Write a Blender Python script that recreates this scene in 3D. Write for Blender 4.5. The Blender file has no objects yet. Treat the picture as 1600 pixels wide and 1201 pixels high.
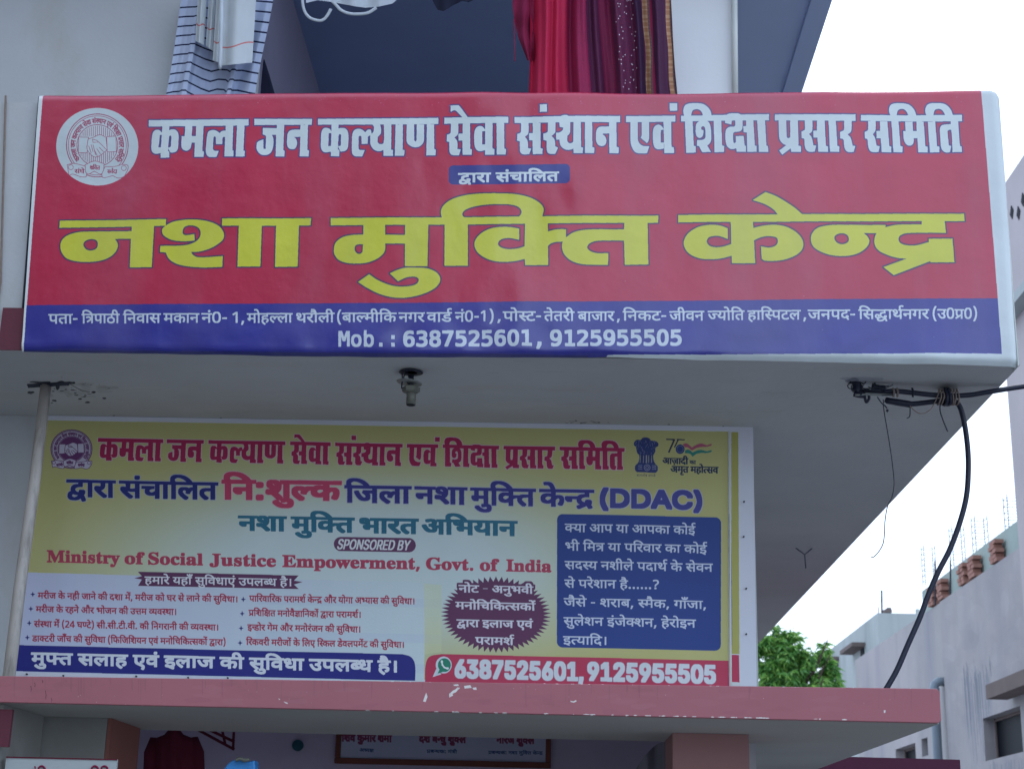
# Street-level view up at the signboards of a small clinic building.
import bpy, math, random
import numpy as np
from mathutils import Vector, noise, Matrix

scene = bpy.context.scene
R_ = math.radians
# ------------------------------------------------------------------ camera
EYE = 1.6
FPX = 2428.0                      # focal length in photo pixels (photo 1600 wide)
PITCH, YAW, ROLL = R_(17.316), R_(-1.583), R_(1.414)
_f = Vector((math.sin(YAW)*math.cos(PITCH), math.cos(YAW)*math.cos(PITCH), math.sin(PITCH)))
_r = Vector((math.cos(YAW), -math.sin(YAW), 0))
_u = _r.cross(_f)
CR = _r*math.cos(ROLL) + _u*math.sin(ROLL)
CU = -_r*math.sin(ROLL) + _u*math.cos(ROLL)
CF = _f
cam_d = bpy.data.cameras.new('camera')
cam = bpy.data.objects.new('camera', cam_d)
scene.collection.objects.link(cam)
m = Matrix((CR, CU, -CF)).transposed().to_4x4()
m.translation = Vector((0, 0, EYE))
cam.matrix_world = m
cam_d.sensor_width = 36.0
cam_d.lens = FPX/1600*36
cam_d.clip_start = 0.1
cam_d.clip_end = 600
cam_d.dof.use_dof = True
cam_d.dof.focus_distance = 7.3
cam_d.dof.aperture_fstop = 5.6
scene.camera = cam

# ------------------------------------------------------------------ world: bright overcast sky
SUN_EL, SUN_AZ = R_(50), R_(32)
w = bpy.data.worlds.new('World'); scene.world = w; w.use_nodes = True
nt = w.node_tree; nt.nodes.clear()
sky = nt.nodes.new('ShaderNodeTexSky'); sky.sky_type = 'NISHITA'; sky.sun_disc = False
sky.sun_elevation = SUN_EL; sky.sun_rotation = SUN_AZ
sky.air_density = 1.4; sky.dust_density = 3.0
tc = nt.nodes.new('ShaderNodeTexCoord')
nz = nt.nodes.new('ShaderNodeTexNoise'); nz.inputs['Scale'].default_value = 1.6; nz.inputs['Detail'].default_value = 4
cr = nt.nodes.new('ShaderNodeValToRGB')
cr.color_ramp.elements[0].position = .3; cr.color_ramp.elements[0].color = (9.9, 12.0, 15.2, 1)
cr.color_ramp.elements[1].position = .7; cr.color_ramp.elements[1].color = (12.2, 14.4, 17.8, 1)
mx = nt.nodes.new('ShaderNodeMix'); mx.data_type = 'RGBA'; mx.inputs[0].default_value = .86
bg = nt.nodes.new('ShaderNodeBackground'); bg.inputs['Strength'].default_value = .1
wo = nt.nodes.new('ShaderNodeOutputWorld')
L = nt.links.new
L(tc.outputs['Generated'], nz.inputs['Vector']); L(nz.outputs['Fac'], cr.inputs['Fac'])
L(sky.outputs['Color'], mx.inputs[6]); L(cr.outputs['Color'], mx.inputs[7])
L(mx.outputs[2], bg.inputs['Color']); L(bg.outputs[0], wo.inputs['Surface'])

# ------------------------------------------------------------------ sun behind cloud
sd = bpy.data.lights.new('sun', 'SUN'); sd.energy = 0.9; sd.angle = R_(25); sd.color = (1, .95, .9)
sun = bpy.data.objects.new('sun', sd); scene.collection.objects.link(sun)
sdir = Vector((math.sin(SUN_AZ)*math.cos(SUN_EL), math.cos(SUN_AZ)*math.cos(SUN_EL), math.sin(SUN_EL)))
sun.rotation_euler = sdir.to_track_quat('Z', 'Y').to_euler()

scene.view_settings.view_transform = 'Standard'
scene.view_settings.look = 'None'
scene.view_settings.exposure = 0.35
scene.view_settings.gamma = 1.0
scene.view_settings.use_curve_mapping = False
scene.cycles.max_bounces = 8
scene.cycles.diffuse_bounces = 5

# ------------------------------------------------------------------ measuring helpers
def ray(px, py):
    return CR*((px-800)/FPX) + CU*(-(py-600.5)/FPX) + CF
def at(px, py, Y):
    d = ray(px, py); k = Y/d.y
    return Vector((d.x*k, Y, EYE + d.z*k))
def atz(px, py, z):
    d = ray(px, py); k = (z-EYE)/d.z
    return Vector((d.x*k, d.y*k, z))
def atx(px, py, X):
    d = ray(px, py); k = X/d.x
    return Vector((X, d.y*k, EYE + d.z*k))

# ------------------------------------------------------------------ glyph outlines used by the printed signs
# each glyph: contours of pen moves "dx,dy" ("~" marks a curve control point); each string: glyph,x,y
GLYPHS = [
"227,-125 -56,0~ -84,41~ -47,71~ 0,46 0,59~ 66,79~ 57,16 -17,37~ 0,48 0,44~ 31,63~ 25,22 34,29~ 95,26~ 59,0 5,0 0,95 -395,0 0,71 634,0 0,-71 -158,0 0,-166 -49,0 -58,0~ -71,-14~ -25,-16 -46,-31~ 0,-62 0,-53~ 79,-69~ 84,0 4,0~ 10,0~ 7,1 -5,20~ 0,15 0,35~ 42,29~ 25,0 43,0~ 45,-49~ 0,-29 0,-32~ -34,-37~ -26,-10 84,-221 -69,-28 -57,160 -42,-48~ -109,-71~/119,34 0,-49~ 67,-41~ 43,0 44,0~ 72,38~ 59,58~ 24,32 -10,-1~ -18,-1~ -6,0 -48,0~ -99,26~ -37,31 -39,-9~ -52,-48~",
"170,551 0,-551 -81,0 0,551 -89,0 0,71 273,0 0,-71",
"395,42 -54,-54 -59,49~ -104,100~ -80,88~ -23,31 -22,31~ -13,36~ 0,17 0,19~ 30,34~ 34,0 25,0~ 37,-23~ 15,-21 39,20~ 36,60~ 0,39 0,23~ -10,45~ -7,15 -239,0 0,71 424,0 0,-71 -104,0 16,-35~ 0,-58 0,-55~ -44,-76~ -76,-53~ -49,-20 45,-52~ 119,-111~",
"587,551 0,-551 -81,0 0,266 -29,-9~ -58,-6~ -39,0 -42,0~ -93,15~ -33,11 -20,-13~ -25,-11 41,-52~ 111,-110~ 61,-49 -54,-54 -56,49~ -99,100~ -76,88~ -22,31 -22,31~ -11,36~ 0,17 0,19~ 30,34~ 34,0 25,0~ 37,-23~ 15,-20 21,19~ 15,59~ 0,30 0,30~ -9,48~ -7,15 -201,0 0,71 691,0 0,-71/369,322 39,0~ 64,8~ 34,9 0,212 -225,0 7,-17~ 10,-46~ 0,-30 0,-42~ -19,-62~ -17,-21 52,-11~",
"-185,772 0,24~ 33,34~ 22,0 23,0~ 32,-34~ 0,-24 0,-24~ -32,-34~ -23,0 -22,0~ -33,34~",
"649,551 -104,0 0,-551 -80,0 0,165 -26,-17~ -72,-30~ -50,0 -77,0~ -99,86~ 0,71 0,29~ 25,51~ 19,16 -147,-2 0,72 293,0 18,0~ 36,-1~ 4,0 -7,-70 -32,0 -58,0~ -71,-49~ 0,-47 0,-43~ 58,-43~ 38,0 50,0~ 71,43~ 27,29 0,291 -465,0 0,71 649,0",
"89,551 -89,0 0,71 80,0 -12,22~ -15,50~ 0,30 0,78~ 116,94~ 97,0 141,0~ 218,-153~ 79,-128 -84,0 -153,209~ -184,0 -70,0~ -79,-59~ 0,-51 0,-30~ 19,-45~ 12,-17 108,0 0,-71 -103,0 0,-551 -81,0",
"0,551 0,71 693,0 0,-71 -104,0 0,-551 -81,0 0,355 -6,1~ -8,0 -24,0~ -50,-24~ -46,-63~ -18,-61 -77,24 12,46~ 20,35 -24,18~ -48,22~ -30,0 -40,0~ -43,-46~ 0,-36 0,-38~ 43,-69~ 82,-75~ 58,-49 -54,-52 -58,50~ -96,91~ -56,93~ 0,53 0,53~ 49,67~ 74,31~ 36,0 44,0~ 73,-29~ 33,-27 58,56~ 87,0 5,0~ 4,0 0,125",
"481,551 0,-551 -81,0 0,328 -109,0 -61,0~ -61,-12~ -19,-17 -24,-19~ 0,-43 0,-49~ 74,-91~ 71,-57 -54,-52 -46,40~ -79,80~ -47,86~ 0,48 0,35~ 27,56~ 21,18 29,25~ 82,23~ 68,0 128,0 0,152 -400,0 0,71 584,0 0,-71",
"479,551 0,-551 -81,0 0,191 -29,-19~ -68,-26~ -47,0 -40,0~ -65,27~ -21,21 -25,27~ -24,73~ 0,64 0,193 -79,0 0,71 583,0 0,-71/398,551 -238,0 0,-182 0,-41~ 6,-48~ 13,-29~ 11,-11 23,-23~ 50,0 40,0~ 70,38~ 25,25",
"49,338 242,0 0,-82 -242,0",
"127,65 -47,67 246,149 -42,54~ -61,45~ -42,0 -28,0~ -57,-16~ -41,-21 -28,74 34,16~ 74,23~ 44,0 40,0~ 64,-25~ 62,-57~ 37,-48 0,225 -382,0 0,71 566,0 0,-71 -103,0 0,-551 -81,0 0,234",
"600,551 -229,0 0,-137 80,-30~ 88,-113~ 0,-73 0,-70~ -66,-87~ -110,-41~ -66,0 -113,0~ -138,113~ 0,103 0,67~ 68,91~ 111,46~ 62,0 3,0 0,131 -290,0 0,71 600,0/293,72 71,0~ 94,61~ 0,67 0,48~ -58,77~ -57,24 -35,0 -74,0~ -47,-28 -28,-17~ -33,-55~ 0,-39 0,-70~ 95,-68~",
"-185,615 -17,35~ -18,64~ 0,34 0,65~ 84,83~ 75,0 60,0~ 80,-57~ 58,-121~ 26,-96 110,0 0,-71 -103,0 0,-551 -81,0 0,551 -89,0 0,71 87,0 -28,104~ -61,99~ -55,0 -40,0~ -42,-49~ 0,-43 0,-34~ 20,-55~ 14,-29",
"0,622 569,0 0,-71 -103,0 0,-551 -81,0 0,298 -181,0 0,-54 0,-28~ -28,-28~ -23,0 -24,0~ -54,42~ -38,60~ 0,28 0,23~ 27,28~ 34,0 287,0 0,182 -385,0",
"571,551 -104,0 0,-551 -80,0 0,165 -26,-18~ -75,-29~ -53,0 -54,0~ -84,42~ -49,75~ 0,51 0,86~ 115,92~ 94,0 13,0~ 39,-3~ 37,-4~ 10,-3 -5,-73 -19,4~ -48,6~ -23,0 -62,0~ -70,-54~ 0,-50 0,-51~ 63,-48~ 45,0 52,0~ 75,45~ 25,27 0,291 -387,0 0,71 571,0",
"509,551 0,-551 -81,0 0,250 -221,0 0,-37 0,-33~ -29,-29~ -19,0 -19,0~ -42,25~ -36,39~ -23,44~ 0,19 0,18~ 27,25~ 34,0 26,0 0,230 -126,0 0,71 612,0 0,-71/428,551 -221,0 0,-230 221,0",
"777,551 -325,0 0,-202 48,50~ 69,0 65,0~ 82,-83~ 0,-77 0,-46~ -30,-104~ -35,-50 -72,41 25,32~ 32,84~ 0,41 0,47~ -39,46~ -35,0 -54,0~ -56,-72 0,-258 -81,0 0,174 -24,-20~ -71,-36~ -50,0 -47,0~ -83,38~ -50,77~ 0,57 0,80~ 110,94~ 88,0 23,0~ 57,-7~ 15,-3 -6,-73 -16,4~ -49,6~ -19,0 -58,0~ -64,-52~ 0,-47 0,-53~ 61,-51~ 40,0 44,0~ 69,42~ 30,30 0,291 -371,0 0,71 777,0",
"275,-10 -115,0~ -112,195~ 0,173 0,116~ 45,164~ 100,87~ 82,0 116,0~ 113,-193~ 0,-174 0,-115~ -45,-165~ -101,-88~/275,66 75,0~ 64,144~ 0,148 0,146~ -64,145~ -75,0 -75,0~ -62,-145~ 0,-146 0,-146~ 62,-146~",
"261,0 0,446 0,42~ 3,101~ 1,33 -16,-17~ -23,-21~ -20,-17 -72,-59 -47,60 187,146 73,0 0,-714",
"46,-129 15,59~ 27,134~ 7,52 97,0 7,-11 -13,-53~ -48,-126~ -25,-55",
"170,551 0,-551 -81,0 0,551 -89,0 0,71 273,0 0,-71/90,615 -21,79~ -41,91~ -50,38~ -34,0 -22,0~ -34,-9~ -14,-5 -24,73 39,14~ 52,0 54,0~ 79,-51~ 63,-123~ 28,-107",
"321,69 36,11~ 46,36~ 0,32 0,38~ -58,43~ -65,0 -69,0~ -73,-57~ 0,-48 0,-31~ 23,-58~ 71,-71~ 70,-53 -54,-53 -91,71~ -99,124~ 0,77 0,38~ 31,59~ 26,21 -19,18~ -27,52~ 0,34 0,28~ 20,40~ 17,13 23,17~ 59,15~ 41,0 132,0 0,86 -361,0 0,71 546,0 0,-71 -104,0 0,-157 -212,0 -31,0~ -26,-6~ -9,-7 -15,-12~ 0,-22 0,-20~ 20,-31~ 14,-12 47,16~ 54,0 69,0~ 87,-42~ 41,-67~ 0,-38 0,-58~ -68,-76~ -65,-17",
"0,622 515,0 0,-71 -515,0/537,349 -20,7~ -23,0 -24,0~ -50,-24~ -46,-63~ -18,-61 -77,24 12,46~ 20,35 -23,18~ -49,22~ -30,0 -40,0~ -43,-46~ 0,-36 0,-38~ 43,-69~ 82,-75~ 58,-49 -54,-52 -58,50~ -96,91~ -56,93~ 0,53 0,53~ 49,67~ 73,31~ 37,0 44,0~ 73,-29~ 33,-27 59,56~ 87,0 14,0~ 31,-4~ 11,-5",
"553,551 0,-551 -81,0 0,180 -29,-19~ -80,-29~ -55,0 -85,0~ -119,97~ -21,93 95,20~ 77,71~ 0,54 0,50~ -47,51~ -37,0 -25,0~ -32,-24~ 0,-23 0,-51~ 81,-9 -8,-70 -65,9~ -76,61~ 0,58 0,56~ 73,57~ 53,0 41,0~ 75,-35~ 48,-72~ 0,-56 0,-74~ -80,-92~ -74,-29 23,-36~ 58,-35~ 51,0 52,0~ 74,40~ 32,32 0,276 -82,0 0,71 266,0 0,-71",
"170,551 0,-551 -81,0 0,551 -89,0 0,71 273,0 0,-71/80,615 -27,40~ -45,37~ -43,11~ -26,0 -20,0~ -42,-12~ -20,-9 -26,69 23,10~ 50,12~ 29,0 45,0~ 70,-43~ 24,-38 4,2 -20,52~ -38,57~ -44,24~ -31,0 -24,0~ -32,-8~ -14,-6 -23,69 39,14~ 52,0 54,0~ 79,-51~ 63,-123~ 28,-107",
"213,-165 -75,103~ -70,261~ 0,138 0,140~ 69,253~ 76,102 81,0 -68,-106~ -73,-254~ 0,-136 0,-133~ 72,-259~ 70,-109",
"585,551 -103,0 0,-551 -81,0 0,165 -27,-18~ -77,-29~ -56,0 -56,0~ -89,42~ -50,75~ 0,51 0,86~ 121,92~ 98,0 14,0~ 40,-3~ 39,-4~ 11,-3 -6,-69 -20,4~ -50,6~ -25,0 -20,0~ -18,-3 135,-168 19,14~ 17,18 0,295 -401,0 0,71 585,0/127,287 0,-52~ 67,-51~ 48,0 18,0~ 33,6~ 15,5 -140,175 -41,-28~",
"208,551 0,-317 0,-26~ -25,-30~ -23,0 -26,0~ -55,42~ -38,60~ 0,28 0,23~ 27,28~ 34,0 25,0 0,192 -127,0 0,71 578,0 0,-71 -104,0 0,-551 -81,0 0,551",
"358,222 -29,0~ -58,-14~ -23,-11 -47,28~ -64,76~ 0,51 0,28~ 20,40~ 17,13 23,17~ 62,15~ 49,0 93,0 0,86 -401,0 0,71 592,0 0,-71 -110,0 0,-157 -184,0 -31,0~ -26,-6~ -9,-7 -15,-12~ 0,-22 0,-24~ 28,-33~ 16,-13 46,17~ 55,0 74,0~ 98,-75~ 0,-65 0,-67~ -98,-87~ -99,0 -98,0~ -155,88~ -59,70 61,49 57,-68~ 119,-65~ 75,0 116,0~ 0,78 0,35~ -49,35~",
"-190,615 -21,35~ -29,76~ 0,36 0,67~ 89,67~ 66,0 32,0~ 54,-13~ 20,-11 -22,-66 -17,9~ -38,12~ -22,0 -40,0~ -42,-45~ 0,-35 0,-33~ 27,-63~ 25,-36",
"60,-165 68,106~ 72,256~ 0,133 0,134~ -71,259~ -70,109 82,0 75,-103~ 70,-262~ 0,-138 0,-139~ -70,-254~ -75,-101",
"369,322 31,0~ 50,5~ 28,5 8,-72 -25,-5~ -52,-4~ -29,0 -42,0~ -93,15~ -33,11 -20,-13~ -25,-11 41,-52~ 111,-110~ 61,-49 -54,-54 -56,49~ -99,100~ -76,88~ -22,31 -22,31~ -11,36~ 0,17 0,19~ 30,34~ 34,0 25,0~ 37,-23~ 15,-20 21,19~ 15,59~ 0,30 0,30~ -9,48~ -7,15 -201,0 0,71 403,0 0,-71 -122,0 7,-17~ 10,-46~ 0,-30 0,-42~ -19,-62~ -17,-21 52,-11~",
"519,551 -148,0 0,-202 -55,0 -48,0~ -64,-16~ -23,-15 -55,-38~ 0,-65 0,-48~ 44,-63~ 71,-30~ 42,0 54,0~ 76,25~ 42,22 27,-74 -44,-20~ -99,-27~ -53,0 -69,0~ -109,52~ -62,98~ 0,70 0,65~ 68,89~ 111,46~ 63,0 2,0 0,131 -290,0 0,71 519,0",
"-169,615 -21,79~ -41,91~ -50,38~ -34,0 -22,0~ -34,-9~ -14,-5 -24,73 39,14~ 52,0 54,0~ 79,-51~ 63,-123~ 28,-107",
"653,551 0,-551 -81,0 0,370 -137,0 -41,0~ -16,3 36,-30~ 44,-80~ 0,-45 0,-46~ -41,-62~ -67,-30~ -40,0 -53,0~ -96,61~ -88,141~ -42,119 71,25 46,-134~ 100,-139~ 58,0 32,0~ 41,34~ 0,40 0,44~ -61,78~ -45,28 29,64 270,0 0,110 -572,0 0,71 757,0 0,-71",
"0,622 587,0 0,-71 -587,0/572,370 -137,0 -41,0~ -16,3 36,-30~ 44,-80~ 0,-45 0,-46~ -41,-62~ -67,-30~ -40,0 -53,0~ -96,61~ -88,141~ -42,119 71,25 46,-134~ 100,-139~ 58,0 32,0~ 41,34~ 0,40 0,44~ -61,78~ -45,28 29,64 270,0",
"595,622 0,-71 -104,0 0,-551 -81,0 0,179 -28,-18~ -78,-29~ -51,0 -90,0~ -111,121~ -14,100 62,13~ 60,47~ 0,44 0,28~ -23,48~ -14,18 -123,0 0,71/129,301 20,-49~ 61,-49~ 49,0 50,0~ 74,42~ 27,29 0,277 -199,0 29,-52~ 0,-54 0,-108~",
"899,551 0,-551 -81,0 0,191 -29,-19~ -68,-26~ -47,0 -40,0~ -65,27~ -21,21 -14,15~ -20,35~ -6,22 -29,-9~ -59,-6~ -40,0 -42,0~ -93,15~ -33,11 -20,-13~ -25,-11 41,-52~ 111,-110~ 61,-49 -54,-54 -56,49~ -99,100~ -76,88~ -22,31 -22,31~ -11,36~ 0,17 0,19~ 30,34~ 34,0 25,0~ 37,-23~ 15,-20 21,19~ 15,59~ 0,30 0,30~ -9,48~ -7,15 -201,0 0,71 1003,0 0,-71/369,322 37,0~ 61,7~ 32,9 0,9~ 0,11 0,193 -218,0 7,-17~ 10,-46~ 0,-30 0,-42~ -19,-62~ -17,-21 52,-11~/818,551 -238,0 0,-182 0,-41~ 6,-48~ 13,-29~ 11,-11 23,-23~ 50,0 40,0~ 70,38~ 25,25",
"413,-58 -21,34~ -38,70~ -12,27 -12,-2~ -28,-3~ -15,0 -42,0~ -85,21~ -71,47~ -43,79~ 0,57 0,44~ 31,63~ 25,22 33,29~ 96,26~ 59,0 5,0 0,95 -295,0 0,71 534,0 0,-71 -158,0 0,-166 -49,0 -58,0~ -71,-14~ -25,-16 -22,-15~ -25,-46~ 0,-32 0,-53~ 79,-69~ 82,0 6,0~ 12,0~ 7,1 -6,20~ 0,15 0,35~ 42,29~ 25,0 43,0~ 45,-49~ 0,-29 0,-32~ -29,-35~ -22,-9 12,-24~ 33,-51~ 25,-35",
"757,-138 -69,-28 -57,158 -31,-41~ -84,-71~ -106,-44~ -65,0 -90,0~ -96,76~ 0,58 0,17~ 11,35~ 11,16 -62,16~ -79,70~ 0,61 0,57~ 77,75~ 60,0 50,0~ 67,-53~ 0,-43 0,-19~ -17,-46~ -20,-18 -59,38 20,17~ 0,22 0,14~ -18,25~ -25,0 -25,0~ -38,-42~ 0,-31 0,-32~ 38,-36~ 59,-18~ 32,-2 31,13~ 40,0 10,0~ 22,-1~ 7,-1 -6,-68 -5,1~ -12,0~ -5,0 -40,0~ -45,-33~ 0,-29 0,-35~ 57,-35~ 43,0 81,0~ 128,93~ 52,74 -10,-1~ -18,-2~ -6,0 -42,0~ -87,21~ -73,47~ -45,78~ 0,57 0,44~ 30,63~ 25,22 33,29~ 96,26~ 60,0 4,0 0,95 -566,0 0,71 806,0 0,-71 -159,0 0,-166 -48,0 -59,0~ -71,-14~ -24,-16 -22,-15~ -25,-46~ 0,-32 0,-53~ 80,-69~ 84,0 3,0~ 10,0~ 7,1 -2,9~ -2,19~ 0,7 0,35~ 41,29~ 26,0 42,0~ 45,-49~ 0,-29 0,-32~ -33,-37~ -27,-10",
"0,622 563,0 0,-71 -110,0 32,-39~ 0,-48 0,-90~ -79,-46 36,-32~ 57,-85~ 0,-59 0,-50~ -45,-68~ -78,-34~ -48,0 -57,0~ -103,61~ -95,138~ -44,114 71,25 28,-78~ 67,-119~ 79,-67~ 46,0 41,0~ 53,37~ 0,49 0,41~ -45,69~ -40,31 -30,-6~ -35,-1 -5,70 74,2~ 71,48~ 0,49 0,30~ -30,45~ -23,13 -351,0",
"45,53 169,100 -54,9~ -32,32 -25,27~ -24,73~ 0,64 0,193 -79,0 0,71 583,0 0,-71 -104,0 0,-551 -81,0 0,193 -306,-206/398,551 -238,0 0,-182 0,-41~ 6,-48~ 13,-29~ 11,-11 23,-23~ 49,0 39,0~ 72,38~ 25,25",
"147,414 -26,0~ -36,32~ 0,36 0,38~ 36,30~ 26,0 26,0~ 36,-30~ 0,-38 0,-36~ -36,-32~/147,-14 -26,0~ -36,32~ 0,36 0,38~ 36,30~ 26,0 26,0~ 36,-30~ 0,-38 0,-36~ -36,-32~",
"122,189 -35,0~ -47,35~ 0,31 0,29~ 36,30~ 28,0 18,0~ 39,-15~ 30,-23 50,16~ 64,86~ 0,65 0,56~ -59,67~ -47,0 -31,0~ -30,-27~ 0,-23 0,-15~ 19,-35~ 57,-24~ 56,-2 -17,-70 -94,6~ -93,83~ 0,58 0,51~ 71,64~ 67,0 47,0~ 82,-43~ 51,-85~ 0,-64 0,-69~ -69,-117~ -61,-33 45,-39~ 84,-95~ 31,-44 -64,-44 -51,72~ -83,93~ -37,30 -27,-5~/591,551 0,-551 -81,0 0,551 -89,0 0,71 274,0 0,-71",
"-248,-12 54,23~ 58,0 75,0~ 83,-77~ 0,-63 0,-61~ -93,-78~ -86,0 -97,0~ -141,92~ -60,76 61,43 39,-48~ 70,-62~ 79,-29~ 49,0 106,0~ 0,74 0,33~ -49,32~ -31,0 -27,0~ -43,-11~ -21,-11",
"618,551 -166,0 0,-217 22,15~ 54,19~ 39,0 64,0 0,-71 -51,0 -46,0~ -52,-20~ -30,-24 0,-253 -81,0 0,174 -24,-20~ -71,-36~ -50,0 -47,0~ -83,38~ -50,77~ 0,57 0,80~ 110,94~ 88,0 23,0~ 57,-7~ 15,-3 -6,-73 -16,4~ -49,6~ -19,0 -58,0~ -64,-52~ 0,-47 0,-53~ 61,-51~ 40,0 44,0~ 69,42~ 30,30 0,291 -371,0 0,71 618,0",
"0,622 373,0 0,-71 -373,0/204,298 0,-54 0,-28~ -28,-28~ -23,0 -24,0~ -54,42~ -38,60~ 0,28 0,23~ 27,28~ 34,0 287,0 0,-71",
"42,4 171,77 -44,9~ -76,45~ -47,78~ 0,59 0,44~ 31,63~ 25,22 33,29~ 96,26~ 59,0 5,0 0,95 -295,0 0,71 534,0 0,-71 -158,0 0,-166 -49,0 -58,0~ -71,-14~ -25,-16 -22,-15~ -25,-46~ 0,-32 0,-53~ 79,-69~ 82,0 6,0~ 12,0~ 7,1 -6,20~ 0,15 0,35~ 42,29~ 25,0 43,0~ 45,-49~ 0,-29 0,-32~ -29,-35~ -22,-9 12,-24~ 33,-51~ 25,-35 -67,-34 -21,34~ -38,70~ -12,27 -260,-139",
"174,632 37,0~ 58,-21~ 22,-25 18,-19~ 23,-68~ 0,-62 0,-116 201,0 0,230 -131,0 0,71 315,0 0,-71 -103,0 0,-551 -81,0 0,250 -201,0 0,-37 0,-33~ -29,-29~ -20,0 -19,0~ -42,25~ -36,39~ -22,44~ 0,19 0,18~ 27,25~ 33,0 29,0 0,105 0,47~ -10,50~ -11,15 -20,30~ -43,0 -27,0~ -28,-26~ 0,-21 0,-28~ 47,-30~ 57,-3 -8,-71 -75,6~ -89,61~ 0,64 0,59~ 76,53~",
"470,218 0,-70~ -91,-68~ -67,0 -86,0~ -134,128~ -63,148 71,26 43,-106~ 100,-123~ 62,0 38,0~ 48,35~ 0,39 0,37~ -41,58~ -32,25 -27,-5~ -31,-1 -5,70 68,2~ 57,44~ 0,37 0,36~ -47,32~ -31,0 -37,0~ -60,-20~ -34,-17 -25,69 26,14~ 77,24~ 49,0 78,0~ 83,-78~ 0,-59 0,-78~ -67,-42 11,-10~ 9,-10 38,-5~ 36,0 32,0~ 50,6~ 26,7 0,188 -73,0 0,71 258,0 0,-71 -104,0 0,-551 -81,0 0,290 -24,-6~ -46,-5~ -26,0 -17,0~ -26,3 15,-30~",
"-188,847 0,21~ 29,28~ 20,0 21,0~ 29,-28~ 0,-21 0,-21~ -29,-29~ -21,0 -20,0~ -29,29~/69,863 -23,-100~ -107,-83~ -77,0 -72,0~ -108,89~ -34,94 69,24 26,-70~ 68,-70~ 54,0 58,0~ 56,75~ 16,67",
"630,551 -104,0 0,-551 -81,0 0,150 -31,-20~ -73,-27~ -58,0 -77,0~ -95,81~ 0,67 0,27~ 18,50~ 19,20 -47,18~ -59,71~ 0,56 0,60~ 82,79~ 63,0 53,0~ 71,-56~ 0,-45 0,-47~ -40,-41 -61,39 11,10~ 9,23~ 0,11 0,15~ -20,27~ -26,0 -28,0~ -40,-44~ 0,-35 0,-32~ 31,-39~ 49,-18~ 27,-3 30,8~ 35,0 11,0~ 27,-2~ 7,-1 -7,-70 -6,1~ -17,0~ -5,0 -50,0~ -57,-41~ 0,-38 0,-41~ 57,-40~ 44,0 53,0~ 74,43~ 26,29 0,306 -62,0 0,71 247,0",
"568,551 -94,0 0,-171 0,-51~ -15,-60~ -18,-23 -37,-48~ -81,-6 -16,74 22,4~ 31,11~ 10,11 12,12~ 11,35~ 0,41 0,171 -233,0 0,-198 0,-46~ 6,-58~ 20,-38~ 40,-31~ 34,-20 110,-62 63,-36~ 53,-65~ 0,-50 0,-40~ -33,-71~ -14,-20 -72,42 13,20~ 23,45~ 0,22 0,19~ -16,29~ -48,35~ -49,28 -87,50 -39,23~ -55,49~ -14,34 -16,36~ 0,68 0,235 -79,0 0,71 568,0",
"961,551 -104,0 0,-551 -81,0 0,150 -31,-20~ -73,-27~ -58,0 -77,0~ -95,81~ 0,67 0,27~ 18,50~ 19,20 -47,18~ -59,71~ 0,56 0,60~ 82,79~ 63,0 53,0~ 71,-56~ 0,-45 0,-47~ -40,-41 -61,39 11,10~ 9,23~ 0,11 0,15~ -20,27~ -26,0 -28,0~ -40,-44~ 0,-35 0,-32~ 31,-39~ 49,-18~ 27,-3 30,8~ 35,0 11,0~ 27,-2~ 7,-1 -7,-70 -6,1~ -17,0~ -5,0 -50,0~ -57,-41~ 0,-38 0,-41~ 57,-40~ 44,0 53,0~ 74,43~ 26,29 0,306 -62,0 0,71 247,0/0,622 346,0 0,-71 -346,0/442,196 -40,-34~ -96,-44~ -65,0 -56,0~ -89,42~ -50,75~ 0,51 0,86~ 121,92~ 98,0 20,0~ 52,-4~ 16,-3 -6,-69 -18,3~ -41,4~ -20,0 -20,0~ -18,-3 135,-168 20,15~ 19,20/127,287 0,-52~ 67,-51~ 48,0 35,0~ 32,11 -141,175 -41,-28~",
"-179,615 -27,40~ -45,37~ -43,11~ -26,0 -20,0~ -42,-12~ -20,-9 -26,69 23,10~ 50,12~ 29,0 45,0~ 70,-43~ 24,-38 4,2 -20,52~ -38,57~ -44,24~ -31,0 -24,0~ -32,-8~ -14,-6 -23,69 39,14~ 52,0 54,0~ 79,-51~ 63,-123~ 28,-107",
"194,622 81,0 0,-622 -81,0",
"-169,615 -21,79~ -41,91~ -50,38~ -34,0 -22,0~ -34,-9~ -14,-5 -24,73 39,14~ 52,0 54,0~ 79,-51~ 63,-123~ 28,-107/-113,821 0,24~ 33,34~ 22,0 23,0~ 33,-34~ 0,-24 0,-24~ -33,-34~ -23,0 -22,0~ -33,34~",
"605,551 -103,0 0,-551 -81,0 0,166 -31,-20~ -76,-28~ -55,0 -77,0~ -96,81~ 0,67 0,28~ 20,52~ 22,20 -40,19~ -46,70~ 0,42 0,31~ 10,23 -52,0 0,71 605,0/167,269 0,-42~ 56,-39~ 44,0 52,0~ 77,43~ 25,29 0,291 -276,0 -22,-24~ 0,-33 0,-37~ 43,-40~ 34,-5 28,7~ 35,0 27,0~ 18,-2 -6,-70 -7,1~ -16,0~ -6,0 -49,0~ -57,-40~",
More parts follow.
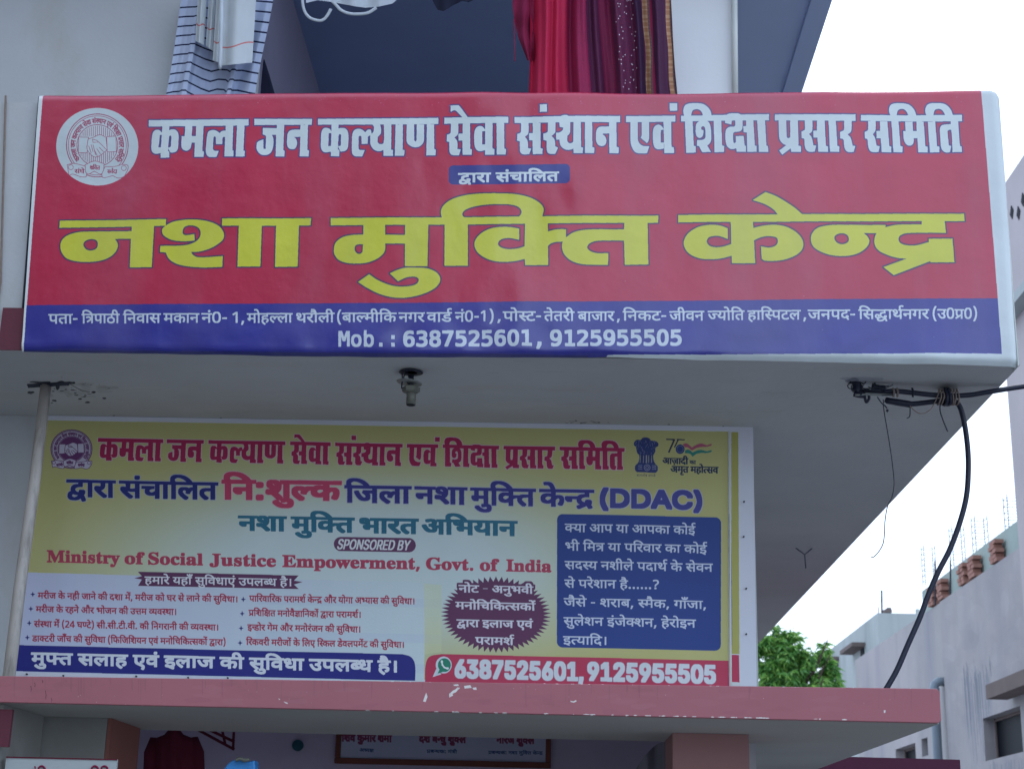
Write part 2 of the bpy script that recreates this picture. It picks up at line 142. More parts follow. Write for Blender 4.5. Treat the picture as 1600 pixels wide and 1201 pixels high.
"470,218 0,-70~ -91,-68~ -67,0 -86,0~ -134,128~ -63,148 71,26 43,-106~ 100,-123~ 62,0 38,0~ 48,35~ 0,39 0,37~ -41,58~ -32,25 -27,-5~ -31,-1 -5,70 68,2~ 57,44~ 0,37 0,36~ -47,32~ -31,0 -37,0~ -60,-20~ -34,-17 -25,69 26,14~ 77,24~ 49,0 78,0~ 83,-78~ 0,-59 0,-78~ -67,-42 11,-10~ 9,-10 38,-5~ 36,0 32,0~ 50,6~ 26,7 0,188 -73,0 0,71 517,0 0,-71 -104,0 0,-551 -81,0 0,551 -178,0 0,-551 -81,0 0,290 -24,-6~ -46,-5~ -26,0 -17,0~ -26,3 15,-30~/844,615 -27,40~ -45,37~ -43,11~ -26,0 -20,0~ -42,-12~ -20,-9 -26,69 23,10~ 50,12~ 29,0 45,0~ 70,-43~ 24,-38 4,2 -20,52~ -38,57~ -44,24~ -31,0 -24,0~ -32,-8~ -14,-6 -23,69 39,14~ 52,0 54,0~ 79,-51~ 63,-123~ 28,-107",
"341,-12 -46,40~ -78,80~ -47,86~ 0,48 0,28~ 24,45~ 16,14 -172,-2 0,72 473,0 0,152 -511,0 0,71 696,0 0,-71 -104,0 0,-551 -81,0 0,328 -116,0 -49,0~ -53,-12~ -19,-17 -23,-20~ 0,-42 0,-49~ 74,-91~ 70,-57",
"255,464 13,0~ 39,-3~ 37,-4~ 10,-3 -5,-73 -19,4~ -48,6~ -23,0 -62,0~ -70,-54~ 0,-50 0,-51~ 64,-48~ 49,0 44,0~ 85,45~ 31,41 -14,36~ -6,43 62,13~ 60,47~ 0,44 0,28~ -23,48~ -14,18 -465,0 0,71 937,0 0,-71 -104,0 0,-551 -81,0 0,179 -28,-18~ -78,-29~ -51,0 -49,0~ -78,38~ -28,34 -24,-22~ -57,-39~ -75,-25~ -51,0 -52,0~ -85,42~ -50,75~ 0,51 0,86~ 115,92~/471,301 20,-49~ 61,-49~ 49,0 50,0~ 74,42~ 27,29 0,277 -199,0 29,-52~ 0,-54 0,-108~",
"380,42 -54,-54 -56,49~ -99,100~ -76,88~ -22,31 -22,31~ -11,36~ 0,17 0,19~ 30,34~ 34,0 25,0~ 37,-23~ 15,-20 21,19~ 15,59~ 0,30 0,30~ -9,48~ -7,15 -201,0 0,71 494,0 26,10~ 32,0 41,0~ 75,-35~ 48,-72~ 0,-56 0,-74~ -80,-92~ -74,-29 23,-36~ 58,-35~ 51,0 52,0~ 74,40~ 32,32 0,276 -82,0 0,71 266,0 0,-71 -103,0 0,-551 -81,0 0,180 -29,-19~ -80,-29~ -55,0 -69,0~ -106,65~ -29,62 -48,-8~ -56,0 -42,0~ -93,15~ -33,11 -20,-13~ -25,-11 41,-52~ 111,-110~/369,322 41,0~ 69,6~ 40,9 63,21~ 53,64~ 0,45 0,50~ -47,51~ -37,0 -25,0~ -32,-24~ 0,-23 0,-51~ 81,-9 -8,-70 -65,9~ -76,61~ 0,58 0,17~ 4,15 -149,0 7,-17~ 10,-46~ 0,-30 0,-42~ -19,-62~ -17,-21 52,-11~",
"47,76 171,186 49,53~ 69,84~ 38,82~ 0,49 0,57~ -64,62~ -51,0 -46,0~ -75,-38~ -34,-29 -50,58 39,35~ 103,49~ 64,0 94,0~ 110,-102~ 0,-89 0,-55~ -44,-98~ -77,-96~ -50,-53 -137,-146 0,-4 336,0 0,-81 -445,0",
"341,160 -330,0 0,78 324,480 92,0 0,-477 104,0 0,-81 -104,0 0,-160 -86,0/341,241 0,174 0,37~ 3,81~ 3,71~ 0,22 -4,0 -7,-19~ -26,-52~ -11,-17 -201,-297",
"251,146 -93,0~ -44,59 -17,23~ -18,70~ 0,54 0,199 -79,0 0,71 481,0 0,-71 -61,0 0,-230 0,-42~ -17,-58~ -18,-23 -21,-25~ -66,-27~/249,217 52,0~ 20,32 11,17~ 7,44~ 0,43 0,198 -179,0 0,-198 0,-39~ 8,-46~ 10,-17 11,-16~ 33,-18~",
"72,54 0,37~ 36,30~ 25,0 26,0~ 37,-30~ 0,-37 0,-36~ -37,-32~ -26,0 -25,0~ -36,32~",
"460,551 0,-202 25,24~ 58,26~ 35,0 65,0~ 82,-83~ 0,-77 0,-46~ -30,-104~ -35,-50 -72,41 25,32~ 32,84~ 0,41 0,47~ -40,46~ -35,0 -53,0~ -57,-73 0,-257 -81,0 0,193 -24,-19~ -64,-28~ -43,0 -40,0~ -64,29~ -19,22 -25,29~ -21,71~ 0,57 0,197 -79,0 0,71 786,0 0,-71/160,551 0,-191 0,-55~ 12,-48~ 16,-17 20,-23~ 40,0 41,0~ 64,34~ 26,27 0,273",
"0,622 363,0 0,-71 -363,0/45,242 0,35~ 27,56~ 21,18 29,25~ 82,23~ 68,0 108,0 0,-71 -89,0 -61,0~ -61,-12~ -19,-17 -24,-19~ 0,-43 0,-49~ 74,-91~ 71,-57 -54,-52 -46,40~ -79,80~ -47,86~",
"170,551 0,-551 -81,0 0,551 -89,0 0,71 273,0 0,-71/90,615 -21,79~ -41,91~ -50,38~ -34,0 -22,0~ -34,-9~ -14,-5 -24,73 39,14~ 52,0 54,0~ 79,-51~ 63,-123~ 28,-107/146,821 0,24~ 33,34~ 22,0 23,0~ 33,-34~ 0,-24 0,-24~ -33,-34~ -23,0 -22,0~ -33,34~",
"332,250 0,-37 0,-33~ -29,-29~ -20,0 -19,0~ -42,25~ -36,39~ -22,44~ 0,19 0,18~ 27,25~ 33,0 29,0 0,105 0,47~ -10,50~ -11,15 -20,30~ -43,0 -27,0~ -28,-26~ 0,-21 0,-28~ 47,-30~ 57,-3 -8,-71 -75,6~ -89,61~ 0,64 0,59~ 76,53~ 52,0 37,0~ 58,-21~ 22,-25 18,-19~ 23,-68~ 0,-62 0,-116 201,0 0,-71/402,622 52,0 0,-71 -52,0",
"623,551 0,-551 -81,0 0,325 -31,-15~ -71,-17~ -50,0 -50,0~ -83,20~ -32,13 -47,-29~ -50,-53~ 0,-36 0,-20~ 20,-41~ 52,-27~ 47,0 11,0~ 11,1 -6,18~ 0,18 0,32~ 40,27~ 25,0 41,0~ 44,-52~ 0,-28 0,-28~ -25,-32~ -23,-10 18,-23~ 38,-41~ 27,-26 -58,-41 -27,31~ -49,61~ -16,26 -12,-2~ -28,-1~ -13,0 -59,0~ -90,41~ -50,71~ 0,43 0,55~ 69,73~ 49,28 -44,29~ -46,71~ 0,46 0,53~ 81,72~ 76,0 62,0~ 89,-58~ 0,-59 0,-48~ -46,-66~ -41,-28 19,-5~ 43,-4~ 22,0 46,0~ 79,21~ 38,26 0,140 -89,0 0,71 274,0 0,-71/153,502 0,-33~ 42,-53~ 33,-17 75,49~ 0,58 0,24~ -34,36~ -40,0 -34,0~ -42,-34~",
"268,224 0,47~ -85,74~ -96,29 24,67 360,0 0,110 -471,0 0,71 656,0 0,-71 -104,0 0,-551 -81,0 0,370 -145,0 -34,0~ -46,3~ -13,2 60,-31~ 54,-78~ 0,-48 0,-51~ -57,-66~ -45,-13 28,-16~ 74,-31~ 34,-10 -33,-70 -50,20~ -98,60~ -41,32 -54,2~ -70,26~ 0,35 0,23~ 27,29~ 26,0 21,0~ 43,-20~ 31,-26 40,5~ 45,46~",
"271,222 -29,0~ -58,-14~ -23,-11 -47,28~ -64,76~ 0,51 0,28~ 20,40~ 17,13 23,17~ 62,15~ 49,0 93,0 0,86 -314,0 0,71 505,0 0,-71 -110,0 0,-157 -184,0 -31,0~ -26,-6~ -9,-7 -15,-12~ 0,-22 0,-24~ 28,-33~ 16,-13 46,17~ 55,0 74,0~ 98,-75~ 0,-65 0,-65~ -83,-75~ -75,-10 29,-12~ 63,-22~ 34,-10 -33,-70 -57,26~ -104,57~ -45,28 -59,3~ -69,29~ 0,32 0,22~ 27,29~ 26,0 20,0~ 43,-21~ 30,-25 14,-2~ 11,0 70,0~ 77,41~ 0,44 0,33~ -49,36~",
"153,234 -24,0~ -54,42~ -38,60~ 0,28 0,23~ 27,28~ 34,0 280,0 7,10~ 11,8 23,17~ 62,15~ 49,0 93,0 0,86 -623,0 0,71 814,0 0,-71 -110,0 0,-157 -184,0 -31,0~ -26,-6~ -9,-7 -15,-12~ 0,-22 0,-24~ 28,-33~ 16,-13 46,17~ 55,0 74,0~ 98,-75~ 0,-65 0,-67~ -98,-87~ -99,0 -98,0~ -155,88~ -59,70 61,49 57,-68~ 119,-65~ 75,0 116,0~ 0,78 0,35~ -49,35~ -46,0 -29,0~ -58,-14~ -23,-11 -45,27~ -63,72~ -3,48 -154,0 0,-54 0,-28~ -29,-28~",
"626,551 -166,0 0,-214 23,15~ 53,16~ 40,0 64,0 0,-71 -52,0 -46,0~ -52,-14~ -30,-26 0,-257 -81,0 0,193 -23,-19~ -64,-28~ -44,0 -40,0~ -64,29~ -19,22 -25,29~ -21,71~ 0,57 0,197 -79,0 0,71 626,0/160,551 0,-191 0,-55~ 12,-48~ 16,-17 20,-23~ 40,0 42,0~ 63,35~ 26,27 0,272",
"470,218 0,-70~ -91,-68~ -67,0 -86,0~ -134,128~ -63,148 71,26 43,-106~ 100,-123~ 62,0 38,0~ 48,35~ 0,39 0,37~ -41,58~ -32,25 -27,-5~ -31,-1 -5,70 68,2~ 57,44~ 0,37 0,36~ -47,32~ -31,0 -37,0~ -60,-20~ -34,-17 -25,69 26,14~ 77,24~ 49,0 78,0~ 83,-78~ 0,-59 0,-78~ -67,-42 11,-10~ 9,-10 38,-5~ 36,0 32,0~ 50,6~ 26,7 0,188 -73,0 0,71 517,0 0,-71 -104,0 0,-551 -81,0 0,551 -178,0 0,-551 -81,0 0,290 -24,-6~ -46,-5~ -26,0 -17,0~ -26,3 15,-30~",
"271,222 -29,0~ -58,-14~ -23,-11 -47,28~ -64,76~ 0,51 0,28~ 20,40~ 17,13 23,17~ 62,15~ 49,0 93,0 0,86 -314,0 0,71 505,0 0,-71 -110,0 0,-157 -184,0 -31,0~ -26,-6~ -9,-7 -15,-12~ 0,-22 0,-24~ 28,-33~ 16,-13 46,17~ 55,0 74,0~ 98,-75~ 0,-65 0,-65~ -83,-75~ -75,-10 29,-12~ 63,-22~ 34,-10 -33,-70 -57,26~ -104,57~ -45,28 -59,3~ -69,29~ 0,32 0,22~ 27,29~ 26,0 20,0~ 43,-21~ 30,-25 14,-2~ 11,0 70,0~ 77,41~ 0,44 0,33~ -49,36~/293,615 -21,35~ -29,76~ 0,36 0,67~ 89,67~ 66,0 32,0~ 54,-13~ 20,-11 -22,-66 -17,9~ -38,12~ -22,0 -40,0~ -42,-45~ 0,-35 0,-33~ 27,-63~ 25,-36",
"190,202 0,18 0,38~ 14,55~ 37,50~ 32,27 31,27~ 39,42~ 18,48~ 0,34 0,47~ -57,58~ -54,0 -40,0~ -74,-25~ -34,-17 -31,71 40,20~ 92,29~ 47,0 91,0~ 105,-96~ 0,-86 0,-43~ -23,-64~ -47,-54~ -35,-31 -33,-29~ -36,-41~ -14,-40~ 0,-29 0,-9/167,54 0,38~ 36,30~ 26,0 26,0~ 36,-30~ 0,-38 0,-36~ -36,-32~ -26,0 -26,0~ -36,32~",
"668,189 -35,0~ -47,35~ 0,31 0,27~ 15,15 -21,0 -46,0~ -52,-20~ -30,-24 0,-253 -81,0 0,174 -24,-20~ -71,-36~ -50,0 -47,0~ -83,38~ -50,77~ 0,57 0,80~ 110,94~ 88,0 23,0~ 57,-7~ 15,-3 -6,-73 -16,4~ -49,6~ -19,0 -58,0~ -64,-52~ 0,-47 0,-53~ 61,-51~ 40,0 44,0~ 69,42~ 30,30 0,291 -371,0 0,71 562,0 0,-71 -110,0 0,-217 22,15~ 54,19~ 39,0 49,0 0,-61 14,7~ 20,0 18,0~ 39,-15~ 30,-23 50,16~ 64,86~ 0,65 0,56~ -59,67~ -47,0 -31,0~ -30,-27~ 0,-23 0,-15~ 19,-35~ 57,-24~ 56,-2 -17,-70 -94,6~ -93,83~ 0,58 0,51~ 71,64~ 67,0 47,0~ 82,-43~ 51,-85~ 0,-64 0,-69~ -69,-117~ -61,-33 45,-39~ 84,-95~ 31,-44 -64,-44 -51,72~ -83,93~ -37,30 -27,-5~/1137,551 0,-551 -81,0 0,551 -89,0 0,71 274,0 0,-71",
"653,551 0,-551 -81,0 0,370 -137,0 -41,0~ -16,3 36,-30~ 44,-80~ 0,-45 0,-46~ -41,-62~ -67,-30~ -40,0 -53,0~ -96,61~ -88,141~ -42,119 71,25 46,-134~ 100,-139~ 58,0 32,0~ 41,34~ 0,40 0,44~ -61,78~ -45,28 29,64 270,0 0,110 -572,0 0,71 757,0 0,-71/223,-55 0,24~ 33,34~ 22,0 23,0~ 32,-34~ 0,-24 0,-25~ -32,-33~ -23,0 -22,0~ -33,33~",
"27,-233 -25,-13~ -67,-22~ -41,0 -75,0~ -85,79~ 0,63 0,56~ 89,83~ 88,5 7,-66 -58,-7~ -52,-44~ 0,-33 0,-34~ 50,-31~ 31,0 32,0~ 47,15~ 34,18",
"634,551 0,-551 -81,0 0,551 -133,0 0,-230 0,-42~ -17,-58~ -18,-23 -21,-25~ -66,-27~ -47,0 -93,0~ -44,59 -17,23~ -18,70~ 0,54 0,199 -79,0 0,71 737,0 0,-71/249,217 52,0~ 20,32 11,17~ 7,44~ 0,43 0,198 -179,0 0,-198 0,-39~ 8,-46~ 10,-17 11,-16~ 33,-18~",
"918,551 -104,0 0,-551 -81,0 0,150 -31,-20~ -73,-27~ -58,0 -77,0~ -95,81~ 0,67 0,27~ 18,50~ 19,20 -47,18~ -59,71~ 0,56 0,60~ 82,79~ 63,0 53,0~ 71,-56~ 0,-45 0,-47~ -40,-41 -61,39 11,10~ 9,23~ 0,11 0,15~ -20,27~ -26,0 -28,0~ -40,-44~ 0,-35 0,-32~ 31,-39~ 49,-18~ 27,-3 30,8~ 35,0 11,0~ 27,-2~ 7,-1 -7,-70 -6,1~ -17,0~ -5,0 -50,0~ -57,-41~ 0,-38 0,-41~ 57,-40~ 44,0 53,0~ 74,43~ 26,29 0,306 -62,0 0,71 247,0/0,622 303,0 0,-71 -303,0/205,298 0,-54 0,-28~ -29,-28~ -23,0 -24,0~ -54,42~ -38,60~ 0,28 0,23~ 27,28~ 34,0 282,0 0,-71",
"482,178 -37,-31~ -91,-44~ -71,0 -77,0~ -95,81~ 0,67 0,27~ 18,50~ 19,20 -47,18~ -59,71~ 0,56 0,60~ 82,79~ 63,0 53,0~ 71,-56~ 0,-45 0,-47~ -40,-41 -61,39 11,10~ 9,23~ 0,11 0,15~ -20,27~ -26,0 -28,0~ -40,-44~ 0,-35 0,-32~ 31,-39~ 49,-18~ 27,-3 30,8~ 35,0 11,0~ 27,-2~ 7,-1 -7,-70 -6,1~ -17,0~ -5,0 -50,0~ -57,-41~ 0,-38 0,-41~ 57,-40~ 44,0 53,0~ 74,44~ 26,28",
"125,296 0,80~ 32,174~ 57,162~ 36,60 86,0 -38,-77~ -55,-166~ -29,-161~ 0,-72 0,-65~ 26,-132~ 54,-148~ 42,-87 -86,0 -62,106~ -63,219~",
"315,0 -176,0 0,82 170,0 89,0~ 117,68~ 57,127~ 0,88 0,88~ -57,125~ -113,68~ -84,0 -183,0 0,82 189,0 107,0~ 151,-87~ 80,-163~ 0,-113 0,-114~ -81,-163~ -155,-88~/181,728 0,-728 -93,0 0,728",
"25,0 265,728 107,0 268,-728 -98,0 -154,432 -15,40~ -37,119~ -27,93 18,0 -27,-94~ -38,-121~ -13,-37 -150,-432/158,203 0,81 374,0 0,-81",
"382,-10 -93,0~ -146,91~ -83,167~ 0,115 0,116~ 83,167~ 146,91~ 93,0 56,0~ 98,-32~ 78,-62~ 52,-88~ 10,-56 -93,0 -8,37~ -37,57~ -55,39~ -65,19~ -36,0 -65,0~ -106,-66~ -61,-128~ 0,-94 0,-92~ 62,-129~ 105,-66~ 65,0 36,0~ 65,20~ 55,39~ 37,57~ 8,37 93,0 -9,-56~ -53,-88~ -78,-62~ -98,-33~",
"55,-136 43,89~ 54,149~ 25,132~ 0,62 0,72~ -30,161~ -54,166~ -38,77 85,0 37,-60~ 57,-162~ 32,-175~ 0,-79 0,-108~ -65,-220~ -61,-104",
"324,-10 -67,0~ -105,62~ -59,109~ 0,70 0,52~ 45,115~ 58,87 165,243 100,0 -243,-355 -9,0 10,20~ 37,34~ 51,20~ 29,0 66,0~ 98,-55~ 55,-100~ 0,-68 0,-68~ -60,-105~ -104,-61~/324,70 42,0~ 64,40~ 37,69~ 0,45 0,46~ -37,68~ -64,39~ -42,0 -42,0~ -65,-38~ -36,-68~ 0,-45 0,-46~ 36,-70~ 65,-40~",
"310,-10 -66,0~ -110,46~ -69,87~ -4,61 95,0 4,-37~ 42,-50~ 68,-25~ 41,0 44,0~ 72,30~ 41,60~ 0,44 0,39~ -36,66~ -80,41~ -66,0 -60,0 0,74 184,214 0,6 -313,0 0,82 435,0 0,-68 -229,-264 0,15 79,8~ 116,-54~ 63,-99~ 0,-61 0,-62~ -65,-98~ -113,-55~",
"324,-10 -74,0~ -113,52~ -63,92~ 0,59 0,46~ 37,79~ 65,53~ 40,7 0,4 -53,14~ -62,90~ 0,58 0,56~ 57,87~ 101,50~ 65,0 64,0~ 100,-50~ 58,-87~ 0,-56 0,-58~ -63,-90~ -51,-14 0,-4 39,-7~ 65,-53~ 38,-79~ 0,-46 0,-59~ -64,-92~ -113,-52~/324,71 48,0~ 70,32~ 39,57~ 0,38 0,41~ -41,62~ -71,35~ -45,0 -46,0~ -71,-35~ -41,-62~ 0,-41 0,-38~ 38,-57~ 71,-32~/324,414 38,0~ 60,31~ 35,55~ 0,37 0,37~ -34,53~ -60,30~ -39,0 -40,0~ -60,-30~ -34,-53~ 0,-37 0,-37~ 34,-55~ 61,-31~",
"139,0 323,640 0,6 -373,0 0,82 470,0 0,-87 -323,-641",
"315,-10 -64,0~ -101,51~ -61,87~ -2,56 90,0 3,-33~ 38,-50~ 61,-29~ 36,0 44,0~ 69,41~ 39,72~ 0,46 0,47~ -41,74~ -71,43~ -45,0 -34,0~ -69,-22~ -22,-17 -87,11 43,361 383,0 0,-82 -305,0 -25,-212 4,0 23,18~ 68,24~ 38,0 49,0~ 85,-36~ 62,-66~ 35,-89~ 0,-53 0,-69~ -63,-110~ -109,-63~",
"92,0 0,67 242,262 41,44~ 53,66~ 28,61~ 0,33 0,38~ -37,56~ -61,30~ -39,0 -42,0~ -61,-34~ -33,-61~ 0,-41 -89,0 0,64~ 60,98~ 102,54~ 65,0 65,0~ 100,-54~ 57,-92~ 0,-57 0,-39~ -28,-75~ -71,-95~ -65,-68 -159,-170 0,-5 336,0 0,-82",
"324,-10 -81,0~ -114,88~ -60,167~ 0,118 0,118~ 61,167~ 114,89~ 80,0 81,0~ 114,-89~ 60,-167~ 0,-118 0,-118~ -59,-167~ -114,-88~/324,71 53,0~ 75,69~ 38,131~ 0,92 0,94~ -38,130~ -75,70~ -53,0 -53,0~ -74,-70~ -39,-130~ 0,-94 0,-92~ 39,-131~ 74,-69~",
"110,0 0,78 450,0 0,-78/396,728 0,-728 -91,0 0,642 -5,0 -176,-131 0,100 158,117",
"53,-175 43,277 100,0 -76,-277",
"324,737 67,0~ 105,-61~ 59,-109~ 0,-70 0,-52~ -45,-116~ -58,-86 -165,-243 -100,0 243,355 9,0 -10,-21~ -37,-33~ -51,-20~ -29,0 -66,0~ -99,55~ -54,100~ 0,68 0,68~ 60,105~ 104,60~/324,658 -42,0~ -64,-40~ -37,-70~ 0,-44 0,-46~ 37,-69~ 64,-39~ 42,0 42,0~ 65,39~ 36,69~ 0,44 0,45~ -36,71~ -65,40~",
"321,-13 -79,0~ -116,51~ -65,91~ -4,61 95,0 4,-41~ 48,-53~ 74,-26~ 43,0 49,0~ 79,33~ 46,58~ 0,39 0,35~ -40,44~ -65,28~ -39,11 -88,25 -88,25~ -98,92~ 0,73 0,61~ 67,93~ 113,50~ 70,0 72,0~ 110,-50~ 64,-88~ 2,-55 -91,0 -6,53~ -89,58~ -65,0 -47,0~ -70,-30~ -40,-54~ 0,-34 0,-38~ 48,-46~ 65,-26~ 26,-8 73,-20 29,-7~ 71,-28~ 64,-45~ 42,-70~ 0,-51 0,-59~ -62,-96~ -118,-56~",
"88,0 0,728 249,0 85,0~ 110,-62~ 53,-105~ 0,-65 0,-65~ -53,-105~ -110,-63~ -85,0 -176,0 0,82 172,0 58,0~ 70,39~ 32,69~ 0,43 0,43~ -32,68~ -71,39~ -58,0 -151,0 0,-646",
"383,-10 -93,0~ -146,91~ -84,167~ 0,115 0,116~ 84,167~ 146,91~ 93,0 93,0~ 146,-91~ 83,-167~ 0,-116 0,-115~ -83,-167~ -146,-91~/383,76 65,0~ 105,66~ 62,129~ 0,92 0,94~ -62,128~ -105,66~ -65,0 -66,0~ -105,-66~ -62,-128~ 0,-94 0,-92~ 62,-128~ 105,-67~",
"88,0 0,728 109,0 296,-466 12,-18~ 33,-56~ 39,-72~ 18,-40 -13,0 -4,42~ -4,76~ -1,65~ 0,22 0,447 93,0 0,-728 -111,0 -263,414 -19,29~ -36,61~ -47,83~ -35,62 17,0 3,-54~ 4,-92~ 2,-68~ 0,-20 0,-415",
"88,0 0,728 249,0 85,0~ 110,-59~ 53,-101~ 0,-65 0,-65~ -53,-100~ -110,-56~ -85,0 -197,0 0,83 193,0 58,0~ 69,33~ 33,62~ 0,43 0,43~ -33,64~ -70,36~ -58,0 -151,0 0,-646/506,0 -176,328 105,0 178,-328",
"88,0 0,728 443,0 0,-82 -350,0 0,-238 326,0 0,-82 -326,0 0,-244 355,0 0,-82",
"88,0 0,728 258,0 76,0~ 99,-53~ 48,-87~ 0,-53 0,-47~ -33,-61~ -54,-36~ -32,-9 0,-7 34,-2~ 68,-43~ 46,-79~ 0,-57 0,-55~ -51,-88~ -107,-51~ -86,0/181,82 171,0 85,0~ 71,65~ 0,48 0,36~ -37,62~ -68,37~ -47,0 -175,0/181,408 160,0 39,0~ 63,31~ 37,56~ 0,38 0,47~ -65,66~ -71,0 -163,0",
"293,0 0,298 -268,430 108,0 144,-235 24,-40~ 38,-72~ 20,-54 -37,0 20,55~ 38,73~ 23,38 143,235 107,0 -267,-430 0,-298",
"42,729 132,0 126,-371 127,371 132,0 0,-729 -91,0 0,644 -130,-384 -75,0 -130,384 0,-644 -91,0",
"301,484 -69,0~ -70,-107~ 0,-104 0,-104~ 70,-107~ 69,0 69,0~ 70,107~ 0,104 0,104~ -70,107~/301,560 114,0~ 120,-147~ 0,-140 0,-140~ -120,-147~ -114,0 -114,0~ -120,147~ 0,140 0,140~ 120,147~",
"448,273 0,104~ -66,107~ -65,0 -66,0~ -67,-107~ 0,-104 0,-104~ 67,-107~ 66,0 65,0~ 66,106~/184,477 22,40~ 75,43~ 50,0 99,0~ 113,-152~ 0,-133 0,-135~ -114,-154~ -99,0 -49,0~ -74,42~ -23,41 0,-69 -90,0 0,760 90,0",
"239,149 123,0 0,-149 -123,0",
"239,519 123,0 0,-148 -123,0/239,149 123,0 0,-149 -123,0",
"484,713 0,-91 -31,18~ -69,19~ -38,0 -94,0~ -96,-141~ 0,-137 23,49~ 83,52~ 54,0 105,0~ 116,-129~ 0,-119 0,-118~ -119,-130~ -108,0 -127,0~ -118,182~ 0,196 0,184~ 142,194~ 135,0 36,0~ 72,-15~/308,405 -63,0~ -72,-91~ 0,-80 0,-80~ 72,-91~ 63,0 66,0~ 66,86~ 0,85 0,85~ -66,86~",
"379,390 72,-19~ 76,-97~ 0,-73 0,-100~ -135,-115~ -120,0 -50,0~ -105,18~ -50,18 0,98 50,-26~ 96,-25~ 48,0 81,0~ 87,73~ 0,69 0,63~ -87,75~ -74,0 -75,0 0,81 75,0 68,0~ 76,60~ 0,53 0,56~ -71,60~ -65,0 -44,0~ -92,-19~ -51,-20 0,91 59,16~ 92,15~ 36,0 106,0~ 128,-107~ 0,-88 0,-60~ -67,-80~",
"301,346 -66,0~ -72,-74~ 0,-67 0,-67~ 73,-75~ 65,0 66,0~ 72,74~ 0,68 0,67~ -73,74~/215,387 -63,16~ -71,88~ 0,62 0,87~ 118,102~ 102,0 102,0~ 118,-102~ 0,-87 0,-62~ -71,-88~ -63,-16 73,-16~ 78,-98~ 0,-77 0,-99~ -126,-111~ -111,0 -112,0~ -125,111~ 0,98 0,78~ 78,98~/179,544 0,-59~ 63,-61~ 59,0 59,0~ 63,61~ 0,59 0,60~ -62,62~ -60,0 -59,0~ -63,-63~",
"68,729 459,0 0,-42 -261,-687 -103,0 254,646 -349,0",
"101,729 369,0 0,-83 -279,0 0,-179 21,8~ 42,7~ 22,0 113,0~ 133,-134~ 0,-114 0,-115~ -139,-133~ -121,0 -58,0~ -96,15~ -38,16 0,100 45,-24~ 91,-24~ 47,0 81,0~ 89,86~ 0,79 0,78~ -91,87~ -82,0 -40,0~ -75,-18~ -34,-18",
"182,83 335,0 0,-83 -443,0 0,83 92,96~ 136,148~ 26,30 49,60~ 34,73~ 0,39 0,61~ -72,69~ -62,0 -45,0~ -97,-32~ -55,-33 0,100 50,24~ 98,24~ 47,0 107,0~ 130,-114~ 0,-92 0,-47~ -43,-93~ -49,-57 -27,-32~ -104,-112~",
"301,742 116,0~ 120,-191~ 0,-187 0,-187~ -120,-191~ -116,0 -117,0~ -119,191~ 0,187 0,187~ 119,191~/301,664 -69,0~ -68,-148~ 0,-152 0,-152~ 68,-148~ 69,0 69,0~ 68,148~ 0,152 0,152~ -68,148~",
"132,83 153,0 0,557 -165,-37 0,90 164,36 99,0 0,-646 151,0 0,-83 -402,0",
"245,148 123,0 0,-101 -96,-187 -75,0 48,187",
"291,323 63,0~ 72,91~ 0,80 0,80~ -72,91~ -63,0 -65,0~ -67,-86~ 0,-85 0,-85~ 66,-86~/115,15 0,91 31,-18~ 69,-19~ 38,0 94,0~ 96,141~ 0,137 -23,-49~ -83,-52~ -54,0 -105,0~ -116,130~ 0,119 0,118~ 119,129~ 108,0 127,0~ 118,-182~ 0,-196 0,-184~ -142,-194~ -135,0 -36,0~ -72,15~",
"21,0 0,26 50,2~ 41,38~ 0,52 0,451 0,33~ -14,34~ -39,15~ -37,2 0,25 253,0 197,-466 197,466 250,0 0,-25 -48,-4~ -37,-38~ 0,-48 0,-436 0,-42~ 14,-43~ 36,-15~ 34,-1 0,-26 -329,0 0,26 36,3~ 38,16~ 14,41~ 0,38 0,470 -248,-594 -27,0 -245,579 0,-460 0,-57~ 42,-36~ 53,0 0,-26",
"150,539 -32,0~ -43,43~ 0,32 0,32~ 43,44~ 32,0 32,0~ 43,-44~ 0,-32 0,-32~ -44,-43~/27,0 0,24 30,2~ 21,24~ 0,33 0,292 0,37~ -17,24~ -31,1 1,25 190,0 0,-379 0,-31~ 18,-26~ 29,-2 0,-24",
"27,0 0,24 29,1~ 22,26~ 0,32 0,294 0,31~ -20,29~ -30,1 0,24 192,0 0,-64 55,76~ 87,0 130,0~ 0,-159 0,-232 0,-31~ 20,-27~ 29,-1 0,-24 -240,0 0,24 7,0 42,0~ 0,59 0,240 0,41~ -18,40~ -30,0 -47,0~ -35,-54 0,-267 0,-31~ 19,-27~ 29,-1 0,-24",
"225,-15 -40,0~ -56,24 -9,4~ -11,0 -24,0~ -9,-26 -23,0 0,170 26,0 14,-63~ 72,-72~ 44,0 37,0~ 40,35~ 0,30 0,42~ -54,27 -73,37 -52,26~ -52,66~ 0,43 0,63~ 83,84~ 72,0 16,0~ 42,-9~ 28,-8 5,-1~ 12,-3~ 4,0 17,0~ 9,21 20,0 0,-145 -23,0 -16,54~ -63,57~ -39,0 -32,0~ -34,-31~ 0,-24 0,-24~ 31,-32~ 31,-15 67,-33 51,-25~ 47,-63~ 0,-53 0,-72~ -87,-84~",
"184,-14 -60,0~ -52,59~ 0,61 0,309 -42,0 0,31 60,57~ 82,93~ 20,35 23,0 0,-169 94,0 0,-47 -94,0 0,-293 0,-31~ 15,-31~ 20,0 35,0~ 22,51 24,-13 -46,-112~",
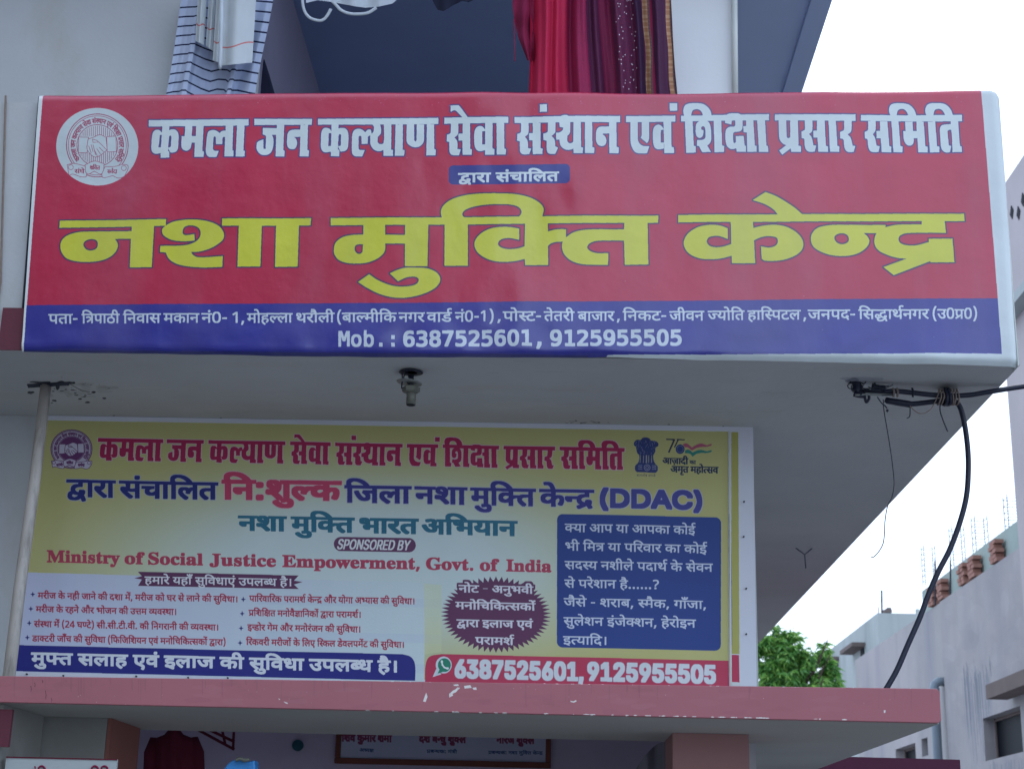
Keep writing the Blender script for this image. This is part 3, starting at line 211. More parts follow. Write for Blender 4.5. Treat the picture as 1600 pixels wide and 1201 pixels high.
"27,0 0,24 30,2~ 21,24~ 0,33 0,292 0,38~ -18,23~ -30,1 1,25 186,0 0,-87 26,48~ 71,51~ 33,0 42,0~ 42,-43~ 0,-35 0,-29~ -34,-36~ -28,0 -26,0~ -25,25~ -10,16 -10,15~ -17,0 -21,0~ -38,-55~ 0,-46 0,-203 0,-34~ 29,-23~ 43,-2 0,-24",
"78,-209 -38,0~ -50,46~ 0,38 0,26~ 34,40~ 29,0 26,0~ 32,-29~ 0,-25 0,-4~ -1,-8~ 0,-5 0,-17~ 18,0 17,0~ 25,37 13,19~ 19,50~ 7,34 -155,380 -9,23~ -17,27~ -5,5 -9,9~ -19,0 -2,0 0,25 248,0 0,-25 -28,-1~ -22,-10~ 0,-17 0,-5~ 4,-14~ 3,-8 78,-205 67,182 6,16~ 5,24~ 0,9 0,17~ -25,12~ -27,0 0,25 144,0 0,-25 -21,0~ -25,-38~ -14,-38 -145,-397 -25,-69~ -47,-75~ -54,-29~",
"251,-15 -66,0~ -101,64~ -56,111~ 0,69 0,71~ 56,111~ 101,63~ 65,0 65,0~ 100,-62~ 57,-110~ 0,-73 0,-72~ -57,-110~ -99,-62~/251,17 42,0~ 18,41 9,20~ 7,86~ 0,65 0,132~ -18,42 -18,42~ -40,0 -44,0~ -16,-42 -17,-43~ 0,-130 0,-65~ 8,-87~ 9,-20 18,-41~",
"22,0 0,24 26,2~ 22,13~ 4,13 4,11~ 0,46 0,303 -54,0 0,50 54,0 0,64 0,79~ 96,87~ 85,0 63,0~ 70,-57~ 0,-40 0,-32~ -34,-34~ -24,0 -27,0~ -32,29~ 0,24 0,20~ 12,24 2,3~ 5,12~ 0,3 0,16~ -26,0 -31,0~ -17,-40~ 0,-39 0,-119 83,0 0,-50 -83,0 0,-315 0,-45~ 30,-28~ 47,0 0,-24",
"64,-16 0,251 29,0 24,-109~ 98,-104~ 78,0 57,0~ 65,63~ 0,48 0,66~ -80,39 -93,46 -87,43~ -81,98~ 0,69 0,61~ 52,89~ 91,50~ 58,0 30,0~ 73,-14~ 42,-13 8,-2~ 12,-3~ 6,0 26,0~ 5,32 28,0 0,-219 -25,0 -14,56~ -58,84~ -77,47~ -42,0 -51,0~ -60,-54~ 0,-42 0,-39~ 52,-52~ 51,-24 96,-45 61,-28~ 69,-62~ 28,-72~ 0,-46 0,-64~ -61,-96~ -112,-53~ -76,0 -25,0~ -50,7~ -24,9 -25,9~ -31,8~ -5,0 -16,0~ -14,-15~ -5,-19",
"232,-15 -57,0~ -92,62~ -54,108~ 0,68 0,73~ 61,113~ 105,66~ 65,0 72,0~ 81,-62~ 0,-48 0,-28~ -33,-33~ -28,0 -60,0~ 0,69 0,8~ 2,16~ 0,7 0,38~ -42,0 -85,0~ 0,-163 0,-109~ 74,-113~ 63,0 53,0~ 47,50 20,-17 -75,-105~",
"379,-15 -75,0~ -6,67 -68,-65~ -88,0 -52,0~ -60,60~ 0,47 0,66~ 129,85~ 137,38 0,76 0,42~ -36,39~ -40,0 -65,0~ 0,-32 0,-6~ 14,-20 14,-20~ 0,-18 0,-27~ -39,-33~ -29,0 -31,0~ -35,37~ 0,31 0,35~ 49,55~ 86,32~ 57,0 107,0~ 88,-78~ 0,-83 0,-220 0,-26~ 3,-8 3,-8~ 11,0 10,0~ 14,11 13,-21 -49,-56~/225,50 14,0~ 40,22~ 17,22 0,158 -120,-28~ 0,-99 0,-75~",
"27,0 0,24 30,2~ 21,24~ 0,33 0,509 0,33~ -16,28~ -32,1 0,24 191,0 0,-595 0,-31~ 18,-26~ 29,-2 0,-24",
"162,-97 -48,0~ -75,34~ -44,60~ 0,37 0,36~ 42,41~ 29,0 32,0~ 40,-38~ 0,-32 0,-22~ -12,-21 -12,-21~ 0,-6 0,-31~ 42,0 37,0~ 27,46~ 0,46 0,514 0,41~ -16,44~ -44,19~ -42,3 0,25 350,0 0,-25 -37,-3~ -38,-17~ -13,-43~ 0,-44 0,-414 0,-229~",
"195,-15 -69,0~ -58,81~ 0,78 0,225 0,35~ -19,33~ -32,1 0,24 194,0 0,-352 0,-26~ 27,-31~ 25,0 46,0~ 31,45 0,271 0,38~ -22,30~ -36,1 0,24 200,0 0,-358 0,-34~ 22,-24~ 32,-2 0,-25 -82,0~ -114,-34 0,75 -25,-35~ -76,-40~",
"229,-15 -58,0~ -90,61~ -52,112~ 0,76 0,70~ 54,108~ 93,62~ 58,0 86,0~ 101,-114~ 0,-102 0,-11 -247,0 2,-184~ 121,0 59,0~ 46,65 22,-20 -73,-123~/173,286 127,0 0,34 0,63~ -25,59~ -35,0 -67,0~ 0,-139",
"21,0 0,25 53,0~ 38,38~ 0,53 0,433 0,65~ -39,39~ -49,0 0,25 570,0 0,-202 -23,0 -12,93~ -105,72~ -109,0 -32,0~ -31,-7~ -10,-27~ 0,-29 0,-212 16,0 67,0~ 62,69~ 12,79 24,0 0,-338 -25,0 -5,60~ -33,68~ -63,27~ -51,0 -4,0 0,-231 0,-37~ 28,-22~ 43,0 73,0~ 101,33~ 70,75~ 25,64 28,0 -41,-213",
"27,0 0,24 29,1~ 22,26~ 0,32 0,294 0,31~ -20,29~ -30,1 0,24 190,0 0,-68 57,80~ 78,0 102,0~ 22,-85 58,85~ 87,0 128,0~ 0,-159 0,-232 0,-31~ 19,-27~ 29,-1 0,-24 -236,0 0,24 28,1~ 20,28~ 0,30 0,240 0,41~ -18,40~ -30,0 -44,0~ -35,-51 0,-270 0,-30~ 19,-28~ 28,-1 0,-24 -233,0 0,24 28,1~ 20,28~ 0,30 0,240 0,40~ -18,41~ -30,0 -47,0~ -32,-54 0,-267 0,-30~ 18,-27~ 28,-2 0,-24",
"26,-207 0,23 23,1~ 22,17~ 4,16 3,15~ 0,40 0,457 0,46~ -18,27~ -31,4 0,23 184,0 0,-71 45,84~ 85,0 53,0~ 80,-62~ 45,-107~ 0,-68 0,-73~ -46,-115~ -83,-65~ -54,0 -73,0~ -45,63 0,-134 0,-40~ 12,-42~ 33,-14~ 29,-1 0,-24/291,42 46,0~ 19,46 20,48~ 0,94 0,91~ -17,48 -16,45~ -47,0 -46,0~ -30,-64 0,-248 23,-60~",
"182,-15 -157,409 -7,19~ -18,21~ -16,3 0,25 222,0 0,-25 -20,-1~ -16,-11~ 0,-14 0,-7~ 4,-17~ 4,-11 70,-187 66,161 -15,46 -8,25~ -17,17~ -24,1 0,23 231,0 0,-25 -41,-2~ 0,-24 0,-4~ 2,-13~ 1,-4 57,-180 69,171 7,17~ 0,12 0,14~ -21,12~ -25,3 0,23 133,0 0,-23 -21,-1~ -19,-29~ -10,-25 -160,-399 -23,0 -98,308 -124,-308",
"41,-129 14,57~ 29,136~ 7,52 94,0 7,-11 -13,-53~ -49,-127~ -24,-54",
"399,-15 -108,0~ -161,88~ -89,160~ 0,108 0,104~ 89,158~ 155,90~ 98,0 78,0~ 89,-37 15,-7~ 12,0 17,0~ 20,21~ 10,23 27,0 0,-235 -26,0 -21,61~ -70,90~ -88,51~ -48,0 -181,0~ 0,-321 0,-157~ 102,-163~ 91,0 57,0~ 43,43~ 0,44 0,84 0,47~ -40,33~ -60,1 0,24 335,0 0,-24 -49,-1~ -32,-32~ 0,-47 0,-148 -131,-58~",
"212,-15 -155,384 -13,32~ -22,35~ -26,1 0,25 248,0 0,-24 -12,0 -40,0~ 0,-27 0,-6~ 2,-6 81,-217 76,194 8,21~ 0,8 0,33~ -56,0 0,24 151,0 0,-23 -28,-6~ -25,-36~ -14,-35 -149,-377",
"133,-14 -25,0~ -36,32~ 0,36 0,37~ 36,30~ 25,0 26,0~ 37,-30~ 0,-37 0,-36~ -37,-32~",
"20,0 0,26 50,5~ 42,34~ 0,47 0,464 0,46~ -36,29~ -56,2 0,25 344,0 0,-25 -53,-2~ -39,-29~ 0,-46 0,-461 0,-31~ 14,-36~ 41,-18~ 39,-4 0,-26",
"208,-15 -52,0~ -81,61~ -46,106~ 0,67 0,77~ 49,115~ 86,63~ 53,0 70,0~ 45,-57 0,180 0,31~ -32,25~ -38,1 0,24 213,0 0,-566 0,-37~ 17,-29~ 34,-5 0,-25 -80,0~ -114,-31 0,73 -42,-73~/255,42 23,0~ 45,39~ 9,32 0,247 -4,25~ -42,33~ -27,0 -47,0~ -18,-46 -19,-47~ 0,-97 0,-94~ 18,-47 18,-45~",
]
STRINGS = {
'd:द्वारा': "0,0,0 1,620,0 2,879,0 1,1288,0",
'd:संचालित': "3,0,0 4,676,0 5,676,0 1,1310,0 6,1569,0 7,1828,0 8,2506,0",
'd:पता-': "9,0,0 8,568,0 1,1138,0 10,1397,0",
'd:त्रिपाठी': "6,0,0 11,259,0 9,811,0 1,1379,0 12,1638,0 13,2223,0",
'd:निवास': "6,0,0 14,259,0 15,814,0 1,1370,0 3,1629,0",
'd:मकान': "16,0,0 17,598,0 1,1360,0 14,1619,0",
'd:नं0-': "14,0,0 4,555,0 18,555,0 10,1106,0",
'd:1': "19,0,0",
'd:,': "20,0,0",
'd:मोहल्ला': "16,0,0 21,598,0 22,857,0 23,1388,0 7,1888,0 1,2566,0",
'd:थरौली': "24,0,0 2,642,0 25,1051,0 7,1310,0 13,1988,0",
'd:(बाल्मीकि': "26,0,0 27,354,0 1,925,0 23,1184,0 16,1684,0 13,2282,0 6,2541,0 17,2800,0",
'd:नगर': "14,0,0 28,555,0 2,1118,0",
'd:वार्ड': "15,0,0 1,556,0 29,815,0 30,1386,0",
'd:नं0-1)': "14,0,0 4,555,0 18,555,0 10,1106,0 19,1446,0 31,1997,0",
'd:पोस्ट-': "9,0,0 21,568,0 32,827,0 33,1216,0 10,1720,0",
'd:तेतरी': "8,0,0 34,570,0 8,570,0 2,1140,0 13,1549,0",
'd:बाजार': "27,0,0 1,571,0 35,830,0 1,1572,0 2,1831,0",
'd:निकट-': "6,0,0 14,259,0 17,814,0 33,1576,0 10,2080,0",
'd:जीवन': "35,0,0 13,742,0 15,1001,0 14,1557,0",
'd:ज्योति': "36,0,0 37,572,0 21,1152,0 6,1411,0 8,1670,0",
'd:हास्पिटल': "22,0,0 1,531,0 6,790,0 38,1049,0 33,2037,0 7,2541,0",
'd:जनपद-': "35,0,0 14,742,0 9,1297,0 39,1865,0 10,2385,0",
'd:सिद्धार्थनगर': "6,0,0 3,259,0 40,935,0 1,1726,0 24,1985,0 30,2627,0 14,2627,0 28,3182,0 2,3745,0",
'd:(उ0प्र0)': "26,0,0 41,354,0 18,902,0 42,1453,0 18,2021,0 31,2572,0",
'd:नि:शुल्क': "6,0,0 14,259,0 43,814,0 44,1108,0 45,1788,0 23,1788,0 17,2288,0",
'd:जिला': "6,0,0 35,259,0 7,1001,0 1,1679,0",
'd:नशा': "14,0,0 44,555,0 1,1235,0",
'd:मुक्ति': "16,0,0 45,598,0 6,598,0 46,857,0 8,1460,0",
'd:केन्द्र': "17,0,0 34,541,0 47,762,0 48,1120,0",
'd:भारत': "49,0,0 1,703,0 2,962,0 8,1371,0",
'd:अभियान': "50,0,0 6,764,0 49,1023,0 37,1726,0 1,2306,0 14,2565,0",
'd:हमारे यहाँ सुविधाएं उपलब्ध है।': "22,0,0 16,531,0 1,1129,0 2,1388,0 34,1797,0 37,2057,0 22,2637,0 1,3168,0 51,3427,0 3,3687,0 45,4363,0 6,4363,0 15,4622,0 52,5178,0 1,5793,0 53,6052,0 4,6617,0 41,6865,0 9,7413,0 7,7981,0 54,8659,0 22,9865,0 55,10396,0 56,10396,0",
'd:मरीज के नही जाने की दशा में, मरीज को घर से लाने की सुविधा।': "16,0,0 2,598,0 13,1007,0 35,1266,0 17,2268,0 34,2809,0 14,3290,0 22,3845,0 13,4376,0 35,4895,0 1,5637,0 14,5896,0 34,6451,0 17,6711,0 13,7473,0 39,7992,0 44,8512,0 1,9192,0 16,9711,0 57,10309,0 20,10309,0 16,10837,0 2,11435,0 13,11844,0 35,12103,0 17,13105,0 21,13867,0 58,14386,0 2,14977,0 3,15646,0 34,16322,0 7,16582,0 1,17260,0 14,17519,0 34,18074,0 17,18334,0 13,19096,0 3,19615,0 45,20291,0 6,20291,0 15,20550,0 52,21106,0 1,21721,0 56,21980,0",
'd:मरीज के रहने और भोजन की उत्तम व्यवस्था।': "16,0,0 2,598,0 13,1007,0 35,1266,0 17,2268,0 34,2809,0 2,3290,0 22,3699,0 14,4230,0 34,4785,0 59,5045,0 2,6068,0 49,6737,0 21,7440,0 35,7699,0 14,8441,0 17,9256,0 13,10018,0 41,10537,0 60,11085,0 16,11766,0 61,12624,0 15,13546,0 62,14102,0 1,15124,0 56,15383,0",
'd:संस्था में (24 घण्टे) सी.सी.टी.वी. की निगरानी की व्यवस्था।': "3,0,0 4,676,0 62,676,0 1,1698,0 16,2217,0 57,2815,0 26,3075,0 63,3429,0 64,3980,0 58,4791,0 65,5382,0 33,5849,0 34,6309,0 31,6353,0 3,6967,0 13,7643,0 66,7902,0 3,8170,0 13,8846,0 66,9105,0 33,9373,0 13,9877,0 66,10136,0 15,10404,0 13,10960,0 66,11219,0 17,11747,0 13,12509,0 6,13028,0 14,13287,0 28,13842,0 2,14405,0 1,14814,0 14,15073,0 13,15628,0 17,16147,0 13,16909,0 61,17428,0 15,18350,0 62,18906,0 1,19928,0 56,20187,0",
'd:डाक्टरी जाँच की सुविधा (फिजिशियन एवं मनोचिकित्सकों द्वारा)': "29,0,0 1,577,0 46,836,0 33,1439,0 2,1943,0 13,2352,0 35,2871,0 1,3613,0 51,3872,0 5,3872,0 17,4766,0 13,5528,0 3,6047,0 45,6723,0 6,6723,0 15,6982,0 52,7538,0 1,8153,0 26,8672,0 6,9026,0 67,9285,0 6,10056,0 35,10315,0 6,11057,0 44,11316,0 37,11996,0 14,12576,0 53,13391,0 15,13944,0 4,14500,0 16,14760,0 14,15358,0 21,15913,0 6,16172,0 5,16431,0 6,17065,0 17,17324,0 68,18086,0 3,18435,0 17,19111,0 69,19873,0 0,20392,0 1,21012,0 2,21271,0 1,21680,0 31,21939,0",
'd:पारिवारिक परामर्श केन्द्र और योगा अभ्यास की सुविधा।': "9,0,0 1,568,0 6,827,0 2,1086,0 15,1495,0 1,2051,0 6,2310,0 2,2569,0 17,2978,0 9,4000,0 2,4568,0 1,4977,0 16,5236,0 44,5834,0 30,6514,0 17,6774,0 34,7315,0 47,7536,0 48,7894,0 59,8674,0 2,9697,0 37,10366,0 21,10946,0 28,11205,0 1,11768,0 50,12287,0 70,13051,0 37,13490,0 1,14070,0 3,14329,0 17,15265,0 13,16027,0 3,16546,0 45,17222,0 6,17222,0 15,17481,0 52,18037,0 1,18652,0 56,18911,0",
'd:प्रशिक्षित मनोवैज्ञानिकों द्वारा परामर्श।': "42,0,0 6,568,0 44,827,0 6,1507,0 71,1766,0 8,2478,0 16,3308,0 14,3906,0 21,4461,0 15,4720,0 55,5276,0 72,5276,0 1,5917,0 6,6176,0 14,6435,0 17,6990,0 69,7752,0 0,8271,0 1,8891,0 2,9150,0 1,9559,0 9,10078,0 2,10646,0 1,11055,0 16,11314,0 44,11912,0 30,12592,0 56,12592,0",
'd:इन्डोर गेम और मनोरंजन की सुविधा।': "73,0,0 74,491,0 21,1290,0 2,1549,0 28,2218,0 34,2781,0 16,2781,0 59,3639,0 2,4662,0 16,5331,0 14,5929,0 21,6484,0 2,6743,0 4,7152,0 35,7152,0 14,7894,0 17,8709,0 13,9471,0 3,9990,0 45,10666,0 6,10666,0 15,10925,0 52,11481,0 1,12096,0 56,12355,0",
'd:रिकवरी मरीजों के लिए स्किल डेवलपमेंट की सुविधा।': "6,0,0 2,259,0 17,668,0 15,1430,0 2,1986,0 13,2395,0 16,2914,0 2,3512,0 13,3921,0 35,4180,0 69,4922,0 17,5441,0 34,5982,0 6,6463,0 7,6722,0 53,7400,0 6,8213,0 32,8472,0 17,8861,0 7,9623,0 29,10561,0 34,11132,0 15,11138,0 7,11694,0 9,12372,0 16,12940,0 57,13538,0 33,13538,0 17,14302,0 13,15064,0 3,15583,0 45,16259,0 6,16259,0 15,16518,0 52,17074,0 1,17689,0 56,17948,0",
'd:मुफ्त सलाह एवं इलाज की सुविधा उपलब्ध है।': "16,0,0 45,598,0 75,598,0 8,1210,0 3,2040,0 7,2716,0 1,3394,0 22,3653,0 53,4444,0 15,4997,0 4,5553,0 73,5813,0 7,6304,0 1,6982,0 35,7241,0 17,8243,0 13,9005,0 3,9524,0 45,10200,0 6,10200,0 15,10459,0 52,11015,0 1,11630,0 41,12149,0 9,12697,0 7,13265,0 54,13943,0 22,15149,0 55,15680,0 56,15680,0",
'd:क्या आप या आपका कोई': "46,0,0 37,603,0 1,1183,0 76,1702,0 9,2725,0 37,3553,0 1,4133,0 76,4652,0 9,5675,0 17,6243,0 1,7005,0 17,7524,0 21,8286,0 77,8545,0",
'd:भी मित्र या परिवार का कोई': "49,0,0 13,703,0 6,1222,0 16,1481,0 11,2079,0 37,2891,0 1,3471,0 9,3990,0 6,4558,0 2,4817,0 15,5226,0 1,5782,0 2,6041,0 17,6710,0 1,7472,0 17,7991,0 21,8753,0 77,9012,0",
'd:सदस्य नशीले पदार्थ के सेवन': "3,0,0 39,676,0 32,1196,0 37,1585,0 14,2425,0 44,2980,0 13,3660,0 7,3919,0 34,4597,0 9,4857,0 39,5425,0 1,5945,0 24,6204,0 30,6846,0 17,7106,0 34,7647,0 3,8128,0 34,8804,0 15,8804,0 14,9360,0",
'd:से परेशान है......?': "3,0,0 34,676,0 9,936,0 2,1504,0 34,1913,0 44,1913,0 1,2593,0 14,2852,0 22,3667,0 55,4198,0 66,4198,0 66,4466,0 66,4734,0 66,5002,0 66,5270,0 66,5538,0 78,5806,0",
'd:जैसे - शराब, स्मैक, गाँजा,': "35,0,0 55,742,0 3,742,0 34,1418,0 10,1678,0 44,2278,0 2,2958,0 1,3367,0 27,3626,0 20,4197,0 32,4725,0 16,5114,0 55,5712,0 17,5712,0 20,6474,0 28,7002,0 1,7565,0 51,7824,0 35,7824,0 1,8566,0 20,8825,0",
'd:सुलेशन इंजेक्शन, हेरोइन': "3,0,0 45,676,0 7,676,0 34,1354,0 44,1354,0 14,2034,0 73,2849,0 4,3333,0 35,3340,0 34,4082,0 79,4082,0 14,5308,0 20,5863,0 22,6391,0 34,6922,0 2,6922,0 21,7331,0 73,7590,0 14,8081,0",
'd:इत्यादि।': "73,0,0 68,491,0 37,840,0 1,1420,0 6,1679,0 39,1938,0 56,2458,0",
'd:नोट': "14,0,0 21,555,0 33,814,0",
'd:-': "10,0,0",
'd:अनुभवी': "50,0,0 14,764,0 45,1319,0 49,1319,0 15,2022,0 13,2578,0",
'd:मनोचिकित्सकों': "16,0,0 14,598,0 21,1153,0 6,1412,0 5,1671,0 6,2305,0 17,2564,0 68,3326,0 3,3675,0 17,4351,0 69,5113,0",
'd:द्वारा इलाज एवं': "0,0,0 1,620,0 2,879,0 1,1288,0 73,1807,0 7,2298,0 1,2976,0 35,3235,0 53,4237,0 15,4790,0 4,5346,0",
'd:परामर्श': "9,0,0 2,568,0 1,977,0 16,1236,0 44,1834,0 30,2514,0",
'd:सत्यमेव जयते': "3,0,0 68,676,0 37,1025,0 16,1605,0 34,2203,0 15,2203,0 35,3019,0 37,3761,0 8,4341,0 34,4911,0",
'd:आज़ादी': "76,0,0 80,1023,0 1,1765,0 39,2024,0 13,2544,0",
'd:का': "17,0,0 1,762,0",
'd:अमृत महोत्सव': "50,0,0 16,764,0 81,1362,0 8,1362,0 16,2192,0 22,2790,0 21,3321,0 68,3580,0 3,3929,0 15,4605,0",
'd:कमला जन कल्याण सेवा संस्थान एवं शिक्षा प्रसार समिति': "17,0,0 16,762,0 7,1360,0 1,2038,0 35,2557,0 14,3299,0 17,4114,0 23,4876,0 37,5376,0 1,5956,0 82,6215,0 3,7198,0 34,7874,0 15,7874,0 1,8430,0 3,8949,0 4,9625,0 62,9625,0 1,10647,0 14,10906,0 53,11721,0 15,12274,0 4,12830,0 6,13090,0 44,13349,0 71,14029,0 1,14741,0 42,15260,0 3,15828,0 1,16504,0 2,16763,0 3,17432,0 6,18108,0 16,18367,0 6,18965,0 8,19224,0",
'd:संघे': "3,0,0 4,676,0 58,676,0 34,1267,0",
'd:शक्ति': "44,0,0 6,680,0 46,939,0 8,1542,0",
'd:सर्वदा': "3,0,0 15,676,0 30,1232,0 39,1232,0 1,1752,0",
'd:शिव कुमार शर्मा': "6,0,0 44,259,0 15,939,0 17,1755,0 45,2296,0 16,2517,0 1,3115,0 2,3374,0 44,4043,0 16,4723,0 1,5321,0 30,5580,0",
'd:देश बन्धु शुक्ल': "39,0,0 34,465,0 44,520,0 27,1460,0 83,2031,0 45,2934,0 44,3194,0 45,3874,0 46,3874,0 7,4477,0",
'd:नीरज शुक्ल': "14,0,0 13,555,0 2,814,0 35,1223,0 44,2225,0 45,2905,0 46,2905,0 7,3508,0",
'd:अध्यक्ष': "50,0,0 84,764,0 37,1126,0 71,1706,0",
'd:प्रबन्धक: मंत्री': "42,0,0 27,568,0 83,1139,0 17,2042,0 43,2804,0 16,3358,0 4,3956,0 11,3956,0 13,4508,0",
'd:प्रबन्धक: नशा मुक्ति केन्द्र': "42,0,0 27,568,0 83,1139,0 17,2042,0 43,2804,0 14,3358,0 44,3913,0 1,4593,0 16,5112,0 45,5710,0 6,5710,0 46,5969,0 8,6572,0 17,7402,0 34,7943,0 47,8164,0 48,8522,0",
'i:(DDAC)': "85,0,0 86,391,0 86,1112,0 87,1834,0 88,2524,0 89,3254,0",
'i:6387525601,': "90,0,0 91,648,0 92,1297,0 93,1945,0 94,2594,0 95,3242,0 94,3891,0 90,4539,0 96,5188,0 97,5836,0 98,6484,0",
'i:9125955505': "99,0,0 97,648,0 95,1297,0 94,1945,0 99,2594,0 94,3242,0 94,3891,0 94,4539,0 96,5188,0 94,5836,0",
'i:SPONSORED BY': "100,0,0 101,642,0 102,1280,0 103,2045,0 100,2798,0 102,3440,0 104,4205,0 105,4848,0 86,5449,0 106,6439,0 107,7094,0",
'm:Mob.:': "108,0,0 109,602,0 110,1204,0 111,1806,0 112,2408,0",
'm:6387525601,': "113,0,0 114,602,0 115,1204,0 116,1806,0 117,2408,0 118,3010,0 117,3612,0 113,4214,0 119,4816,0 120,5418,0 121,6021,0",
'm:9125955505': "122,0,0 120,602,0 118,1204,0 117,1806,0 122,2408,0 117,3010,0 117,3612,0 117,4214,0 119,4816,0 117,5418,0",
's:Ministry': "123,0,0 124,944,0 125,1239,0 124,1806,0 126,2101,0 127,2530,0 128,2870,0 129,3298,0",
's:of': "130,0,0 131,501,0",
's:Social': "132,0,0 130,581,0 133,1082,0 124,1519,0 134,1814,0 135,2326,0",
's:Justice': "136,0,0 137,492,0 126,1050,0 127,1479,0 124,1819,0 133,2114,0 138,2551,0",
's:Empowerment,': "139,0,0 140,658,0 141,1483,0 130,2036,0 142,2537,0 138,3184,0 128,3632,0 140,4060,0 138,4885,0 125,5333,0 127,5900,0 143,6240,0",
's:Govt.': "144,0,0 130,756,0 145,1257,0 127,1713,0 146,2053,0",
's:India': "147,0,0 125,388,0 148,955,0 124,1506,0 134,1801,0",
}

def glyph_lines(n, cache={}):
    if n in cache: return cache[n]
    out = []
    for c in GLYPHS[n].split('/'):
        x = y = 0; e = []
        raw = []
        for t in c.split():
            on = t[-1] != '~'
            a, b = t.rstrip('~').split(','); x += int(a); y += int(b)
            raw.append((x, y, on))
        for i, p in enumerate(raw):
            q = raw[(i+1) % len(raw)]; e.append(p)
            if not p[2] and not q[2]: e.append(((p[0]+q[0])/2, (p[1]+q[1])/2, True))
        k = next((i for i, p in enumerate(e) if p[2]), 0); e = e[k:]+e[:k]
        pts = []; i = 0; N = len(e)
        while i < N:
            p = e[i]; q = e[(i+1) % N]; pts.append((p[0], p[1]))
            if q[2]: i += 1; continue
            r = e[(i+2) % N]
            for t in (.25, .5, .75):
                s = 1-t
                pts.append((s*s*p[0]+2*s*t*q[0]+t*t*r[0], s*s*p[1]+2*s*t*q[1]+t*t*r[1]))
            i += 2
        out.append(np.array(pts, float))
    cache[n] = out
    return out

def string_lines(key):
    out = []
    for t in STRINGS[key].split():
        g, x, y = map(int, t.split(','))
        for c in glyph_lines(g): out.append(c+np.array((x, y), float))
    return out

def smooth(pts):
    """closed outline of (x, y, is_smooth) -> polyline"""
    P = [np.array(p[:2], float) for p in pts]; S = [p[2] for p in pts]; n = len(P); out = []
    for i in range(n):
        a, b = P[i], P[(i+1) % n]; out.append(a)
        if not S[i] and not S[(i+1) % n]: continue
        d = np.linalg.norm(b-a)
        def tan(j, seg):
            if not S[j]: return seg
            t = P[(j+1) % n]-P[j-1]; return t/(np.linalg.norm(t)+1e-9)*d
        ta, tb = tan(i, b-a), tan((i+1) % n, b-a)
        for k in range(1, 6):
            t = k/6; out.append((2*t**3-3*t*t+1)*a+(t**3-2*t*t+t)*ta+(-2*t**3+3*t*t)*b+(t**3-t*t)*tb)
    return np.array(out)

def parse(s, ox=0, oy=0, k=1.0):
    pts = []
    for t in s.split():
        sm = t.endswith('*'); a, b = t.rstrip('*').split(',')
        pts.append((ox+float(a)*k, oy+float(b)*k, sm))
    return smooth(pts)

def raster(polys, W, H):
    """non-zero fill -> (mask, x0, y0) clipped to the sheet"""
    allp = np.concatenate(polys)
    x0, y0 = np.floor(allp.min(0)).astype(int)-1; x1, y1 = np.ceil(allp.max(0)).astype(int)+2
    x0, y0 = max(x0, 0), max(y0, 0); x1, y1 = min(x1, W), min(y1, H)
    if x1 <= x0 or y1 <= y0: return None
    w_, h_ = x1-x0, y1-y0
    acc = np.zeros((h_, w_+1), np.int16)
    for p in polys:
        q = np.roll(p, -1, 0)
        for (ax, ay), (bx, by) in zip(p, q):
            if ay == by: continue
            s = 1
            if ay > by: ax, ay, bx, by = bx, by, ax, ay; s = -1
            a = max(0, math.ceil(ay-y0-.5)); b = min(h_, math.ceil(by-y0-.5))
            if b <= a: continue
            ys = np.arange(a, b)
            xs = ax+(ys+.5+y0-ay)*(bx-ax)/(by-ay)-x0
            xi = np.clip(np.ceil(xs-.5), 0, w_).astype(int)
            acc[ys, xi] += s
    return (np.cumsum(acc, 1) != 0)[:, :w_], x0, y0

def dilate(m, x0, y0, rx, ry, pw=2.0):
    rx, ry = max(rx, 0), max(ry, 0); px, py = math.ceil(rx), math.ceil(ry)
    if px == 0 and py == 0: return m, x0, y0
    h, w_ = m.shape
    M = np.zeros((h+2*py, w_+2*px), np.int32); M[py:py+h, px:px+w_] = m
    C = np.concatenate([np.zeros((M.shape[0], 1), np.int32), np.cumsum(M, 1)], 1)
    out = np.zeros(M.shape, bool); idx = np.arange(M.shape[1])
    for dy in range(-py, py+1):
        f = 1-abs(dy/(ry+.3))**pw if ry > 0 else 1
        if f <= 0: continue
        k = int(round(rx*f**(1/pw)))
        hi = np.minimum(idx+k+1, M.shape[1]); lo = np.maximum(idx-k, 0)
        row = (C[:, hi]-C[:, lo]) > 0
        if dy >= 0: out[dy:] |= row[:row.shape[0]-dy]
        else: out[:dy] |= row[-dy:]
    return out, x0-px, y0-py

def rgb(h):
    return np.array([int(h[i:i+2], 16) for i in (0, 2, 4)], np.float32)

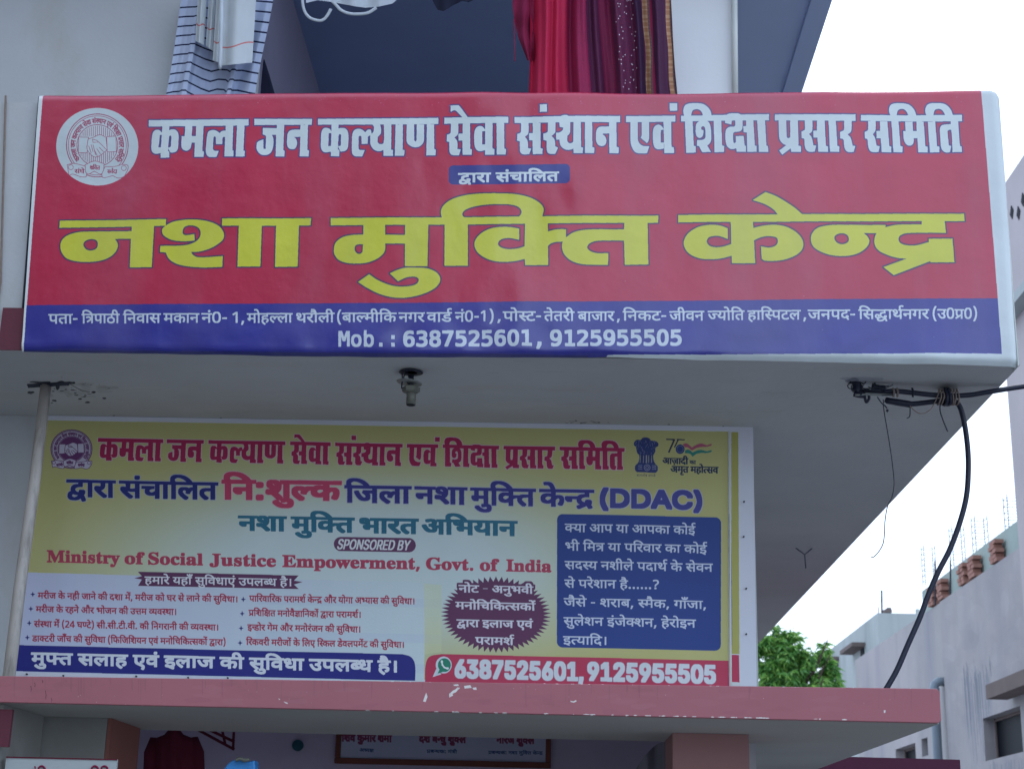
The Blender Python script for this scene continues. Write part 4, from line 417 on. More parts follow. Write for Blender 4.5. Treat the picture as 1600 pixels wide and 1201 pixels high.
class Sheet:
    """a flat printed sheet; drawing coordinates are the layout grid of the sign, the sheet is metric"""
    def __init__(s, kind, c, p0, p1, W, H, base):
        s.kind, s.c, s.p0, s.p1, s.W, s.H = kind, c, p0, p1, W, H
        s.a = np.empty((H, W, 3), np.float32); s.a[:] = rgb(base)
    def tex(s, p):
        p = np.asarray(p, float).reshape(-1, 2)
        d = (np.outer((p[:, 0]-800)/FPX, CR)+np.outer(-(p[:, 1]-600.5)/FPX, CU)+np.array(CF))
        if s.kind == 'X': k = s.c/d[:, 0]; X, V = d[:, 1]*k, EYE+d[:, 2]*k
        elif s.kind == 'Y': k = s.c/d[:, 1]; X, V = d[:, 0]*k, EYE+d[:, 2]*k
        else: k = (s.c-EYE)/d[:, 2]; X, V = d[:, 0]*k, d[:, 1]*k
        return np.stack([(X-s.p0[0])/(s.p1[0]-s.p0[0])*s.W, (s.p1[1]-V)/(s.p1[1]-s.p0[1])*s.H], 1)
    def uv(s, X, V):
        return ((X-s.p0[0])/(s.p1[0]-s.p0[0]), (V-s.p0[1])/(s.p1[1]-s.p0[1]))
    def put(s, r, col, alpha=1.0):
        if r is None: return
        m, x0, y0 = r
        X0, Y0 = max(x0, 0), max(y0, 0); X1, Y1 = min(x0+m.shape[1], s.W), min(y0+m.shape[0], s.H)
        if X1 <= X0 or Y1 <= Y0: return
        mm = m[Y0-y0:Y1-y0, X0-x0:X1-x0]; v = s.a[Y0:Y1, X0:X1]
        if isinstance(col, str): v[mm] = v[mm]*(1-alpha)+rgb(col)*alpha
        else: v[mm] = col[Y0:Y1, X0:X1][mm]
    def poly(s, txt, col, alpha=1.0, grow=0):
        r = raster([s.tex(parse(txt))], s.W, s.H)
        if r and grow: r = dilate(*r, grow, grow)
        s.put(r, col, alpha)
    def pts(s, P, col, alpha=1.0):
        s.put(raster([s.tex(P)], s.W, s.H), col, alpha)
    def ell(s, cx, cy, rx, ry, col, alpha=1.0, a0=0, a1=360, n=64):
        s.pts([(cx+rx*math.cos(R_(a0+(a1-a0)*i/n)), cy+ry*math.sin(R_(a0+(a1-a0)*i/n))) for i in range(n)], col, alpha)
    def stroke(s, P, wd, col, closed=False):
        P = [np.array(p, float) for p in P]
        if closed: P = P+[P[0]]
        for a, b in zip(P, P[1:]):
            d = b-a; l = np.linalg.norm(d)
            if l < 1e-6: continue
            n_ = np.array((-d[1], d[0]))/l*wd/2; e = d/l*wd*.35
            s.pts([a-e+n_, b+e+n_, b+e-n_, a-e-n_], col)
    def ring(s, cx, cy, rx, ry, wd, col, a0=0, a1=360, n=72):
        P = [(cx+rx*math.cos(R_(a0+(a1-a0)*i/n)), cy+ry*math.sin(R_(a0+(a1-a0)*i/n))) for i in range(n+1)]
        s.stroke(P, wd, col)
    def rrect(s, x0, y0, x1, y1, r, col, sl=0.0, corners='tltrbrbl', lean=0.0):
        P = []
        for cx, cy, a, nm in ((x1-r, y0+r, -90, 'tr'), (x1-r, y1-r, 0, 'br'), (x0+r, y1-r, 90, 'bl'), (x0+r, y0+r, 180, 'tl')):
            if nm in corners:
                P += [(cx+r*math.cos(R_(a+90*k/8)), cy+r*math.sin(R_(a+90*k/8))) for k in range(9)]
            else:
                P.append((x1 if 'r' in nm else x0, y0 if 't' in nm else y1))
        P = [(x-lean*(y-y0), y+sl*(x-x0)) for x, y in P]
        s.pts(P, col)
    def text(s, key, x0, x1, b0, b1, h, col, bold=0, line=None, shear=0, cap=None, xy=1.0):
        """ink from x0 to x1, baseline b0 (left) to b1 (right), letter height h"""
        C = string_lines(key)
        A = np.concatenate(C); lo, hi = A[:, 0].min(), A[:, 0].max()
        top = cap or {'d': 650.0, 'i': 727.0, 'm': 729.0, 's': 714.0}[key[0]]
        out = []
        for c in C:
            u = (c[:, 0]-lo)/(hi-lo); v = c[:, 1]/top
            out.append(s.tex(np.stack([x0+u*(x1-x0)+shear*v*h, b0+u*(b1-b0)-v*h], 1)))
        r = raster(out, s.W, s.H)
        if r is None: return
        k = s.W/abs((s.tex([(x1, b1)])-s.tex([(x0, b0)]))[0, 0])*(x1-x0)/s.W; sc = 1/k*1.0
        sc = abs((s.tex([(x1, b1)])-s.tex([(x0, b0)]))[0, 0])/(x1-x0)
        if bold: r = dilate(*r, bold*sc, bold*sc*xy, 6.0)
        if line:
            s.put(dilate(*r, line[1]*sc, line[1]*sc), line[0])
        s.put(r, col)
    def shape(s, parts, col, line=None, fn=None, grow=0):
        """parts: list of ('+'/'-', polyline in layout units) combined in order"""
        T = [(op, fn(p) if fn else s.tex(p)) for op, p in parts]
        A = np.concatenate([t for _, t in T]); x0, y0 = np.floor(A.min(0)).astype(int)-2; x1, y1 = np.ceil(A.max(0)).astype(int)+3
        M = np.zeros((y1-y0, x1-x0), bool)
        for op, t in T:
            r = raster([t-(x0, y0)], x1-x0, y1-y0)
            if r is None: continue
            m, a, b = r; v = M[b:b+m.shape[0], a:a+m.shape[1]]
            if op == '+': v |= m
            else: v &= ~m
        r = (M, x0, y0)
        if grow: r = dilate(*r, grow, grow)
        if line: s.put(dilate(*r, line[1], line[1]), line[0])
        s.put(r, col)
    def image(s, name):
        im = bpy.data.images.new(name, s.W, s.H, alpha=False)
        a = np.ones((s.H, s.W, 4), np.float32); a[:, :, :3] = np.clip(s.a[::-1]/255., 0, 1)
        im.pixels.foreach_set(a.ravel()); im.update(); im.pack()
        return im

def traced(block):
    """block: 'ox oy scale' line then lines of '+ ...' / '- ...' outlines; '>' shifts the origin"""
    out = []; ox = oy = 0; k = 1
    for ln in block.strip().splitlines():
        ln = ln.strip()
        if ln[0] == '@':
            ox, oy, k = map(float, ln[1:].split()); continue
        out.append((ln[0], parse(ln[1:], ox, oy, 1/k)))
    return out

# heavy condensed headline words (one block per word; the first outline is its head line)
TITLE = {
'kamala': """@230 160 10
+ 30,290 1590,278 1592,378 28,390
+ 242,500 215,462* 180,440* 130,446* 95,482* 82,540* 72,650* 70,740* 92,795* 140,816* 212,806 242,806
- 205,522 242,522 224,714 182,714
+ 345,450 385,436* 440,440* 482,478* 498,540* 494,640* 488,730* 460,782* 400,800* 372,800 340,745 330,715
- 350,545 365,532* 385,545 376,705 345,722 330,722
+ 242,380 352,380 332,772 352,785 352,878 215,878 217,790 222,700
+ 602,375 712,375 702,540 765,540 770,375 888,375 868,775 892,780 888,866 742,866 750,645 700,645 696,680 680,735* 640,765* 600,768* 560,745* 540,700* 545,540 590,540
+ 1232,375 1350,375 1338,768 1355,770 1355,862 1212,862 1222,600 1222,555 1190,560* 1182,600 1180,668 1080,668 1078,560 1060,548* 1042,562 1032,740 1048,765* 1070,772 1125,775 1090,868 980,868* 940,840* 922,780* 930,650* 945,520* 965,470* 1020,448* 1080,455* 1140,495 1170,465* 1232,455
+ 1410,375 1528,375 1510,768 1532,775 1528,862 1388,862""",
'jan': """@390 160 10
+ 80,275 980,268 975,360 80,372
+ 430,365 545,365 530,755 550,765 545,856 410,856 418,520 350,520 372,560* 378,620* 368,720* 340,790* 290,828* 230,838* 170,820* 125,770* 112,720* 118,645 150,620* 220,592 222,740 255,740 262,560 255,535* 210,515 212,415 430,415
+ 800,362 915,362 905,750 930,762 925,852 785,852 795,550 720,550 698,552 725,575* 742,620* 740,680* 715,728* 665,742* 615,725* 588,670* 590,580* 598,500* 630,455* 690,438* 795,438""",
'kalyan': """@390 160 10
+ 1070,268 2950,240 2950,338 1070,358
+ 1285,470 1255,425* 1215,408* 1165,412* 1132,450* 1120,520* 1116,640* 1115,700* 1135,760* 1180,788* 1262,778 1285,778
- 1240,490 1285,490 1272,688 1230,688
+ 1388,415 1430,405* 1490,410* 1530,450* 1545,520* 1543,640* 1535,710* 1505,755* 1450,772* 1420,772 1385,700
- 1395,515 1410,502* 1432,515 1425,680 1385,692
+ 1282,352 1392,352 1380,735 1405,760 1402,848 1270,848
+ 1895,430 1905,475 1888,520 1865,527* 1848,545 1845,652 1750,652 1748,540 1727,525* 1705,540 1702,715 1714,740* 1740,748 1800,748 1760,848 1680,848 1640,840* 1605,805* 1597,760 1598,620* 1603,520* 1630,445* 1690,416* 1755,428* 1808,470 1840,434* 1870,426*
+ 1915,345 1940,380* 1940,440* 1920,480* 1888,490 1885,600* 1890,660* 1930,730* 1990,762* 2040,765* 2092,745 2092,838 2240,838 2240,745 2212,740 2216,345 2098,345 2094,630* 2050,655* 2005,630* 2002,545 2020,525* 2050,490* 2055,440* 2052,400* 2040,345
+ 2280,345 2395,345 2392,740 2420,748 2415,835 2268,835
+ 2455,342 2570,342 2572,590 2590,610* 2608,590 2612,342 2725,342 2722,600* 2700,650* 2650,690* 2590,702* 2530,690* 2470,645* 2452,600*
+ 2770,340 2882,340 2885,728 2910,738 2905,828 2760,828""",
'seva': """@690 160 10
+ 42,240 1042,235 1042,332 42,335
+ 140,52 265,50 290,75* 410,240 325,240 240,150* 200,128* 165,140* 142,155
+ 145,330 262,330 260,480* 245,515* 200,550 235,590* 248,640* 248,730 300,735 272,828 190,828 150,815* 125,775* 120,700 122,620 78,608 82,505 125,490* 142,465*
+ 330,330 445,330 448,730 475,740 472,822 328,822 325,600 265,600 262,492 328,490
+ 685,440 650,395* 615,378* 560,388* 525,430* 510,500* 510,640* 525,710* 560,755* 610,768* 660,755 685,752
- 635,460 685,455 685,660 635,660
+ 680,328 798,328 795,725 825,735 825,822 680,822
+ 858,328 978,328 980,728 1008,738 1002,822 862,822""",
'sansthan': """@690 160 10
+ 1140,238 2790,220 2790,318 1140,332
+ 1535,42 1645,40 1645,158 1535,160
+ 1242,330 1360,330 1358,475* 1345,510* 1302,545 1335,590* 1348,640* 1352,725 1400,730 1370,818 1290,822 1250,810* 1225,770* 1222,700 1222,618 1178,605 1182,500 1222,488* 1240,465*
+ 1425,330 1545,330 1548,725 1580,735 1575,818 1425,818 1420,600 1368,600 1365,490 1425,488
+ 1660,325 1780,325 1778,470* 1765,500* 1720,540 1755,580* 1770,620* 1775,700 1815,720 1815,735 1775,820 1705,820 1665,805* 1645,765* 1640,700 1640,615 1600,600 1590,600 1590,500 1640,485* 1658,465*
+ 1845,250 1870,225* 1930,212* 1980,225* 2010,260 2008,470* 1995,510* 1965,540 1965,620* 1995,652* 2040,645* 2058,620 2058,320 2175,320 2178,715 2208,722 2205,808 2060,808 2060,735 2030,750* 1980,758* 1920,745* 1865,700* 1845,640* 1842,600 1790,598 1788,490 1840,485* 1890,450* 1900,410 1845,400 1838,330
+ 2238,320 2352,320 2355,712 2388,722 2382,808 2240,808
+ 2615,318 2730,318 2735,702 2768,712 2765,805 2620,805 2618,495 2520,500 2515,512 2550,540* 2572,590* 2570,640* 2545,682* 2495,695* 2445,675* 2415,620* 2410,520* 2420,450* 2450,405* 2505,390* 2615,388""",
'evam': """@1010 160 10
+ -320,222 450,215 452,308 -320,318
+ -250,312 -135,312 -135,560* -125,620* -90,665* -40,690 45,690 10,800 -120,800* -180,780* -230,700* -250,600*
+ -75,308 40,308 42,560* 30,615 8,642 -90,560 -75,525
+ 270,425 235,375* 190,355* 145,368* 112,410* 100,480* 102,600* 115,680* 145,725* 200,740* 275,725
- 225,440 275,432 275,635 222,635
+ 265,310 385,310 392,700 430,712 432,798 280,798
+ 362,22 480,22 480,138 365,140""",
'shiksha': """@1010 160 10
+ 540,220 1910,205 1910,300 540,308
+ 590,230 575,140* 600,60* 660,28* 780,22* 880,35* 950,80* 1000,150* 1015,215 880,215 860,160* 820,125* 770,118* 720,140* 695,225
+ 600,300 720,300 738,690 770,700 768,798 620,798
+ 780,345* 830,305* 930,300* 975,330* 1000,400* 1010,520* 1005,620* 980,665* 948,690 1005,790 870,795 820,700 785,690 790,600 880,598* 915,570* 920,500* 915,430* 900,395* 875,388* 855,410* 860,440 890,450 885,510* 870,550* 830,570* 790,550* 770,500* 768,420*
+ 1048,300 1165,300 1180,690 1212,700 1208,795 1060,795
+ 1225,240 1270,200* 1350,190* 1440,195* 1490,235* 1497,320 1495,420* 1470,465* 1420,478* 1375,482 1350,500 1355,640* 1372,655* 1392,640 1392,545 1515,545 1530,690 1550,700 1550,790 1405,790 1400,735 1340,750* 1290,735* 1250,690* 1232,600* 1232,480* 1250,430* 1300,400* 1370,395* 1385,350* 1375,290* 1350,275* 1330,300 1325,365 1225,340
+ 1550,300 1665,300 1690,690 1718,700 1718,790 1572,790 1562,490 1515,485 1508,395 1552,388
+ 1725,300 1848,300 1870,690 1895,700 1900,790 1755,790""",
'prasar': """@1160 160 10
+ 502,208 1765,198 1765,300 502,300
+ 560,300 680,300 690,560* 715,575* 742,560 740,300 860,300 872,690 910,700 910,788 760,788 750,735 618,832 570,768 680,685 620,655* 580,600* 568,540*
+ 970,300 1090,300 1088,440* 1075,480* 1035,510 1070,550* 1088,600* 1105,685 1150,690 1125,785 1040,785* 1000,765* 972,710* 965,600 955,580 920,575 915,475 945,460* 970,440*
+ 1160,300 1280,300 1300,690 1330,700 1335,785 1182,785 1168,565 1105,565 1102,460 1158,455
+ 1340,300 1455,300 1480,690 1510,700 1510,785 1365,785
+ 1585,300 1705,300 1700,440* 1685,480* 1640,510 1680,550* 1700,600* 1720,685 1762,690 1735,785 1650,785* 1615,765* 1590,710* 1580,600 1560,580 1522,575 1520,475 1555,460* 1582,440*""",
'samiti': """@1340 160 10
+ 48,205 1632,195 1632,296 48,296
+ 160,298 282,298 280,430* 265,470* 235,505 265,550* 280,600* 295,680 345,690 325,782 230,782* 190,760* 165,700* 155,600 145,578 110,570 105,470 140,455* 160,435*
+ 348,298 465,298 495,685 525,695 525,782 375,782 360,565 295,565 292,452 350,448
+ 515,215 490,130* 510,50* 560,20* 660,12* 760,20* 830,50* 890,120* 920,205 795,205 770,150* 730,110* 680,102* 630,130* 608,215
+ 528,298 640,298 670,680 705,690 702,780 560,780
+ 745,298 860,298 868,445 925,445 922,298 1035,298 1062,680 1098,690 1098,778 950,778 935,555 880,558 880,600* 865,650* 820,675* 770,660* 735,615* 720,560 715,445 752,445
+ 1080,215 1058,130* 1080,50* 1130,18* 1220,10* 1330,18* 1400,50* 1460,120* 1490,205 1370,200 1345,150* 1305,110* 1250,102* 1205,125* 1185,215
+ 1100,298 1215,298 1245,680 1280,690 1280,778 1132,778
+ 1455,295 1572,290 1600,680 1625,690 1630,778 1485,778 1465,435* 1435,428* 1408,445 1425,670 1465,680 1445,780 1380,780* 1330,750* 1305,690* 1290,500* 1290,400* 1320,355* 1370,345* 1460,338""",
}
YELLOW = ["""@80 320 8
+ 110,203 1442,188 1438,272 105,292
+ 1010,270 1292,270 1262,788 985,788 1000,430 800,430 830,480* 835,530* 800,600* 720,665* 600,705* 450,718* 320,710* 200,675* 140,610* 118,530* 135,450* 200,390* 320,350* 450,338* 1010,335
- 405,510* 415,470* 460,440* 520,432* 570,450* 585,500* 565,550* 500,575* 440,560*
@240 320 6.154
+ 85,255* 100,225* 180,175* 300,152* 420,150* 540,170* 630,210* 675,270* 675,330* 640,370* 560,420* 450,455* 365,460 380,485* 420,508* 500,510* 670,498 662,602 500,608* 350,600* 230,575* 155,530* 120,465 65,462 70,402 280,398* 380,375* 440,330* 455,270* 430,225* 370,205* 310,215* 285,250* 290,290* 330,298* 395,288 400,350 300,358* 180,345* 100,300*
+ 662,138 1515,130 1510,200 660,208
+ 822,200 1042,200 1028,595 808,598
+ 1178,200 1398,200 1385,595 1168,598""",
"""@0 0 1
+ 516.8,340.8 1028.7,337 1028.3,348.2 516.8,352.3
@500 320 7.75
+ 525,240 790,240 790,365 1030,365 1030,240 1312,240 1300,742 1028,742 1028,470 790,470 790,540* 760,600* 680,660* 570,700* 450,712* 330,705* 230,670* 180,610* 168,540* 190,460* 270,395* 380,368* 525,362
- 520,478 515,570 495,590* 465,595* 430,570* 420,520* 445,485*
+ 845,830 930,790* 1030,762* 1160,758* 1300,768* 1400,810* 1450,870* 1452,930* 1400,1000* 1280,1065* 1120,1110* 980,1125* 840,1112* 700,1070* 560,1000* 460,935 595,840 680,900* 800,955* 920,985* 1060,985* 1160,960* 1195,910* 1170,875* 1110,868* 1040,880* 945,925
@680 290 8
+ 85,405 70,320* 110,240* 220,165* 400,115* 600,98* 800,98* 1000,110* 1180,150* 1300,215* 1355,290* 1340,380 1340,405 1020,405 1065,370* 1078,320* 1040,270* 960,242* 840,232* 640,238* 480,262* 380,300* 340,345* 350,385* 400,405
+ 118,470 408,470 408,1000 115,1000
+ 1050,540 950,522* 830,518* 700,535* 590,585* 520,650* 490,730* 520,820* 600,890* 720,940* 860,955* 1000,945* 1130,915 1130,755 1040,785* 940,795* 850,785* 790,745* 795,700* 850,665* 940,658* 1050,680
+ 1125,470 1408,470 1412,995 1125,995 1118,900 1118,760
@840 300 8
+ 122,500 200,478* 290,470* 355,472 355,570 330,600 310,625 220,630* 160,650* 122,685
+ 1085,385 1375,380 1385,905 1090,910 1080,610 760,612* 660,640* 620,690* 650,735* 730,765* 885,765 880,912 720,912* 540,900* 420,860* 340,790* 305,700* 320,610* 370,560* 460,505* 620,475* 1080,470""",
"""@0 0 1
+ 1059.6,336.6 1506.4,334.2 1507,345.8 1059.6,348
@1050 290 7.273
+ 632,490 540,460* 430,452* 300,475* 190,540* 138,620* 138,690* 190,770* 300,825* 430,840* 560,830* 680,800 680,665 590,695* 500,705* 430,690* 395,645* 410,600* 460,580* 530,578* 635,612
+ 665,400 918,400 945,885 680,885
+ 910,490 1020,462* 1150,450* 1270,465* 1380,515* 1460,590* 1490,670* 1470,740* 1400,800* 1280,845* 1150,860* 1050,855* 1018,835 1010,695 1100,708* 1170,690* 1200,650* 1190,600* 1140,582* 1060,580* 990,598* 920,632
+ 1060,80 1180,125* 1300,195* 1400,265* 1485,340 1205,340 1150,275* 1050,215* 915,172
@1250 310 5.926
+ 790,250 790,268 705,325 590,325 625,360* 640,400* 620,450* 560,500* 480,530* 380,540* 280,530* 180,495* 120,450* 98,390* 110,330* 160,280* 240,258* 330,250*
- 315,375* 330,345* 380,328* 430,340* 450,375* 440,410* 390,430* 340,415*
+ 1125,205 1338,205 1350,322 1000,325* 930,345* 910,380* 930,420* 1000,440* 1080,438* 1190,408 1190,378 1410,375 1428,595 1205,597 1205,585 865,715 770,640 985,562 900,555* 800,525* 720,480* 688,420* 695,350* 730,300* 800,268* 900,248* 1125,245"""]

def emblem(s, cx, cy, rx, ry, ink, paper, ring_fill=None, wd=.9):
    """handshake seal: double ring, ring lettering, hatched field, ribbon"""
    F_ = lambda x, y: (cx+x*rx, cy+y*ry)
    if ring_fill: s.ell(cx, cy, rx, ry, ring_fill)
    s.ring(cx, cy, rx, ry, wd*1.3, ink); s.ring(cx, cy, rx*.94, ry*.94, wd*.8, ink)
    s.ring(cx, cy, rx*.66, ry*.66, wd, ink)
    if paper != ink and ring_fill: s.ell(cx, cy, rx*.63, ry*.63, ink)
    # hatching
    if not ring_fill:
        for i in range(-9, 10):
            x = i*.066; yy = math.sqrt(max(0, .62**2-x*x))
            if yy > .28: s.stroke([F_(x, -yy), F_(x, -.3)], wd*.75, ink); s.stroke([F_(x, .22), F_(x, yy)], wd*.75, ink)
    # cuffs and hands
    s.pts([F_(-.6, -.26), F_(-.28, -.26), F_(-.33, .24), F_(-.62, .24)], paper)
    s.pts([F_(.6, -.3), F_(.3, -.28), F_(.32, .2), F_(.62, .2)], paper)
    s.stroke([F_(-.6, -.26), F_(-.28, -.26), F_(-.33, .24), F_(-.62, .24)], wd*.8, ink, True)
    s.stroke([F_(.6, -.3), F_(.3, -.28), F_(.32, .2), F_(.62, .2)], wd*.8, ink, True)
    hand = [(-.3, -.2, 0), (-.12, -.26, 1), (.08, -.34, 1), (.28, -.26, 0), (.32, .14, 0), (.22, .22, 1), (.12, .3, 1), (0, .36, 1), (-.12, .36, 1), (-.22, .28, 1), (-.32, .16, 1), (-.34, .05, 0)]
    hp = [F_(*p) for p in smooth(hand)]
    s.pts(hp, paper); s.stroke(hp, wd*.8, ink, True)
    for a, b in (((-.16, -.2), (-.02, -.16)), ((-.02, -.16), (.14, -.02)), ((.14, -.02), (.3, .14)), ((.06, .06), (.2, .2)), ((-.02, .1), (.1, .28)), ((-.1, .14), (0, .34)),
                 ((-.2, -.02), (-.14, .2)), ((-.28, .02), (-.2, .24)), ((-.14, -.02), (-.06, .3)), ((-.16, -.2), (-.14, -.1)), ((-.14, -.1), (.02, -.1))):
        s.stroke([F_(*a), F_(*b)], wd*.75, ink)
    # ring lettering
    key = 'd:कमला जन कल्याण सेवा संस्थान एवं शिक्षा प्रसार समिति'
    C = string_lines(key); A = np.concatenate(C); lo, hi = A[:, 0].min(), A[:, 0].max(); out = []
    for c in C:
        u = (c[:, 0]-lo)/(hi-lo); v = c[:, 1]/650
        th = np.radians(142+u*256); rr = .71+.15*v
        out.append(s.tex(np.stack([cx+rx*rr*np.cos(th), cy+ry*rr*np.sin(th)], 1)))
    r = raster(out, s.W, s.H)
    s.put(dilate(*r, .8, .8), ink)
    # ribbon
    rb = [[(-.98, .62), (-.75, .58), (-.4, .66), (-.36, .98), (-.55, 1.0), (-.8, .92), (-.92, .96)],
          [(-.4, .62), (-.1, .5), (.22, .58), (.14, .9), (-.1, .82), (-.34, .9)],
          [(.24, .68), (.6, .66), (.8, .6), (1.0, .66), (.88, .98), (.7, 1.04), (.5, .96), (.18, 1.02), (.14, .92)]]
    for P in rb:
        Q = [F_(*p) for p in smooth([(x, y, 1 if i % 2 else 0) for i, (x, y) in enumerate(P)])]
        s.pts(Q, paper); s.stroke(Q, wd*.8, ink, True)
    s.ring(*F_(-.86, .7), rx*.08, ry*.08, wd*.7, ink, n=16); s.ring(*F_(.86, .72), rx*.08, ry*.08, wd*.7, ink, n=16)
    for key, x in (('d:संघे', -.6), ('d:शक्ति', -.1), ('d:सर्वदा', .46)):
        y = .72 if x == -.1 else .84
        a = F_(x-.14, y+.05); b = F_(x+.18, y+.05)
        s.text(key, a[0], b[0], a[1], b[1], ry*.13, ink, bold=.25)

# ------------------------------------------------------------------ main signboard print
BY = 6.785
p_lo, p_hi = at(25, 580, BY), at(1600, 130, BY)
main_sheet = Sheet('Y', BY, (p_lo.x-.09, p_lo.z-.03), (p_hi.x+.02, p_hi.z+.03), 4096, 1216, 'd3dde0')
S = main_sheet
S.poly('0,100 71.5,100 68,148 36,548.5 36,640 0,640', 'e2e8ea')
S.poly('72,100 68.2,148 36.5,546.5 900,553 1565.5,552.5 1532.6,139 1529.5,100', 'bd1546')
S.poly('41.5,477 1558.7,466.3 1565.5,552.5 950,553.5 900,600 20,600 36.5,546.5', '282c92')
S.poly('36,545 920,553.5 880,600 20,600', '1d236c')  # darker navy hem: shade of the turned-under edge put into the print
for i in range(3):   # the seal's white disc
    pass
S.ell(152.5, 230, 64, 60.5, 'ccd8dc', n=90)
emblem(S, 152.5, 228, 48, 49, 'a5305c', 'ccd8dc', wd=1.0)
for k, blk in TITLE.items():
    S.shape(traced(blk), 'd3dee0', line=('41387e', 5.0))
for blk in YELLOW:
    S.shape(traced(blk), 'd2d23a', line=('3d3360', 5.4))
S.rrect(701, 258.5, 890.5, 288.5, 7, '252d88', sl=-.006)
S.text('d:द्वारा', 716.5, 766.5, 284.6, 284.3, 14.2, 'd6e0e4', bold=.75)
S.text('d:संचालित', 775, 873, 284, 283.3, 14.2, 'd6e0e4', bold=.75)
def by_(x): return 505.6-7.1*(x-76)/1380
for t, a, b in (('पता-', 76, 121), ('त्रिपाठी', 128, 187), ('निवास', 192.5, 251.5), ('मकान', 256, 311.5), ('नं0-', 315, 354.5), ('1', 363.5, 371), (',', 377, 381), ('मोहल्ला', 386, 457),
                ('थरौली', 463, 522.5), ('(बाल्मीकि', 527, 619.5), ('नगर', 623, 663.5), ('वार्ड', 667, 706), ('नं0-1)', 711, 771), (',', 777.5, 782), ('पोस्ट-', 786, 845), ('तेतरी', 850, 897.5),
                ('बाजार', 903, 960), (',', 964, 968), ('निकट-', 973, 1040.5), ('जीवन', 1046, 1100), ('ज्योति', 1106, 1163), ('हास्पिटल', 1168, 1250.5), (',', 1255, 1259), ('जनपद-', 1262, 1335),
                ('सिद्धार्थनगर', 1341, 1451), ('(उ0प्र0)', 1457, 1526)):
    S.text('d:'+t, a, b, by_(a), by_(b), 15.0, 'ced9e2', bold=.38)
S.text('m:Mob.:', 529.5, 616, 541, 540.6, 23, 'cbd6e2', bold=.85)
S.text('m:6387525601,', 631, 845, 540.6, 539.6, 23, 'cbd6e2', bold=1.15)
S.text('m:9125955505', 860.5, 1064, 539.6, 538.6, 23, 'cbd6e2', bold=1.15)

rs0 = random.Random(5)
for i in range(330):
    x = rs0.uniform(330, 1200) if i % 3 else rs0.uniform(80, 1520); y = 143+abs(rs0.gauss(0, 16)) if i % 4 else rs0.uniform(150, 540)
    S.ell(x, y, rs0.uniform(.3, 1.0), rs0.uniform(.3, 1.0), 'c9b8c6', alpha=rs0.uniform(.12, .5), n=8)

# ------------------------------------------------------------------ lower signboard print
WY = 7.935
q_lo, q_hi = at(10, 1090, WY), at(1190, 640, WY)
low_sheet = Sheet('Y', WY, (q_lo.x-.02, q_lo.z-.02), (q_hi.x+.02, q_hi.z+.02), 3600, 1400, 'dfe2ee')
S = low_sheet
# ground: yellow fading into pale blue-white
gy, gx = np.mgrid[0:S.H, 0:S.W].astype(np.float32)
c0 = S.tex([(570, 880)])[0]
dd = np.sqrt(((gx-c0[0])/(S.W*.47))**2+((gy-c0[1])/(S.H*.40))**2)
k = np.clip((dd-.28)/.78, 0, 1)[..., None]; k = k*k*(3-2*k)
grad = rgb('d6e6e6')*(1-k)+rgb('c8c482')*k
S.put(raster([S.tex([(75, 657), (1137.5, 674.5), (1139, 1072), (20, 1047.5)])], S.W, S.H), grad)
k2 = np.clip((gx-S.tex([(44, 900)])[0, 0])/(S.W*.5), 0, 1)[..., None]
lav = rgb('cdd3ee')*(1-k2)+rgb('d5e6ea')*k2
S.put(raster([S.tex(smooth([(37, 894, 0), (300, 901, 0), (640, 909, 0), (661, 916, 1), (663, 1066, 0), (20, 1049, 0)]))], S.W, S.H), lav)
# show-through of another print behind the thin sheet
for y in (930, 985, 1032): S.poly('400,%d 690,%d 690,%d 400,%d' % (y, y+6, y+20, y+14), 'c0cce6', alpha=.22)
S.poly('663,912 690,914 690,1018 663,1022', 'dfe6b8', alpha=.45)
emblem(S, 112.5, 702, 32, 30, '6d3a72', 'cfc9dd', ring_fill='c7bfd2', wd=1.1)
S0 = main_sheet
def redraw(name, x0, x1, y0, y1, h, col, line):
    P = traced(TITLE[name]); a = S0.tex([P[0][1][0]])[0]; b = S0.tex([P[0][1][1]])[0]
    hs = (S0.tex([P[0][1][0]+np.array((0, 58.6))])-S0.tex([P[0][1][0]]))[0, 1]
    A, B = S.tex([(x0, y0)])[0], S.tex([(x1, y1)])[0]; hd = (S.tex([(x0, y0+h)])-S.tex([(x0, y0)]))[0, 1]
    def fn(p):
        t = S0.tex(p); u = (t[:, 0]-a[0])/(b[0]-a[0]); v = (t[:, 1]-(a[1]+u*(b[1]-a[1])))/hs
        return np.stack([A[0]+u*(B[0]-A[0]), A[1]+u*(B[1]-A[1])+v*hd], 1)
    S.shape(P, col, line=line, fn=fn)
def hy(x): return 684.6+(x-154)*.0192
for nme, a, b in (('kamala', 154, 255.5), ('jan', 261, 319), ('kalyan', 326, 446.5), ('seva', 454, 517), ('sansthan', 524, 629.5), ('evam', 636, 685), ('shiksha', 692, 780), ('prasar', 787, 867.5), ('samiti', 874.5, 976)):
    redraw(nme, a, b, hy(a), hy(b), 34.6, 'b32358', ('d9c3cf', 3.2))
def b2(x): return 775.6+(x-106)*.0194
for t, a, b in (('द्वारा', 106, 180), ('संचालित', 188, 340)):
    S.text('d:'+t, a, b, b2(a), b2(b), 26.5, '25307e', bold=1.75, line=('b9bfd6', 1.1), xy=.62)
S.text('d:नि:शुल्क', 349, 532, 779.3, 781.5, 29.5, 'd0486c', bold=2.6, line=('e0c5cc', 1.1), xy=.62)
for t, a, b in (('जिला', 540, 642), ('नशा', 649.5, 729), ('मुक्ति', 736.5, 836), ('केन्द्र', 844, 927)):
    S.text('d:'+t, a, b, b2(a)+.4, b2(b)+.4, 26.5, '38398e', bold=1.75, line=('b9bfd6', 1.1), xy=.62)
